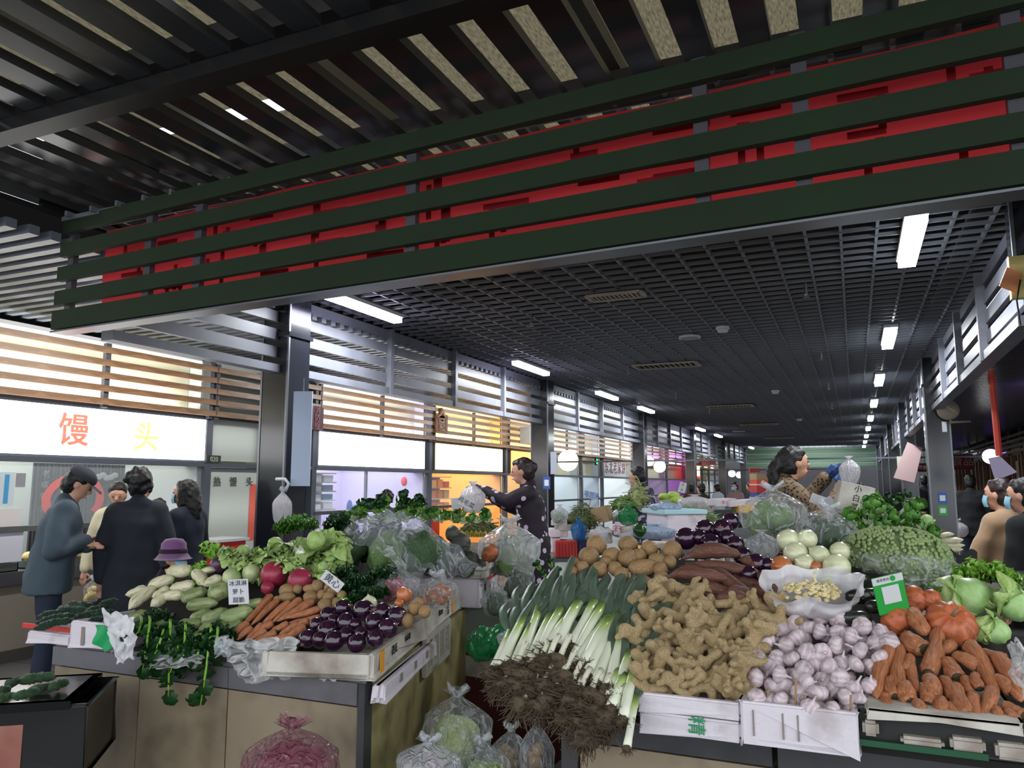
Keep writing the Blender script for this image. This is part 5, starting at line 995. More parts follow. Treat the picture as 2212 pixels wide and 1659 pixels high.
# ================= PEOPLE
M_skin = mat('skin', (.80, .60, .50), .5, sss=0); M_skin2 = mat('skin dim', (.70, .52, .43), .5)
M_hair = mat('hair black', (.06, .055, .06), .5, bump=.6, bscale=60); M_mask = mat('mask blue', (.55, .76, .86), .6)
def limb(mb, pts, rs, seg=10):
    for (a, b), (ra, rb) in zip(zip(pts, pts[1:]), zip(rs, rs[1:])):
        a, b = V(a), V(b); mb.tube([a+(b-a)*t for t in (0, .33, .66, 1)], [ra+(rb-ra)*t for t in (0, .33, .66, 1)], seg)
    for p, r in zip(pts, rs): mb.sph(p, r, 10, 7)
def person(lab, P, face, H=1.65, arms=None, lean=0., turn=0., nod=0., coat=None, coatL=.55, pants=None, hair='short', mask=False, hat=None, legs=None, skin=None, vox=.016, glove=None, z0=0., girth=1., hood=False, collar=None, shoes=True, group=None, hairm=None, walk=0., det=True, feet=True):
    """P: ground point; face: heading angle in degrees (0 looks along +Y, 90 along -X). Local frame: +y forward, +x to the person's right"""
    s = H/1.70; t = thing('person', lab, 'person', (P[0], P[1], z0), group, rot=rad(face))
    Z = lambda *a: V(a)*s
    ln = rad(lean); piv = V((0, 0, .95))
    def L(v): v = V(v)-piv; return V((v.x, v.y*math.cos(ln)+v.z*math.sin(ln), -v.y*math.sin(ln)+v.z*math.cos(ln)))+piv
    sh = {k: L((k*.175, 0, 1.40)) for k in (-1, 1)}; nk = L((0, .0, 1.46)); hd = L((0, .035, 1.60))
    A = {}
    for k in (-1, 1):
        a = (arms or {}).get(k) or ((k*.24, .0, 1.12), (k*.25, .06, .86))
        A[k] = [V(a[0]), V(a[1])]
    hipz = .92; st = walk
    LG = {k: [V((k*.09, 0, hipz)), V((k*.10, .03+k*st*.12, .50)), V((k*.11, -.02+k*st*.24, .07))] for k in (-1, 1)}
    sk = skin or M_skin
    mb = MB()
    # body: head and neck
    HM = Euler((rad(-nod), 0, rad(turn))).to_matrix()
    def h(v): return hd+HM @ V(v)
    hb = MB(); hb.sph((0, .005, .02), (.076, .096, .105), 16, 12); hb.sph((0, .03, -.045), (.056, .062, .065), 12, 9); hb.sph((0, .055, -.085), (.026, .024, .022), 8, 6)
    hb.tube([(0, .088, .03), (0, .112, -.012), (0, .098, -.022)], [.010, .015, .012], 8); hb.sph((0, .108, -.014), .014, 8, 6)
    hb.sph((-.076, 0, 0), (.010, .02, .030), 8, 6); hb.sph((.076, 0, 0), (.010, .02, .030), 8, 6); hb.sph((0, .092, -.055), (.024, .010, .008), 8, 6); hb.sph((0, .085, .045), (.05, .016, .012), 8, 6)
    hb.warp(h); mb.v += []; mb.add(hb.v, hb.f)
    limb(mb, [nk-V((0, .0, .05)), hd-V((0, .01, .06))], [.055, .050])
    limb(mb, [L((0, 0, 1.36)), L((0, .01, 1.18)), V((0, 0, 1.0)), V((0, 0, .93))], [.075, .10, .10, .11])
    for k in (-1, 1):
        limb(mb, [sh[k]-V((k*.03, 0, .03)), A[k][0], A[k][1]], [.042, .036, .026])
        w = A[k][1]; d = (w-A[k][0]).normalized(); fw = V((0, 0, 1)) if abs(d.z) < .8 else V((0, 1, 0)); sd = d.cross(fw).normalized(); nn = sd.cross(d)
        pm = w+d*.05; mb.tube([w, w+d*.03, w+d*.085], [.024, .036, .036], 8, flat=.55)
        for q in range(4):
            o = sd*(q-1.5)*.017; b = w+d*.085+o; Lf = (.062, .072, .068, .054)[q]; mb.tube([b, b+d*Lf*.55+nn*-.008, b+d*Lf*.85+nn*-.03], [.0105, .0098, .008], 6)
        th = w+d*.03+sd*-.026*k; mb.tube([th, th+(d*.6-sd*.8*k).normalized()*.035, th+(d*.9-sd*.4*k).normalized()*.065], [.012, .011, .009], 6)
        limb(mb, LG[k], [.085, .058, .04]); limb(mb, [LG[k][2], LG[k][2]+V((0, .13, -.035))], [.04, .03])
    mb.v = [tuple(V(v)*s) for v in mb.v]
    link('body', remesh(mb, max(.0085, vox*.62)*s if det else vox, sk, 'body', 2), t)
    def grp(build, vx, m, nm, disp=.012, dsc=9., sm=4):
        g = MB(); build(g); g.v = [tuple(V(v)*s) for v in g.v]; link(nm, remesh(g, vx*s, m, nm, sm, disp, dsc), t)
    cm = coat or mat('coat black', (.10, .10, .12), .85); G = girth
    def bc(g):
        zb = hipz+.02 if coatL < .6 else .92
        bot = 1.40-coatL
        rows = [(1.40, .165, .095), (1.30, .185, .125), (1.15, .17, .125), (1.0, .17, .13), (.9, .18, .14), (bot, .19, .145)]
        rows = [r for r in rows if r[0] >= bot-.001]
        vs = []; seg = 20
        for z, rx, ry in rows:
            for q in range(seg):
                a = 2*PI*q/seg; p = V((rx*G*math.cos(a), ry*G*math.sin(a), z)); vs.append(L(p) if z > .95 else p)
        n = len(rows); g.add(vs, [(i*seg+q, i*seg+(q+1) % seg, (i+1)*seg+(q+1) % seg, (i+1)*seg+q) for i in range(n-1) for q in range(seg)]+[tuple(range(seg)), tuple((n-1)*seg+q for q in range(seg))[::-1]])
        for k in (-1, 1):
            e, w = A[k]; w2 = e+(w-e)*.93
            limb(g, [sh[k]-V((k*.03, 0, .01)), e, w2], [.078*G, .062*G, .048*G]); 
            g.sph(L((k*.10, 0, 1.40)), (.09, .08, .055), 10, 8)
        limb(g, [nk-V((0, 0, .07)), nk+V((0, -.012, .012))], [.10, .070]); limb(g, [L((-.13, 0, 1.40)), L((0, -.01, 1.43)), L((.13, 0, 1.40))], [.07, .085, .07])
        if hood: g.sph(L((0, -.10, 1.44)), (.11, .07, .09), 12, 8)
    grp(bc, vox, cm, 'coat')
    if collar: 
        g = MB().lathe([(.062, 0), (.082, .0), (.080, .05), (.066, .055)], 16); g.warp(lambda p: (nk+V((p.x, p.y*.95, p.z-.03)))*s); link('collar', g.mesh('collar', collar, True), t)
    pm = pants or mat('trousers black', (.07, .07, .085), .85)
    def bp(g):
        g.sph((0, 0, .93), (.155*G, .12, .12), 14, 8)
        for k in (-1, 1): limb(g, [LG[k][0]+V((0, 0, .02)), LG[k][1], LG[k][2]+V((0, 0, .03))], [.102, .078, .066])
    if legs is not False: 
        grp(bp, vox, pm, 'trousers', .008)
        for k in (-1, 1):
            f = LG[k][2]; g = MB().sph((0, 0, 0), (.045, .13, .05), 12, 8); g.warp(lambda p: (V((p.x, p.y, max(p.z, -.03)))+V((f.x, f.y+.05, .035)))*s); link('shoe', g.mesh('shoe', mat('shoe', (.09, .08, .08), .5), True), t)
    hm = hairm or M_hair
    def bh(g):
        q = MB()
        if hair != 'none':
            q.sph((0, -.018, .045), (.088, .098, .092), 16, 10)
            q.sph((0, -.04, .0), (.084, .078, .10), 14, 9)
        if hair == 'curly':
            r = random.Random(4)
            for _ in range(26): d = V((r.gauss(0, 1), r.gauss(-.7, .7), r.gauss(.5, .8))).normalized(); q.sph(V((0, -.02, .03))+V((d.x*.095, d.y*.10, d.z*.10)), .034, 8, 6)
        if hair == 'bun': q.sph((0, -.11, .03), (.045, .04, .045), 10, 8); q.sph((0, .03, .085), (.07, .06, .035), 10, 6)
        if hair == 'pony': limb(q, [V((0, -.10, .03)), V((0, -.155, -.05)), V((0, -.14, -.18)), V((.01, -.13, -.26))], [.045, .052, .042, .02]); q.sph((0, .03, .08), (.072, .06, .035), 10, 6)
        if hair == 'long': limb(q, [V((0, -.06, 0)), V((0, -.085, -.13)), V((0, -.09, -.26))], [.085, .085, .06]); [limb(q, [V((k*.075, 0, .03)), V((k*.082, .0, -.10))], [.03, .025]) for k in (-1, 1)]
        if hair in ('short', 'long', 'pony', 'bun'): q.sph((0, .03, .088), (.07, .055, .035), 10, 6)
        q.warp(h); g.add(q.v, q.f)
    if hair != 'none': grp(bh, .011, hm, 'hair', .010, 30., 2)
    if mask:
        g = MB().grid(lambda u, v: (math.sin((u-.5)*2.5)*.072, .030+math.cos((u-.5)*2.5)*.082+.012*math.sin(PI*v), -.085+.085*v), 12, 6); g.warp(lambda p: h(p)*s); link('face_mask', g.mesh('face_mask', M_mask, True), t)
    else:
        g = MB().sph((0, .106, -.055), (.021, .006, .006), 8, 6); g.warp(lambda p: h(p)*s); link('lips', g.mesh('lips', mat('lips', (.62, .32, .30), .5), True), t)
    for k in (-1, 1):
        g = MB().sph((k*.031, .094, .012), (.012, .007, .006), 8, 6); g.warp(lambda p: h(p)*s); link('eye', g.mesh('eye', mat('eye', (.08, .06, .05), .3), True), t)
    if hat == 'cap':
        g = MB().sph((0, -.005, .075), (.098, .112, .07), 16, 8).warp(lambda p: V((p.x, p.y, max(p.z, .05)))); g.grid(lambda u, v: ((u-.5)*.16*(1-.25*v), .075+.105*v, .060-.02*v-.05*(u-.5)**2*4*.4), 8, 4); g.warp(lambda p: h(p)*s); link('cap', g.mesh('cap', mat('cap dark', (.20, .21, .24), .8), True), t)
    if hat == 'bucket':
        mh = mat('felt purple', (.48, .30, .50), .95, sheen=.4); g = MB().lathe([(.155, -.01), (.15, -.015), (.112, .035), (.105, .06), (.10, .12), (.07, .155), (0, .165)], 24); g.warp(lambda p: h(p+V((0, 0, .02)))*s); link('hat', g.mesh('hat', mh, True), t)
        g = MB().lathe([(.114, .04), (.117, .045), (.110, .075), (.106, .07)], 24); g.warp(lambda p: h(p+V((0, 0, .02)))*s); link('hat_band', g.mesh('hat_band', mat('felt dark', (.16, .08, .16), .9), True), t)
    if glove:
        for k in (-1, 1):
            def bg(g_, k=k):
                w = A[k][1]; d = (w-A[k][0]).normalized(); fw = V((0, 0, 1)) if abs(d.z) < .8 else V((0, 1, 0)); sd = d.cross(fw).normalized(); nn = sd.cross(d)
                g_.tube([w-d*.02, w+d*.03, w+d*.088], [.034, .042, .042], 8, flat=.7)
                for q in range(4): b = w+d*.085+sd*(q-1.5)*.019; g_.tube([b, b+d*.04-nn*.01, b+d*.065-nn*.035], [.014, .0125, .010], 6)
                th = w+d*.03-sd*.03*k; g_.tube([th, th+(d*.6-sd*.8*k).normalized()*.04, th+(d*.9-sd*.4*k).normalized()*.07], [.015, .014, .011], 6)
            grp(bg, .008, glove, 'glove', 0, 1, 1)
    return t
def gnd(px, D): p = at_d(px, 1048, D); return (p.x, p.y)
M_spk = bpy.data.materials.new('floral coat'); 
def patchy(name, base, spots, sc_=14, thr=.62, rough=.85, th2=None, col3=None):
    m = bpy.data.materials.new(name); m.use_nodes = True; N = m.node_tree.nodes; L = m.node_tree.links; p = N['Principled BSDF']; p.inputs['Roughness'].default_value = rough
    tc = N.new('ShaderNodeTexCoord'); v = N.new('ShaderNodeTexVoronoi' if thr < 0 else 'ShaderNodeTexNoise'); v.inputs['Scale'].default_value = sc_; L.new(tc.outputs['Object'], v.inputs['Vector'])
    g = N.new('ShaderNodeMath'); g.operation = 'LESS_THAN' if thr < 0 else 'GREATER_THAN'; g.inputs[1].default_value = abs(thr); L.new(v.outputs['Distance' if thr < 0 else 0], g.inputs[0])
    mx = N.new('ShaderNodeMix'); mx.data_type = 'RGBA'; mx.inputs[6].default_value = (*lin(base), 1); mx.inputs[7].default_value = (*lin(spots), 1); L.new(g.outputs[0], mx.inputs[0]); out = mx.outputs[2]
    if col3:
        n = N.new('ShaderNodeTexNoise'); n.inputs['Scale'].default_value = sc_*.8; n.inputs['W' if False else 'Detail'].default_value = 1; mp = N.new('ShaderNodeMapping'); mp.inputs['Location'].default_value = (7, 3, 5); L.new(tc.outputs['Object'], mp.inputs[0]); L.new(mp.outputs[0], n.inputs['Vector'])
        g2 = N.new('ShaderNodeMath'); g2.operation = 'GREATER_THAN'; g2.inputs[1].default_value = .56; L.new(n.outputs[0], g2.inputs[0]); m2 = N.new('ShaderNodeMix'); m2.data_type = 'RGBA'; L.new(g2.outputs[0], m2.inputs[0]); L.new(out, m2.inputs[6]); m2.inputs[7].default_value = (*lin(col3), 1); out = m2.outputs[2]
    L.new(out, p.inputs['Base Color']); return m
M_flor = patchy('dark coat with white flecks', (.13, .085, .14), (.85, .78, .88), 12, -.28, .7)
M_camo = patchy('camouflage jacket', (.22, .24, .36), (.78, .74, .74), 16, .54, .8, col3=(.13, .14, .22))
M_leo = patchy('leopard coat', (.46, .38, .29), (.17, .12, .09), 48, -.40, .9)
M_coatg = mat('coat slate', (.27, .33, .38), .8); M_coatb = mat('coat black blue', (.10, .12, .16), .85); M_glove = mat('glove blue', (.16, .28, .50), .5); M_tanc = mat('coat tan', (.62, .50, .38), .95, sheen=.3)
M_jean = mat('jeans', (.13, .17, .25), .8)
# man in cap
person('man in a dark cap and slate jacket with folded arms looking into the bun shop', gnd(120, 7.0), -38, 1.72, arms={1: ((.26, .02, 1.10), (.02, .24, 1.16)), -1: ((-.26, .04, 1.10), (.05, .26, 1.12))}, lean=10, nod=32, coat=M_coatg, coatL=.62, pants=M_jean, hat='cap', hair='short', turn=0, girth=1.2)
person('person in black with curly hair seen from behind at the bun counter', gnd(300, 6.9), 35, 1.70, coat=M_coatb, coatL=.82, hair='curly', girth=1.2, lean=3, turn=-20)
person('person with long dark hair and a blue face mask in a navy coat', gnd(408, 7.3), 98, 1.62, coat=mat('coat navy', (.11, .13, .20), .85), coatL=.75, hair='long', mask=True, turn=10, girth=1.05)
person('small person in a purple felt bucket hat standing behind the daikon', gnd(362, 5.3), -75, 1.22, coat=mat('coat dark purple', (.12, .09, .14), .9), coatL=.6, hat='bucket', hair='short', mask=True, turn=0, lean=5)
person('shop worker in a white coat and mask behind the bun shop glass', gnd(258, 8.35), 215, 1.60, coat=mat('coat cream', (.86, .83, .70), .8), coatL=.6, hair='short', mask=False, nod=18, turn=10)
person('person in a purple jacket half hidden behind the person in black', gnd(345, 8.0), 60, 1.45, coat=mat('coat lilac', (.42, .30, .48), .85), coatL=.6, hair='short')
# vendor, flecked coat, at the middle-left stalls
person('stall keeper in a dark coat with white flecks holding out a white plastic bag', gnd(1153, 7.2), 108, 1.70, z0=.13, arms={-1: ((-.20, .22, 1.32), (-.14, .46, 1.42)), 1: ((.22, .16, 1.24), (.10, .40, 1.36))}, coat=M_flor, coatL=.86, pants=mat('trousers dark', (.08, .07, .10), .9), hair='bun', hairm=mat('hair brown', (.16, .09, .10), .5), glove=mat('glove dark', (.20, .16, .32), .6), girth=1.12, lean=6, nod=8, collar=mat('scarf dark', (.1, .06, .1), .9))
person('stall keeper in a blue and grey camouflage jacket facing the shops', gnd(1395, 10.2), 72, 1.72, z0=.10, arms={-1: ((-.24, .10, 1.14), (-.12, .34, 1.05)), 1: ((.24, .10, 1.14), (.12, .34, 1.05))}, coat=M_camo, coatL=.72, pants=mat('trousers dark', (.08, .07, .10), .9), hair='short', girth=1.15, lean=8, turn=5, nod=5)
person('stall keeper in a leopard print coat and blue gloves raising a plastic bag', gnd(1672, 5.75), -66, 1.66, z0=.20, arms={-1: ((-.20, .24, 1.26), (-.12, .44, 1.50)), 1: ((.24, .26, 1.18), (.06, .46, 1.44))}, coat=M_leo, coatL=.75, hair='pony', glove=M_glove, lean=10, nod=-2, turn=4, girth=1.05, collar=mat('collar black', (.06, .06, .07), .9), vox=.014)
person('person with short brown hair and blue mask in a tan coat', gnd(2168, 6.6), 48, 1.62, arms={-1: ((-.24, .10, 1.12), (-.18, .34, 1.02)), 1: ((.24, .06, 1.10), (.2, .28, .98))}, coat=M_tanc, coatL=.72, hair='short', mask=True, hairm=mat('hair brown', (.16, .09, .10), .5), girth=1.12, turn=12, collar=M_tanc)
person('person with black tied hair and mask in a black coat at the right edge', gnd(2222, 6.0), 50, 1.62, coat=mat('coat fleece black', (.06, .065, .08), .95), coatL=.8, hair='bun', mask=True, girth=1.1, turn=12)
person('man in a black jacket and jeans walking away carrying a plastic bag', gnd(2096, 15.), -12, 1.74, coat=mat('coat black', (.10, .10, .12), .85), coatL=.66, pants=M_jean, hair='short', walk=.5, girth=1.25, det=False)
person('person in black, nearer of the pair behind the side columns', gnd(1978, 21.), 10, 1.72, hair='short', coatL=.8, det=False, vox=.03, girth=1.2); person('person in black, farther of the pair behind the side columns', gnd(1997, 21.5), 5, 1.80, hair='short', coatL=.8, det=False, vox=.03, girth=1.2)
for px, D, H, lab, c, f in ((1516, 17, 1.62, 'person in black standing by the fourth column of the shop row', (.1, .1, .12), 60), (1550, 22, 1.6, 'person in a white jacket bent over a phone far down the aisle', (.72, .76, .80), 60), (1588, 21, 1.65, 'person in a pinkish coat and mask walking far down the aisle', (.55, .45, .45), 160), (1621, 25, 1.64, 'person in dark clothes at the far end of the shop row', (.12, .14, .15), 90), (1493, 22, 1.6, 'person in brown far down the shop row beside a column', (.25, .17, .15), 0), (1860, 30, 1.65, 'person in dark clothes far along the side columns', (.15, .15, .17), 0)):
    person(lab, gnd(px, D), f, H, coat=mat('coat far%d' % px, c, .85), coatL=.7, hair='short', mask=(px == 1588), det=False, vox=.03, girth=1.1)
person('shopper with fluffy dark hair showing above the bok choy, inside the second shop', gnd(835, 10.6), 60, 1.50, hair='curly', coat=mat('coat navy', (.11, .13, .20), .85), det=False, vox=.03)
# ================= BAGS, CARDS, MIDDLE STALLS, SMALL THINGS
P_clear = plastic('clear film', (.93, .95, .97), .12, .55, 2.3); P_milky2 = plastic('thin milky film', (.90, .91, .93), .40, .85, 2.3); P_milky = plastic('milky film', (.88, .88, .88), .40, .85, 6, .25); P_white = plastic('white film', (.92, .91, .93), .78, .97, 5, .3)
P_greenb = plastic('green film', (.15, .62, .35), .6, .95, 9, .25); P_blueb = plastic('blue film', (.15, .50, .80), .6, .95, 9, .25); P_pink = plastic('pink film', (.62, .40, .46), .40, .85, 4, .25); P_black = plastic('black film', (.08, .08, .09), .7, .95, 9, .2)
def bagm(m, seed=0, knot=True, ears=True, squash=1.):
    def q(p):
        th = math.atan2(p.y, p.x); z = p.z; 
        r = math.sqrt(max(0, 1-z*z))**(.75) if z < .2 else math.sqrt(max(0, 1-.04))*max(.10, 1-((z-.2)/.62)**1.3*.9)
        if z > .82: r = .10+(z-.82)*1.6
        f = 1+.10*noise.noise(V((math.cos(th)*2, math.sin(th)*2, z*1.2+seed*5)))+.10*max(0, z+.1)*math.sin(9*th+seed+3*z)+.035*math.sin(17*th+5*z+seed)
        return V((r*f*math.cos(th), r*f*math.sin(th), (z+.9)*1.0 if z > -.9 else 0))
    mb = MB(); seg, rings = 56, 26; vs = []
    for j in range(rings+1):
        z = -1+2*j/rings
        for k in range(seg): th = 2*PI*k/seg; rr = math.sqrt(max(1e-4, 1-z*z)); vs.append(V((rr*math.cos(th)+1e-6, rr*math.sin(th), z)))
    mb.add(vs, [(j*seg+k, j*seg+(k+1) % seg, (j+1)*seg+(k+1) % seg, (j+1)*seg+k) for j in range(rings) for k in range(seg)]); mb.warp(q); return mb.mesh('film', m, True)
def bag(lab, P, w, h, m, fill=None, group=None, tilt=(0, 0, 0), seed=0, d=None, ears=True, cat='plastic bag', name='plastic_bag'):
    """fill: (part name, meshes, count, size as a share of the width)"""
    t = thing(name, lab, cat, P, group, rot=tuple(tilt)); me = bagm(m, seed); link('film', me, t, M=Matrix.Diagonal((w/2, (d or w*.8)/2, h/1.9, 1)))
    if ears:
        for s in (-1, 1): link('ear', MB().grid(lambda u, v, s=s: (s*(.02*w+v*w*.13)+.01*math.sin(9*u), (u-.5)*w*.16*(1-.5*v)+.01*math.sin(7*v), h*.93+v*h*.12+.012*math.sin(8*u+seed)), 6, 6).mesh('ear', m, True), t)
    if fill is not None:
        r = random.Random(seed+3)
        for nm, pr, cnt, fr in fill:
            sz = fr*w
            for k in range(cnt):
                u = (k+.5)/cnt; z = sz*.7+(h*.68-sz*1.5)*u; R_ = max(w*.12, w*.48*(1-.35*u)-sz*.8); a = r.uniform(0, 6.3); rr = R_*r.random()**.5; p = V((rr*math.cos(a), rr*math.sin(a)*.75, max(z, sz*.6)))
                pk = pr[r.randrange(len(pr))]
                if isinstance(pk, bpy.types.Mesh): link(nm, pk, t, M=TRS(p, rrot(r), sz))
                else:
                    for n2, me2 in pk: link(n2, me2, t, M=TRS(p, Euler((r.uniform(-.6, .6), r.uniform(-.6, .6), a)).to_matrix(), sz))
    return t
def bagpx(lab, bb, D, m, fill=None, group=None, **k):
    x0, y0, x1, y1 = bb; P = at_d((x0+x1)/2, y1, D); q = at_d((x0+x1)/2, y0, D); w = (x1-x0)*m_per_px(P)*1.12; return bag(lab, P, w, q.z-P.z if not k.get('ears', True) else (q.z-P.z)*.95, m, fill, group, **k)
def box_(f, *b): p = f(b[0], b[1]); q = f(b[2], b[3]); return (p[0], p[1], q[0], q[1])
G_ = lambda px, py, D: at_d(px, py, D)
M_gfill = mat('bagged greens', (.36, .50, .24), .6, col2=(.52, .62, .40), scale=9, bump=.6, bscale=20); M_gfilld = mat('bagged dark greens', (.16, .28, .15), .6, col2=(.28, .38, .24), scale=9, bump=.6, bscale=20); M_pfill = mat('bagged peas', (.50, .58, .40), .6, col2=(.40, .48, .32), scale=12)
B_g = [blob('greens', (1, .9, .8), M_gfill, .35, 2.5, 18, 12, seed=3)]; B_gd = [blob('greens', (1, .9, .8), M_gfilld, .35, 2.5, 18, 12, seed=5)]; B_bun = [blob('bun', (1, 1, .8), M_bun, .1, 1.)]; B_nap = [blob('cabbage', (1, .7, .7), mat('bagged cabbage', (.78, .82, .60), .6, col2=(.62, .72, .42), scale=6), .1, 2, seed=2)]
# --- film-covered mound on the left stall
p0 = at_d(*C2(820, 470), 4.1)
M0 = thing('film_covered_heap', 'heap of greens under crumpled clear film beside the dark pumpkins', 'plastic sheet', p0)
def mound(u, v):
    a = (u-.5)*2; b = v; x = a*.36; y = (b-.5)*.62; z = .30*max(0, 1-abs(a)**2.2)*max(0, math.sin(PI*min(1, .12+b*.86)))**.7
    z += .05*noise.noise(V((x*7, y*7, 1)))+.014*math.sin(46*x+19*y+5*noise.noise(V((x*6, y*6, 0)))); return (x*.98+y*.25, y*.8-x*.15, z-.03+.012*math.sin(30*y))
link('film', MB().grid(mound, 90, 60).mesh('film', plastic('sheet film', (.92, .94, .97), .14, .62, 15), True), M0)
rg = random.Random(9)
for k in range(13): link('greens', B_gd[0] if k % 2 else B_g[0], M0, M=TRS(V((rg.uniform(-.22, .24), rg.uniform(-.12, .14), .03+.09*rg.random())), rrot(rg), rg.uniform(.07, .11)))
for k, (x, y, r) in enumerate(((560, 560, 80), (640, 520, 90), (700, 600, 80), (620, 640, 60), (540, 480, 70), (760, 480, 80))):
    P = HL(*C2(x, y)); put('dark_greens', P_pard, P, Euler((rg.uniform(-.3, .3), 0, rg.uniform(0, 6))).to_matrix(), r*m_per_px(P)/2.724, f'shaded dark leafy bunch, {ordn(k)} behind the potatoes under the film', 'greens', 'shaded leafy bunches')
# more greens behind the film
bokheap([(600+95*k+rg.uniform(-14, 14), 180-10*j, 60) for j in range(2) for k in range(6)], lambda x, y: at_d(x, y, 5.0), C2, 'dull green bok choy, {i} from the left in the {r} row behind the film', 'bok choy behind the film', P_bok)
fbox('white foam crates stacked behind the left stall carrying greens', at_d(*C2(800, 330), 5.2)-V((0, 0, .36)), 1.0, .4, .26, ang=rad(20), m=M_foamd)
bokheap([(1100+70*k+rg.uniform(-12, 12), 180+10*j, 52) for j in range(2) for k in range(5)], lambda x, y: at_d(x, y, 5.6), C2, 'small mixed greens, {i} from the left in the {r} row by the hanging price card', 'mixed greens by the price card', P_bok)
fbox('low white foam box of mixed greens beyond the dark pumpkins', at_d(*C2(1240, 330), 5.7)-V((0, 0, .20)), 1.0, .5, .18, ang=rad(20), m=M_foamd)
solo('yellow_chrysanthemum', MB().grid(lambda u, v: tuple(at_d(*C2(1190+170*u, 270+30*v), 5.35)+V((0, 0, .012*math.sin(40*u)*math.cos(30*v)))), 40, 8), mat('yellow greens', (.80, .70, .30), .7, col2=(.45, .52, .22), scale=30), 'strip of yellow-stemmed greens along the foam box rim beyond the pumpkins', 'greens', smooth=True)
# bags around the left stall
bagpx('clear bag of reddish onions at the rim of the second tray', box_(C2, 705, 460, 960, 690), 3.55, P_clear, [('onion', P_rr, 9, .15)], 'bags on the left stall', seed=1, ears=False)
bagpx('crumpled knotted clear bag with looped handles on the tray rim', box_(C2, 940, 500, 1190, 710), 3.6, P_clear, [('onion', P_onib, 6, .13)], 'bags on the left stall', seed=2)

bagpx('tall white plastic bag of celery beside the dark pumpkins', box_(C2, 1330, 170, 1665, 520), 5.0, P_milky2, [('greens', B_g, 8, .22)], 'bags on the left stall', seed=3)
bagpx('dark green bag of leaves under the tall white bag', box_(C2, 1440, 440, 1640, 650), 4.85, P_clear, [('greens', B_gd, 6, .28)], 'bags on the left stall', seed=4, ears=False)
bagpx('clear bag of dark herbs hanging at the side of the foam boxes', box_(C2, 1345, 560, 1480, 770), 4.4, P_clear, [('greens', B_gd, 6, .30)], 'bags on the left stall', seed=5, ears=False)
bt = thing('cold_box', 'grey white cool box with maroon stripes between the two stalls', 'box', at_d(1120, 1560, 4.6)); c = at_d(1120, 1300, 4.85); bt.location = (c.x, c.y, 0); 
for k, (z0, z1, m) in enumerate(((0, .46, mat('box maroon', (.34, .14, .13), .6)), (.46, .58, M_foamd), (.58, .68, MC['box maroon']), (.68, c.z-.02, mat('box grey', (.50, .52, .50), .6)))): link('body' if k == 3 else 'stripe', MB().box2((-.32, -.15, z0), (.5, .4, z1)).mesh('stripe', m), bt)
link('lid', bevel(MB().box2((-.35, -.18, c.z-.02), (.53, .43, c.z+.03)).mesh('lid', mat('lid grey', (.66, .68, .66), .6)), .01), bt)
place('bok_choy', P_bokd, [(670, 560, 60), (700, 600, 55), (760, 585, 50), (730, 540, 50)], lambda x, y: at_d(x, y, 4.6), lambda x, y: (900+x/2.5, 1010+y/2.5), 'leafy green bunch, {i} from the left in the {r} row on the cool box', 'greens', 'green bunches on the cool box', rnd=False)
for k, (px, py) in enumerate(((1048, 1428), (1090, 1424))): solo('green_bag', blob('green_bag', (.10, .10, .08), P_greenb, .3, 2.2, 24, 16, seed=k), None, 'small glossy green bag, %s from the corner of the left stall' % ordn(k), 'plastic bag').location = at_d(px, py, 4.0)
# hanging film, net and radish leaves over the front edge
def film(lab, pts, m, y0, amp=.03, n=(26, 20), name='plastic_film', seed=0, group=None):
    """pts: four pixel corners tl, tr, br, bl on a plane just before the counter"""
    a, b, c, d = [at_y(*p, y0) for p in pts]
    def f(u, v):
        p = (a*(1-u)+b*u)*(1-v)+(d*(1-u)+c*u)*v; w = math.sin(PI*u)*.5+.5; e = .06*noise.noise(V((u*3, v*3, seed)))
        return (p.x+e*.5, p.y-amp*abs(math.sin(9*u+3*v+seed+2*noise.noise(V((u*4, v*4, seed)))))*w+amp*noise.noise(V((u*7, v*7, seed))), p.z+.03*noise.noise(V((u*5, seed, v))))
    return solo(name, MB().grid(f, *n), m, lab, 'plastic sheet', group, smooth=True)
film('torn white film hanging over the white foam box at the stall end', [C1(610, 730), C1(800, 770), C1(800, 1020), C1(690, 1045)], P_white, 2.42, .02, seed=1)
film('crumpled clear film along the counter edge under the radish leaves', [C1(890, 1000), C1(1210, 1000), C1(1190, 1060), C1(900, 1070)], P_milky, 2.45, .03, seed=2)
film('crumpled dusty film draped over the counter edge below the carrots', [C1(1290, 890), C1(1760, 900), C1(1730, 1110), C1(1450, 1160)], P_milky, 2.46, .035, seed=3)
film('small twist of clear film beside the carrots', [C1(1270, 880), C1(1370, 880), C1(1360, 1000), C1(1290, 960)], P_clear, 2.42, .03, seed=4)
film('white sheet of paper stuck on the grimy foam tray', [C1(1870, 1060), C1(1990, 1065), C1(1990, 1140), C1(1870, 1130)], mat('paper grey', (.72, .70, .72), .7), 2.483, .002, name='paper', seed=5)
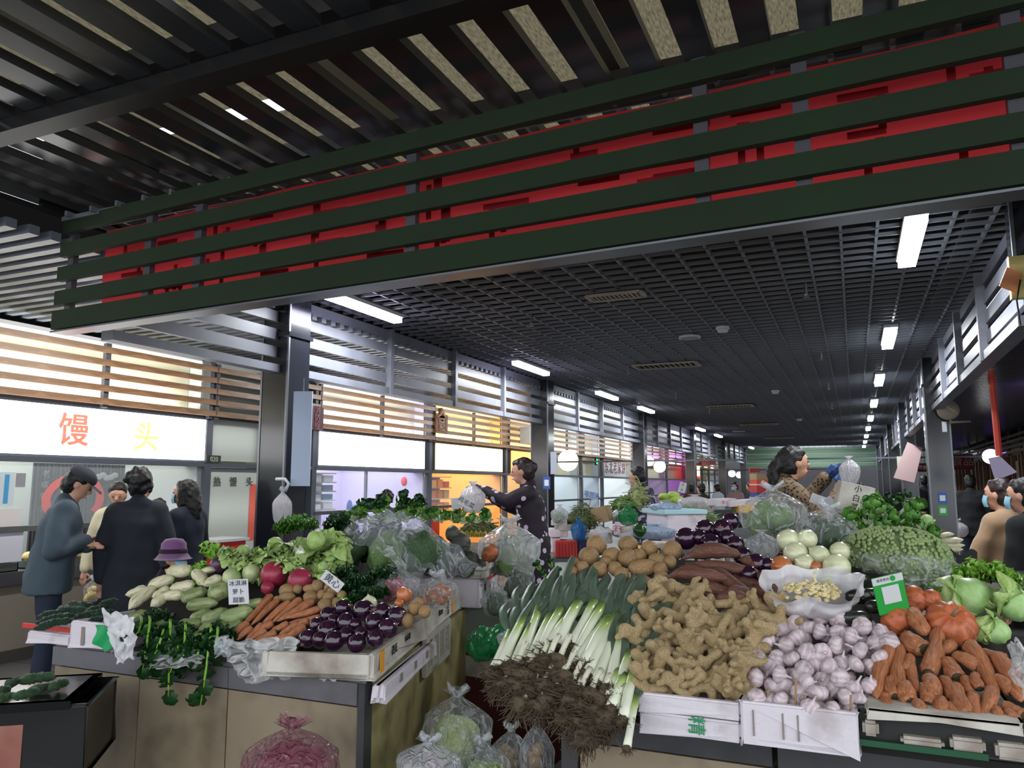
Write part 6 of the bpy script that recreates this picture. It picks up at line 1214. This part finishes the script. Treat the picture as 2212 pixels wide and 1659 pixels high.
for k, (x, y, x2, y2, n) in enumerate(((960, 820, 900, 1000, 8), (1000, 780, 990, 1240, 12), (880, 760, 840, 1080, 8), (1240, 820, 1180, 1290, 13), (1090, 800, 1080, 1000, 9), (1180, 850, 1150, 1050, 8), (1280, 820, 1260, 950, 6), (830, 760, 800, 870, 5), (930, 900, 880, 1080, 8), (1050, 900, 1000, 1100, 8))):
    a = HL(*C1(x, y)); b = at_y(*C1(x2, y2), 2.44); c = at_y(*C1(x, min(y+90, y2)), 2.47); t = thing('radish_leaf', f'dark drooping radish leaf stalk, {ordn(k)} of those hanging over the counter front', 'radish leaf', a, 'radish leaves over the counter front')
    pth = [V((0, 0, 0)), c-a+V((0, 0, .04)), (b+c)/2-a, b-a]; link('stalk', MB().tube(pth, [.007, .006, .005, .003], 5).mesh('stalk', M_leafl, True), t)
    for q in range(n):
        u = .15+.85*q/n; s = u*3; i = min(2, int(s)); p = pth[i]+(pth[i+1]-pth[i])*(s-i); lm = P_lf[q % 3] if 'P_lf' in globals() else None
        if lm is None: P_lf = [leafmesh('leaflet', M_leafd, 1, .45, .7, .12, 7, 4, 6, .3, z) for z in range(3)]; lm = P_lf[0]
        link('leaflet', lm, t, M=TRS(p, Euler((rg.uniform(-1.8, -.8), rg.uniform(-.4, .4), rg.choice((-1, 1))*rg.uniform(.8, 2))).to_matrix(), rg.uniform(.05, .085)))
# --- price cards
def card(lab, x, y, w, h, rot, lines, D=None, P=None, m=None, ink=None, th=.004, ts=.8, vert=False, name='price_card', cat='price card', stick=True, group=None):
    P = P or at_d(x, y, D); k = m_per_px(P); W, H_ = w*k, h*k; M3 = CM @ Euler((0, 0, rad(rot))).to_matrix()
    t = thing(name, lab, cat, M=Matrix.Translation(P) @ M3.to_4x4(), group=group)
    link('board', bevel(MB().box((0, 0, 0), (W, H_, th)).mesh('board', m or mat('card white', (.84, .84, .86), .6)), min(.002, th*.3), 1), t)
    n = len(lines)
    for i, s in enumerate(lines): letters(s, H_/n*ts, ink or M_ink, t, V((0, H_/2-H_*(i+.5)/n, th/2+.001)), (1, 0, 0), (0, 1, 0), .0005)
    if stick: link('stick', MB().tube([(0, -H_/2-.10, -.004), (0, 0, -.004)], .004, 6).mesh('stick', mat('stick', (.45, .36, .25), .7)), t)
    return t
card('white price card reading 冰淇淋萝卜 standing among the green radishes', *C1(1400, 635), 44, 54, 3, ('冰淇淋', '萝卜', '甜脆'), P=HL(*C1(1400, 690))-ray(*C1(1400, 635)).normalized()*.10+V((0, 0, .05)), ts=.72)
card('tilted white price card reading 黄心 above the potatoes', *C1(1955, 535), 50, 25, -38, ('黄心',), P=HL(*C1(1955, 560))-ray(*C1(1955, 535)).normalized()*.10)
card('tilted white price card reading 鸡毛菜 at the greens by the stall keeper', *C2(1245, 98), 34, 22, -30, ('鸡毛菜',), D=5.5, ts=.6)
card('small faded card behind the 鸡毛菜 price card', *C2(1185, 105), 20, 26, 5, (' ',), D=5.6)
card('pale blue handwritten card standing on the middle stall', 1278, 1070, 30, 16, -12, ('马兰头',), D=9.2, m=mat('card blue', (.70, .80, .92), .6), ink=mat('ink blue', (.12, .2, .5), .6))
card('thick foam board reading 小白菜 standing on a stick in the bok choy', *C5(1070, 545), 74, 60, -12, ('小', '白', '菜'), D=4.2, m=M_foamd, th=.05, ts=.85)
# green payment card with blank square
q = C4(1168, 300); P = HR_(*q)-ray(*q).normalized()*.14; k = m_per_px(P); W, H_ = 67*k, 82*k
t = thing('payment_card', 'green and white payment card leaning on the orange pumpkins', 'card', M=Matrix.Translation(P) @ (CM @ Euler((0, 0, rad(13))).to_matrix()).to_4x4())
link('board', bevel(MB().box((0, 0, 0), (W, H_, .006)).mesh('board', mat('card green', (.10, .60, .22), .4)), .002, 1), t)
link('header', MB().box((0, H_*.40, .0035), (W, H_*.19, .003)).mesh('header', mat('card pale', (.78, .80, .80), .5)), t); link('blank_square', MB().box((.002, -.0, .0035), (W*.56, H_*.46, .003)).mesh('blank_square', MC['card pale']), t)
link('emblem', MB().lathe([(.009, .005), (.009, .006)], 16, c=(W*.16, H_*.41, 0)).mesh('emblem', MC['card green']), t); letters('推荐使用', H_*.085, mat('grey text', (.35, .38, .40), .5), t, (-W*.16, H_*.41, .0055), (1, 0, 0), (0, 1, 0), .0004)
# --- bags on the right stall
q = C4(560, 350); P = HR_(*q)
t = thing('open_bag', 'open white plastic bag of peeled garlic cloves behind the garlic heap', 'plastic bag', P-V((0, 0, .035)), rot=(rad(20), 0, 0)); t.scale = (.80, .84, .60)
def bowl(u, v):
    th = 2*PI*u; r = (.05+.125*min(1, v*1.6)**.5)*(1+.05*math.sin(5*th)+.04*math.sin(11*th+4*v)) + (max(0, v-.8)*.12); return (r*1.05*math.cos(th), r*.85*math.sin(th), .17*v**1.2+(.02*math.sin(3*th)+.015*math.sin(7*th))*v)
link('film', MB().grid(bowl, 60, 18).mesh('film', P_white, True), t)
cl = spindle('clove', [(0, .1), (.15, .75), (.45, 1), (.8, .6), (1, .1)], mat('peeled garlic', (.90, .84, .64), .35, col2=(.84, .76, .54), scale=2, rnd=.05), 8, .3, .05, 2, 7)
for k in range(85): a = rg.uniform(0, 6.3); r = .115*rg.random()**.5; link('clove', cl, t, M=TRS(V((r*math.cos(a), r*.8*math.sin(a), .105+.05*(1-r/.14)+rg.uniform(-.01, .012))), rrot(rg), (.012, .012, .03)))
bagpx('clear bag of pale green stems on top of the white onions', box_(C5, 340, 440, 730, 810), 3.85, P_clear, [('greens', B_g, 10, .22)], 'bags over the onions', seed=6)

bagpx('small empty flap of milky film hanging beside the eggplants', box_(C5, 360, 760, 555, 950), 3.5, P_milky2, None, 'bags over the onions', seed=7, ears=False)
bagpx('clear bag of dark green leaves beside the foam board', box_(C5, 690, 570, 1035, 890), 3.8, P_clear, [('greens', B_gd, 9, .24)], 'bags over the onions', tilt=(0, rad(10), 0), seed=8)
P = at_d(*C5(1350, 1150), 3.5)
bagpx('big clear bag of shelled green peas under the bok choy', box_(C5, 1050, 770, 1660, 1160), 3.5, P_clear, None, 'bags over the onions', seed=9, ears=False, d=.36); link('peas', blob('peas', (.20, .15, .112), M_pfill, .06, 3., 36, 20, seed=1), bpy.data.objects[[o.name for o in COL.objects if o.get('label', '').startswith('big clear bag of shelled')][0]], (0, 0, .125))
pea = MB().sph((0, 0, 0), 1, 8, 6).mesh('pea', mat('pea green', (.56, .64, .42), .4, rnd=.1), True); pm_ = MB(); r = random.Random(3)
for k in range(1500):
    a = r.uniform(0, 2*PI); z = r.uniform(.02, .36); z = r.uniform(.015, .237); q_ = math.sqrt(max(.02, 1-((z-.125)/.114)**2)); pm_.sph((P.x+.203*q_*math.cos(a), P.y+.153*q_*math.sin(a), P.z+z), .0085, 6, 4)
solo('pea_layer', pm_, MC['pea green'], 'shelled green peas pressed against the big clear bag', 'peas', smooth=True)['kind'] = 'stuff'
bokheap([(1080+rg.uniform(-20, 20)+95*k, 800-55*j-14*abs(2.5-k)*.5+rg.uniform(-12, 12), 78) for j in range(4) for k in range(6-j//2)], lambda x, y: at_d(x, y, 3.9), C5, 'leafy bok choy, {i} from the left in the {r} row above the pea bag', 'bok choy above the pea bag', P_bok, 1.15)
bokheap([(1150+60*k+rg.uniform(-10, 10), 600-18*abs(k-1)-14*j, 50) for j in range(2) for k in range(5)], lambda x, y: at_d(x, y, 4.8), C5, 'darker bok choy, {i} from the left in the {r} row behind the foam board', 'bok choy behind the foam board', P_bokd)
for k, (x, y, w, h, r_) in enumerate(((830, 560, 34, 22, -20), (905, 605, 30, 40, 30), (1020, 630, 50, 14, -6))): card(f'plain white card, {ordn(k)} from the stall keeper by the foam board', *C5(x, y), w, h, r_, (' ',), D=4.3, group='plain white cards')
place('white_radish', P_dai, [(1640, 800, 1740, 790, 16), (1660, 830, 1800, 825, 24), (1650, 860, 1810, 865, 22), (1680, 885, 1800, 890, 18)], lambda x, y: at_d(x, y, 5.2), C5, 'white radish, {i} from the left in the {r} row at the far end of the right stall', 'radish', 'radishes at the far end', 'long', rowh=8)
place('yam', P_sp, [(1380, 640, 1570, 660, 16), (1400, 655, 1560, 640, 14), (1470, 700, 1600, 730, 22), (1500, 720, 1610, 745, 20), (1560, 770, 1680, 765, 18)], lambda x, y: at_d(x, y, 5.0), C5, 'tan yam, {i} from the left in the {r} row beyond the bok choy', 'yam', 'yams beyond the bok choy', 'long', rowh=6)
place('cabbage', P_cab, [(1445, 665, 50), (1560, 700, 52)], lambda x, y: at_d(x, y, 4.9), C5, 'small round cabbage, {i} from the left in the {r} row beyond the bok choy', 'cabbage', 'cabbages beyond the bok choy', rnd=False)
place('lettuce', P_let, [(1200, 510, 40), (1240, 540, 40), (1290, 575, 40)], lambda x, y: at_d(x, y, 5.3), C5, 'far yellow green lettuce, {i} from the left in the {r} row beside the foam board', 'lettuce', 'far lettuces', rnd=False)
tb = thing('side_table', 'long table under the bok choy, yams and far radishes', 'table', (.75, 4.9, 0)); link('table_top', MB().box2((-.72, -.27, 1.04), (.25, 1.2, 1.08)).mesh('table_top', M_apron2), tb)
for sx_ in (-.68, .2):
    for sy_ in (-.23, 1.15): link('leg', MB().box((sx_, sy_, .52), (.04, .04, 1.04)).mesh('leg', M_steel), tb)
solo('dark_sheet', MB().grid(lambda u, v: tuple(at_d(*C5(1640+260*u, 880+60*v+40*u), 4.4)+V((0, 0, .02*math.sin(9*u)))), 12, 4), mat('dark sheet', (.07, .07, .08), .5), 'dark folded sheet at the edge of the right stall', 'sheet', smooth=True)
film('crumpled shiny film at the right edge of the carrot heap', [(2180, 1385), (2222, 1380), (2222, 1500), (2195, 1470)], P_milky, 2.42, .03, seed=8)
# held bags
bagpx('white plastic bag held up by the stall keeper in leopard print', (1818, 985, 1856, 1045), 5.5, P_white, None, 'held plastic bags', seed=10, ears=False)
bagpx('white plastic bag held out by the stall keeper in the flecked coat', (996, 1040, 1046, 1108), 6.95, P_white, None, 'held plastic bags', seed=11, ears=False)
bagpx('pale bag of shopping carried by the man walking away', (2052, 1120, 2088, 1160), 14.7, P_white, None, 'held plastic bags', seed=12)
bagpx('white carrier bag with red print hooked on the first column', (588, 1052, 628, 1132), 7.05, P_white, None, None, seed=13)
hk = thing('hook', 'white hook holding the carrier bag on the first column', 'hook', at_d(612, 1040, 7.1)); link('body', MB().tube([(-.08, 0, .02), (.02, 0, .02), (.06, 0, -.02), (.03, 0, -.08), (-.01, 0, -.06)], .014, 8).mesh('body', M_white, True), hk)
pn = thing('hanging_board', 'long blank bluish board hanging beside the first column', 'board', at_d(652, 950, 7.1)); a, b = at_d(636, 845, 7.1), at_d(668, 1050, 7.1); pn.location = (0, 0, 0)
part('board', MB().box(((a+b)/2), (.17, .02, a.z-b.z), (0, 0, rad(20))), mat('board bluish', (.68, .74, .84), .5), pn); part('cord', MB().tube([V(((a+b)/2).to_tuple()[:2]+(a.z,)), V(((a+b)/2).to_tuple()[:2]+(a.z+.12,))], .006, 5), M_steel, pn); 
# things on columns
def colcard(lab, px, py, w, h, X, m, D=None, blank=True, tx=None, name='notice_card', cat='notice', Y=None):
    P = at_y(px, py, Y); k = m_per_px(P); t = thing(name, lab, cat, P); link('board', MB().box((0, 0, 0), (w*k, .012, h*k)).mesh('board', m), t)
    if blank: link('blank_square', MB().box((0, -.008, -.0), (w*k*.62, .004, h*k*.5)).mesh('blank_square', MC['card pale']), t)
    return t
YC = CY[2]-.157
colcard('blue payment card taped to the second side-aisle column', 2036, 1076, 17, 24, 0, mat('card blue2', (.20, .32, .62), .5), Y=YC); colcard('green payment card below the blue one on the side-aisle column', 2037, 1103, 17, 20, 0, MC['card green'], Y=YC)
colcard('blue payment card on the second column of the shop side', 1181, 1043, 16, 26, 0, MC['card blue2'], Y=CY[2]-.157); colcard('pale grey switch box on the second column of the shop side', 1196, 1000, 14, 48, 0, mat('box pale', (.62, .64, .70), .5), blank=False, Y=CY[2]-.157, name='switch_box', cat='switch box')
colcard('cream switch box on the third side-aisle column', 1946, 1006, 14, 40, 0, mat('box cream', (.74, .74, .66), .5), blank=False, Y=CY[3]-.157, name='switch_box', cat='switch box')
colcard('small white box high on the second side-aisle column', 2040, 922, 9, 22, 0, M_white, blank=False, Y=YC, name='switch_box', cat='switch box')
a = [at_y(*p, CY[3]-.3) for p in ((1960, 955), (1993, 968), (1975, 1043), (1930, 1032))]
solo('pink_sheet', MB().add([tuple(v) for v in a]+[tuple(v+V((0, .006, 0))) for v in a], [(0, 1, 2, 3), (7, 6, 5, 4), (0, 4, 5, 1), (1, 5, 6, 2), (2, 6, 7, 3), (3, 7, 4, 0)]), mat('sheet pink', (.80, .68, .68), .7), 'big pinkish sheet hanging askew by the third side-aisle column', 'sheet')
P = at_y(2048, 886, YC-.1); t = thing('wall_fan', 'small beige wall fan beside the second side-aisle column', 'fan', P)
link('cage', MB().lathe([(.13, -.02), (.14, 0), (.13, .03), (.05, .05)], 24).xf(Matrix.Rotation(rad(80), 4, 'X')).mesh('cage', mat('fan beige', (.66, .62, .55), .5), True), t); link('arm', MB().tube([(0, .03, -.05), (.03, .05, -.16), (.26, .04, -.16)], [.02, .02, .012], 8).mesh('arm', MC['fan beige'], True), t)
sb = thing('hanging_signboard', 'dark hanging board at the top of the near side aisle', 'board', at_y(2245, 640, 5.62)); P = V(sb.location); link('panel', MB().box((0, 0, .32), (.26, .2, .62)).mesh('panel', M_colm), sb); link('edge_trim', MB().box((-.13, -.10, .32), (.02, .02, .62)).mesh('edge_trim', M_steel), sb)
P = at_y(2201, 600, 5.40); t = thing('junction_box', 'yellow open junction box with an orange flap on the near side-aisle column', 'junction box', P-V((0, 0, .1)))
link('case', MB().box((0, 0, .1), (.10, .06, .26)).mesh('case', mat('box yellow', (.80, .74, .45), .5)), t); link('flap', MB().box((-.05, -.05, .08), (.10, .006, .13), (0, rad(25), rad(20))).mesh('flap', mat('flap orange', (.90, .58, .36), .5)), t); link('cord', MB().tube([(0, -.035, .08), (-.03, -.05, -.05), (-.02, -.04, -.2)], .005, 5).mesh('cord', M_ink), t)
t = thing('plastic_string', 'orange red cord hanging from the louvre panel in the side aisle', 'cord', at_d(2140, 812, 9)); t.location = (0, 0, 0); part('cord', MB().tube([at_d(2140, 800, 9), at_d(2150, 900, 9), at_d(2158, 985, 9)], .03, 6), mat('cord red', (.75, .25, .18), .6), t)
a = [at_d(*p, 9) for p in ((2135, 990), (2160, 985), (2197, 1020), (2150, 1038))]; solo('hanging_sheet', MB().add([tuple(v) for v in a]+[tuple(v+V((0, .01, 0))) for v in a], [(0, 1, 2, 3), (7, 6, 5, 4), (0, 4, 5, 1), (1, 5, 6, 2), (2, 6, 7, 3), (3, 7, 4, 0)]), mat('sheet violet', (.62, .58, .70), .5), 'pale plastic sheet with a blue hem hanging on the red cord', 'sheet')
for k, (px, py) in enumerate(((1185, 1075), (1470, 1005))): pass
# --- floor bags between and before the stalls
bagpx('knotted pink film bag of red vegetables on the floor before the left stall', (532, 1550, 722, 1720), 2.62, P_pink, [('radish', [blob('radish', (1, 1, 1), mat('bagged mauve radish', (.50, .20, .28), .5), .08, 1.)], 16, .19)], 'bags on the floor', seed=14)
pk_ = at_d(627, 1720, 2.62); st = thing('low_stool', 'low dark stool under the pink bag', 'stool', (pk_.x, pk_.y, 0)); zt_ = pk_.z; link('seat', MB().box((0, 0, zt_-.02), (.34, .28, .03)).mesh('seat', M_black), st)
for a in (-.15, .15):
    for b in (-.12, .12): link('leg', MB().box((a, b, zt_/2-.015), (.03, .03, zt_-.03)).mesh('leg', M_black), st)
bagpx('knotted pale bag of garlic in the gap between the stalls', (862, 1588, 990, 1700), 2.95, P_milky2, [('garlic', P_gar, 12, .10)], 'bags on the floor', seed=15)
bagpx('tall clear bag of yellow green cabbages in the gap between the stalls', (918, 1480, 1055, 1650), 3.35, P_clear, [('cabbage', B_nap, 9, .27)], 'bags on the floor', seed=16)
bagpx('clear bag of white and green cabbages at the frame bottom between the stalls', (985, 1585, 1095, 1710), 3.1, P_clear, [('cabbage', P_nap, 3, .30)], 'bags on the floor', seed=17)
bagpx('shiny clear bag of brown roots in the gap between the stalls', (1062, 1560, 1145, 1700), 3.3, P_clear, [('root', P_pot, 12, .17)], 'bags on the floor', seed=18)
bagpx('brown clear bag beside the right stall corner', (1125, 1540, 1195, 1710), 3.05, P_clear, [('potato', P_sp[:1], 4, .2), ('potato', P_pot, 8, .18)], 'bags on the floor', seed=19)
pd = thing('pallet', 'low dark pallet under the floor bags', 'pallet', (-1.35, 3.1, 0))
for k in range(6): link('board', MB().box((-.33+.13*k, 0, .30), (.10, 1.0, .03)).mesh('board', mat('pallet dark', (.16, .14, .12), .8)), pd)
for k in (-.4, .4): link('bearer', MB().box((0, k, .14), (.74, .08, .28)).mesh('bearer', MC['pallet dark']), pd)
bagpx('white looped handle bag hanging among the leeks', (1076, 1352, 1135, 1400), 3.4, P_milky2, None, None, seed=20)
# white-topped cart things behind the buns
bagpx('small clear bag of yellow buns hanging at the counter', (180, 1245, 214, 1300), 7.6, P_clear, [('bun', B_bun, 7, .22)], None, seed=21)
# --- middle stalls
M_card = mat('cardboard', (.66, .56, .42), .8, col2=(.60, .50, .37), scale=2); M_redp = mat('plastic red', (.72, .18, .16), .45); M_navy = mat('plastic navy', (.12, .16, .32), .5)
def table(lab, px, D, L, W, h, ang=0.):
    P = at_d(px, 1048, D); t = thing('stall_table', lab, 'table', (P.x, P.y, 0), rot=ang); link('table_top', MB().box((0, 0, h-.02), (L, W, .04)).mesh('table_top', M_steel), t); link('shelf', MB().box((0, 0, h*.5), (L*.96, W*.96, .02)).mesh('shelf', M_steel), t)
    for a in (-1, 1):
        for b in (-1, 1): link('leg', MB().box((a*(L/2-.03), b*(W/2-.03), h/2), (.04, .04, h)).mesh('leg', M_steel), t)
    return t
table('steel stall table beside the flecked-coat stall keeper', 1265, 8.5, 1.15, .9, .86, rad(22)); table('steel stall table behind the camouflage stall keeper', 1448, 8.0, .95, .9, 1.0, rad(22)); table('long steel stall table far along the middle aisle', 1585, 9.3, 1.0, 1.4, 1.08); table('low steel stall table beyond the far cabbages', 1450, 10.6, .8, .8, 1.22)
def boxat(lab, px, py, D, w, h, d, m, ang=0., name='box', cat='box', group=None, tilt=0., slats=0, lid=None, tx=None, tm=None):
    P = at_d(px, py, D); k = m_per_px(P); W, H_ = w*k, h*k; t = thing(name, lab, cat, P-V((0, 0, H_/2)), group, rot=(0, tilt, rad(23.85+ang)))
    link('body', bevel(MB().box((0, 0, H_/2), (W, d, H_)).mesh('body', m), .006), t)
    for q in range(slats): link('slat', MB().box((-W/2+W*(q+.5)/slats, -d/2-.005, H_*.5), (W/slats*.35, .012, H_*.8)).mesh('slat', m), t)
    if lid: link('lid', MB().box((0, 0, H_+.008), (W*1.02, d*1.02, .02)).mesh('lid', lid), t)
    if tx: letters(tx, H_*.5, tm or M_ink, t, (0, -d/2-.004, H_*.5), (1, 0, 0), (0, 0, 1), .001)
    return t
boxat('red ribbed plastic crate on the shelf of the middle stall', 1222, 1184, 8.2, 46, 34, .35, M_redp, slats=7, name='crate', cat='crate'); boxat('navy plastic crate beside the red crate', 1256, 1182, 8.2, 19, 36, .35, M_navy, slats=3, name='crate', cat='crate')
for k, (px, py, w, h, a, tl) in enumerate(((1205, 1150, 38, 16, 0, 0), (1222, 1138, 40, 12, 4, 0), (1208, 1128, 34, 10, -4, 0), (1290, 1155, 50, 10, 3, .05), (1296, 1146, 46, 8, -3, -.06), (1300, 1166, 36, 10, 0, 0), (1355, 1150, 52, 9, 2, -.2), (1362, 1140, 44, 8, -5, -.25), (1200, 1175, 18, 30, 0, 0), (1195, 1200, 20, 22, 0, 0))):
    boxat(f'flattened grimy foam tray, {ordn(k)} of the loose stack on the middle stall', px, py, 8.4, w, h, .4, M_foamd if k % 2 else M_foam, a, 'foam_tray', 'tray', 'foam trays on the middle stall', tl)
boxat('open cream cardboard box tipped on the middle stall', 1302, 1112, 8.6, 42, 34, .35, M_card, -15, tilt=-.25); boxat('white paper bag with red characters on the middle stall', 1332, 1142, 8.2, 12, 28, .08, M_foam, 0, 'paper_bag', 'bag', tx='豆干', tm=M_red, tilt=.1)
t = boxat('tall white foam box under the blue-white bag', 1460, 1126, 7.6, 88, 36, .5, M_foam, 12, 'foam_box', 'box', lid=M_foam); boxat('white foam lid with a turquoise printed edge on the foam box', 1455, 1104, 7.6, 98, 10, .55, mat('lid turquoise', (.70, .84, .88), .6), 12, 'foam_slab', 'box')
M_wb = plastic('white blue film', (.80, .87, .97), .7, .95, 8)
GB = 'bags of the middle stalls'
bagpx('white bag with blue print lying on the foam box', (1408, 1082, 1470, 1104), 7.5, M_wb, None, GB, seed=22, d=.3, ears=False); bagpx('bluish white bag heaped before the foam box', (1370, 1130, 1455, 1164), 7.3, M_wb, None, GB, seed=23, d=.3)
bagpx('blue film bag hanging from the greens of the middle stall', (1235, 1118, 1265, 1168), 8.0, P_blueb, None, GB, seed=24, ears=False); bagpx('bright green film bag on the middle stall', (1338, 1090, 1376, 1135), 8.5, P_greenb, None, GB, seed=25, ears=False)
bagpx('grey white bag of greens beside the second column', (1192, 1090, 1226, 1130), 8.2, P_milky2, [('greens', B_g, 3, .25)], GB, seed=26, ears=False); bagpx('milky bag between the card box and the green bag', (1322, 1100, 1345, 1132), 8.6, P_milky2, [('greens', B_g, 2, .25)], GB, seed=27, ears=False)
bagpx('large white bag heap behind the foam box', (1468, 1068, 1535, 1100), 9.5, P_white, None, GB, seed=28, ears=False); bagpx('small white carrier bag with red print by the potatoes', (1282, 1130, 1312, 1172), 7.6, P_white, None, GB, seed=29)
def strands(lab, px, py, D, w, h, m, n, seed, cat='greens', Ls=.22, r=.006, group=None):
    P = at_d(px, py, D); k = m_per_px(P); rr = random.Random(seed); mb = MB()
    for _ in range(n):
        a = rr.uniform(0, 6.3); q = rr.random()**.5; c = P+V((math.cos(a)*q*w*k/2, math.sin(a)*q*.2, h*k*(1-q*q)*rr.random()-h*k*.4)); d = V((rr.uniform(-1, 1), rr.uniform(-.5, .5), rr.uniform(-.3, .6))).normalized()*Ls*rr.uniform(.5, 1)
        mb.tube([c-d/2, c+V((0, 0, .02)), c+d/2-V((0, 0, .02))], [r, r, r*.4], 4)
    mb.sph(P-V((0, 0, h*k*.3)), (w*k*.46, .2, h*k*.5), 14, 8); return solo('green_heap', mb, m, lab, cat, group, smooth=True, kind='stuff')
strands('mound of dark long-stemmed herbs on the middle stall', 1258, 1112, 8.5, 62, 40, mat('herb green', (.28, .36, .20), .7, col2=(.45, .46, .28), scale=12, rnd=.1), 260, 1); strands('heap of green bean pods behind the green bag', 1350, 1085, 9.2, 50, 24, mat('bean green', (.48, .60, .36), .6, col2=(.36, .50, .26), scale=14), 220, 2, Ls=.16, r=.009)
strands('bundle of green scallions lying on the white lid', 1500, 1115, 8.4, 60, 16, mat('scallion green', (.32, .48, .24), .6, col2=(.52, .60, .38), scale=10), 160, 3, Ls=.4); strands('small heap of chives by the bag of celery', 1035, 1133, 6.0, 50, 22, MC['herb green'], 160, 4, Ls=.15); strands('pale straw stems standing beside the camouflage stall keeper', 1378, 1065, 9.3, 14, 44, mat('straw green', (.66, .70, .46), .7), 70, 5, Ls=.3)
for k, (px, py, r_) in enumerate(((1443, 1085, 13), (1462, 1080, 13), (1452, 1092, 10), (1436, 1074, 11), (1455, 1070, 11), (1470, 1090, 9))): P = at_d(px, py, 10.5); put('napa_cabbage', [blob('napa_cabbage', (1.4, .8, .8), mat('bright cabbage', (.76, .84, .40), .5, col2=(.62, .76, .30), scale=4), .12, 2, seed=k)], P, Euler((0, 0, k)).to_matrix(), r_*m_per_px(P), f'bright yellow green cabbage, {ordn(k)} in the pile behind the camouflage jacket', 'cabbage', 'far cabbages')
card('white framed card on a stick above the far cabbages', 1474, 1053, 15, 22, -14, ('价', '目'), D=10.6, ts=.5)
bokheap([(1225+34*k, 1060+rg.uniform(-4, 4), 14) for k in range(0)], lambda x, y: at_d(x, y, 9), lambda x, y: (x, y), '{i}{r}', 'x', P_bok)
# scale, sheets, far box stack
P = at_d(1575, 1105, 8.8); t = thing('weighing_scale', 'kitchen scale with a flat tray behind the eggplants', 'scale', P-V((0, 0, .08))); link('body', bevel(MB().box((0, 0, .05), (.30, .24, .10)).mesh('body', mat('scale grey', (.22, .22, .22), .4)), .01), t); link('tray', MB().box((0, 0, .14), (.38, .28, .015)).mesh('tray', M_steel), t); link('neck', MB().box((0, 0, .12), (.06, .06, .04)).mesh('neck', M_steel), t)
for k, (px, py, w, h, m, lab) in enumerate(((1560, 1085, 46, 16, M_foam, 'white folded card with pink writing leaning on the scale'), (1612, 1098, 60, 16, mat('sheet yellow', (.92, .72, .30), .6), 'yellow and white sheet heaped beside the scale'), (1600, 1086, 70, 12, M_foam, 'white foam lid lying behind the scale'), (1520, 1118, 40, 14, M_foam, 'white foam lid lying before the scale'), (1350, 1190, 120, 8, mat('sheet tan', (.70, .62, .46), .6), 'tan cardboard sheet beyond the potatoes'), (1395, 1186, 60, 8, MC['sheet yellow'], 'yellow edged sheet beyond the potatoes'), (1420, 1176, 60, 10, M_foamd, 'rumpled white sheet beyond the potatoes'))):
    boxat(lab, px, py, 8.8 if k < 4 else 6.2, w, h, .3, m, rg.uniform(-20, 20), 'sheet', 'sheet', tilt=rg.uniform(-.1, .1), tx='价 3元' if k == 0 else None, tm=M_red if k == 0 else None)
solo('green_pepper', blob('green_pepper', (.055, .055, .05), mat('pepper green', (.10, .28, .12), .3), .2, 1.6, rib=4, ra=.1), None, 'single dark green pepper lying beyond the potatoes', 'pepper').location = at_d(1383, 1161, 6.0)
for k, (py, h, m, lab) in enumerate(((1082, 12, M_navy, 'blue carton, lowest of the far stack'), (1070, 12, mat('carton blue', (.22, .26, .52), .6), 'violet blue carton, second in the far stack'), (1056, 16, M_redp, 'red carton, third in the far stack'), (1043, 12, mat('carton red', (.80, .30, .20), .6), 'orange red carton with a pattern, near the top of the far stack'), (1030, 14, M_card, 'brown patterned carton on top of the far stack'))): boxat(lab, 1641, py, 17, 28, h, .5, m, 0, 'carton', 'carton', 'cartons of the far stack', lid=M_white if k in (0, 2) else None)
boxat('red awning sheet hanging behind the far carton stack', 1630, 1016, 24, 22, 8, .1, M_redp, 0, 'red_sheet', 'sheet')
# second-layer goods to close gaps on the left stall
place('green_radish', P_gr, [(1000, 880, 1130, 840, 44), (1140, 900, 1290, 870, 40), (900, 860, 1000, 800, 40), (1330, 850, 1420, 790, 36), (760, 790, 860, 740, 32)], lambda x, y: HL(x, y)+ray(x, y).normalized()*.04, C1, 'shaded green radish, {i} from the left in the {r} row above the hanging leaves', 'radish', 'shaded green radishes', 'long')
put_ = [(940, 800), (1010, 860), (1090, 870), (1180, 910), (1250, 860), (900, 770), (1330, 900), (1020, 950), (1130, 960), (950, 900), (1220, 940)]
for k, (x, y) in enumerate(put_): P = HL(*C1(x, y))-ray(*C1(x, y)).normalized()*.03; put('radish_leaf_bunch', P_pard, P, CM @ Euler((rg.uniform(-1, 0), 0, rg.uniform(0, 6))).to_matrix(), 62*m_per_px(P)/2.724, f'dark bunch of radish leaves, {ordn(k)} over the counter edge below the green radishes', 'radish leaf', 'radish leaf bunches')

for k, (px, D, h) in enumerate(((1153, 7.2, .13), (1395, 10.2, .10), (1672, 5.75, .20))):
    p = at_d(px, 1048, D); t = thing('platform', f'low wooden platform under the stall keeper, {ordn(k)} of three', 'platform', (p.x, p.y, 0))
    for q in range(4): link('plank', MB().box((-.3+.2*q, 0, h-.015), (.19, .8, .03)).mesh('plank', M_card), t)
    for q in (-.3, .3): link('bearer', MB().box((0, q, (h-.03)/2), (.78, .06, h-.03)).mesh('bearer', M_card), t)

boxat('stack of white foam boxes under the large white bag heap', 1502, 1128, 9.5, 62, 54, .4, M_foam, 0, 'foam_box', 'box', lid=M_foamd)
boxat('tall covered cart carrying the far carton stack', 1641, 1146, 17, 34, 118, .6, mat('cart grey', (.35, .36, .40), .6), 0, 'cart', 'cart', lid=M_steel)
for px, Y_, lab in ((1965, CY[3]-.30, 'thin cord holding the pink sheet'),): pass
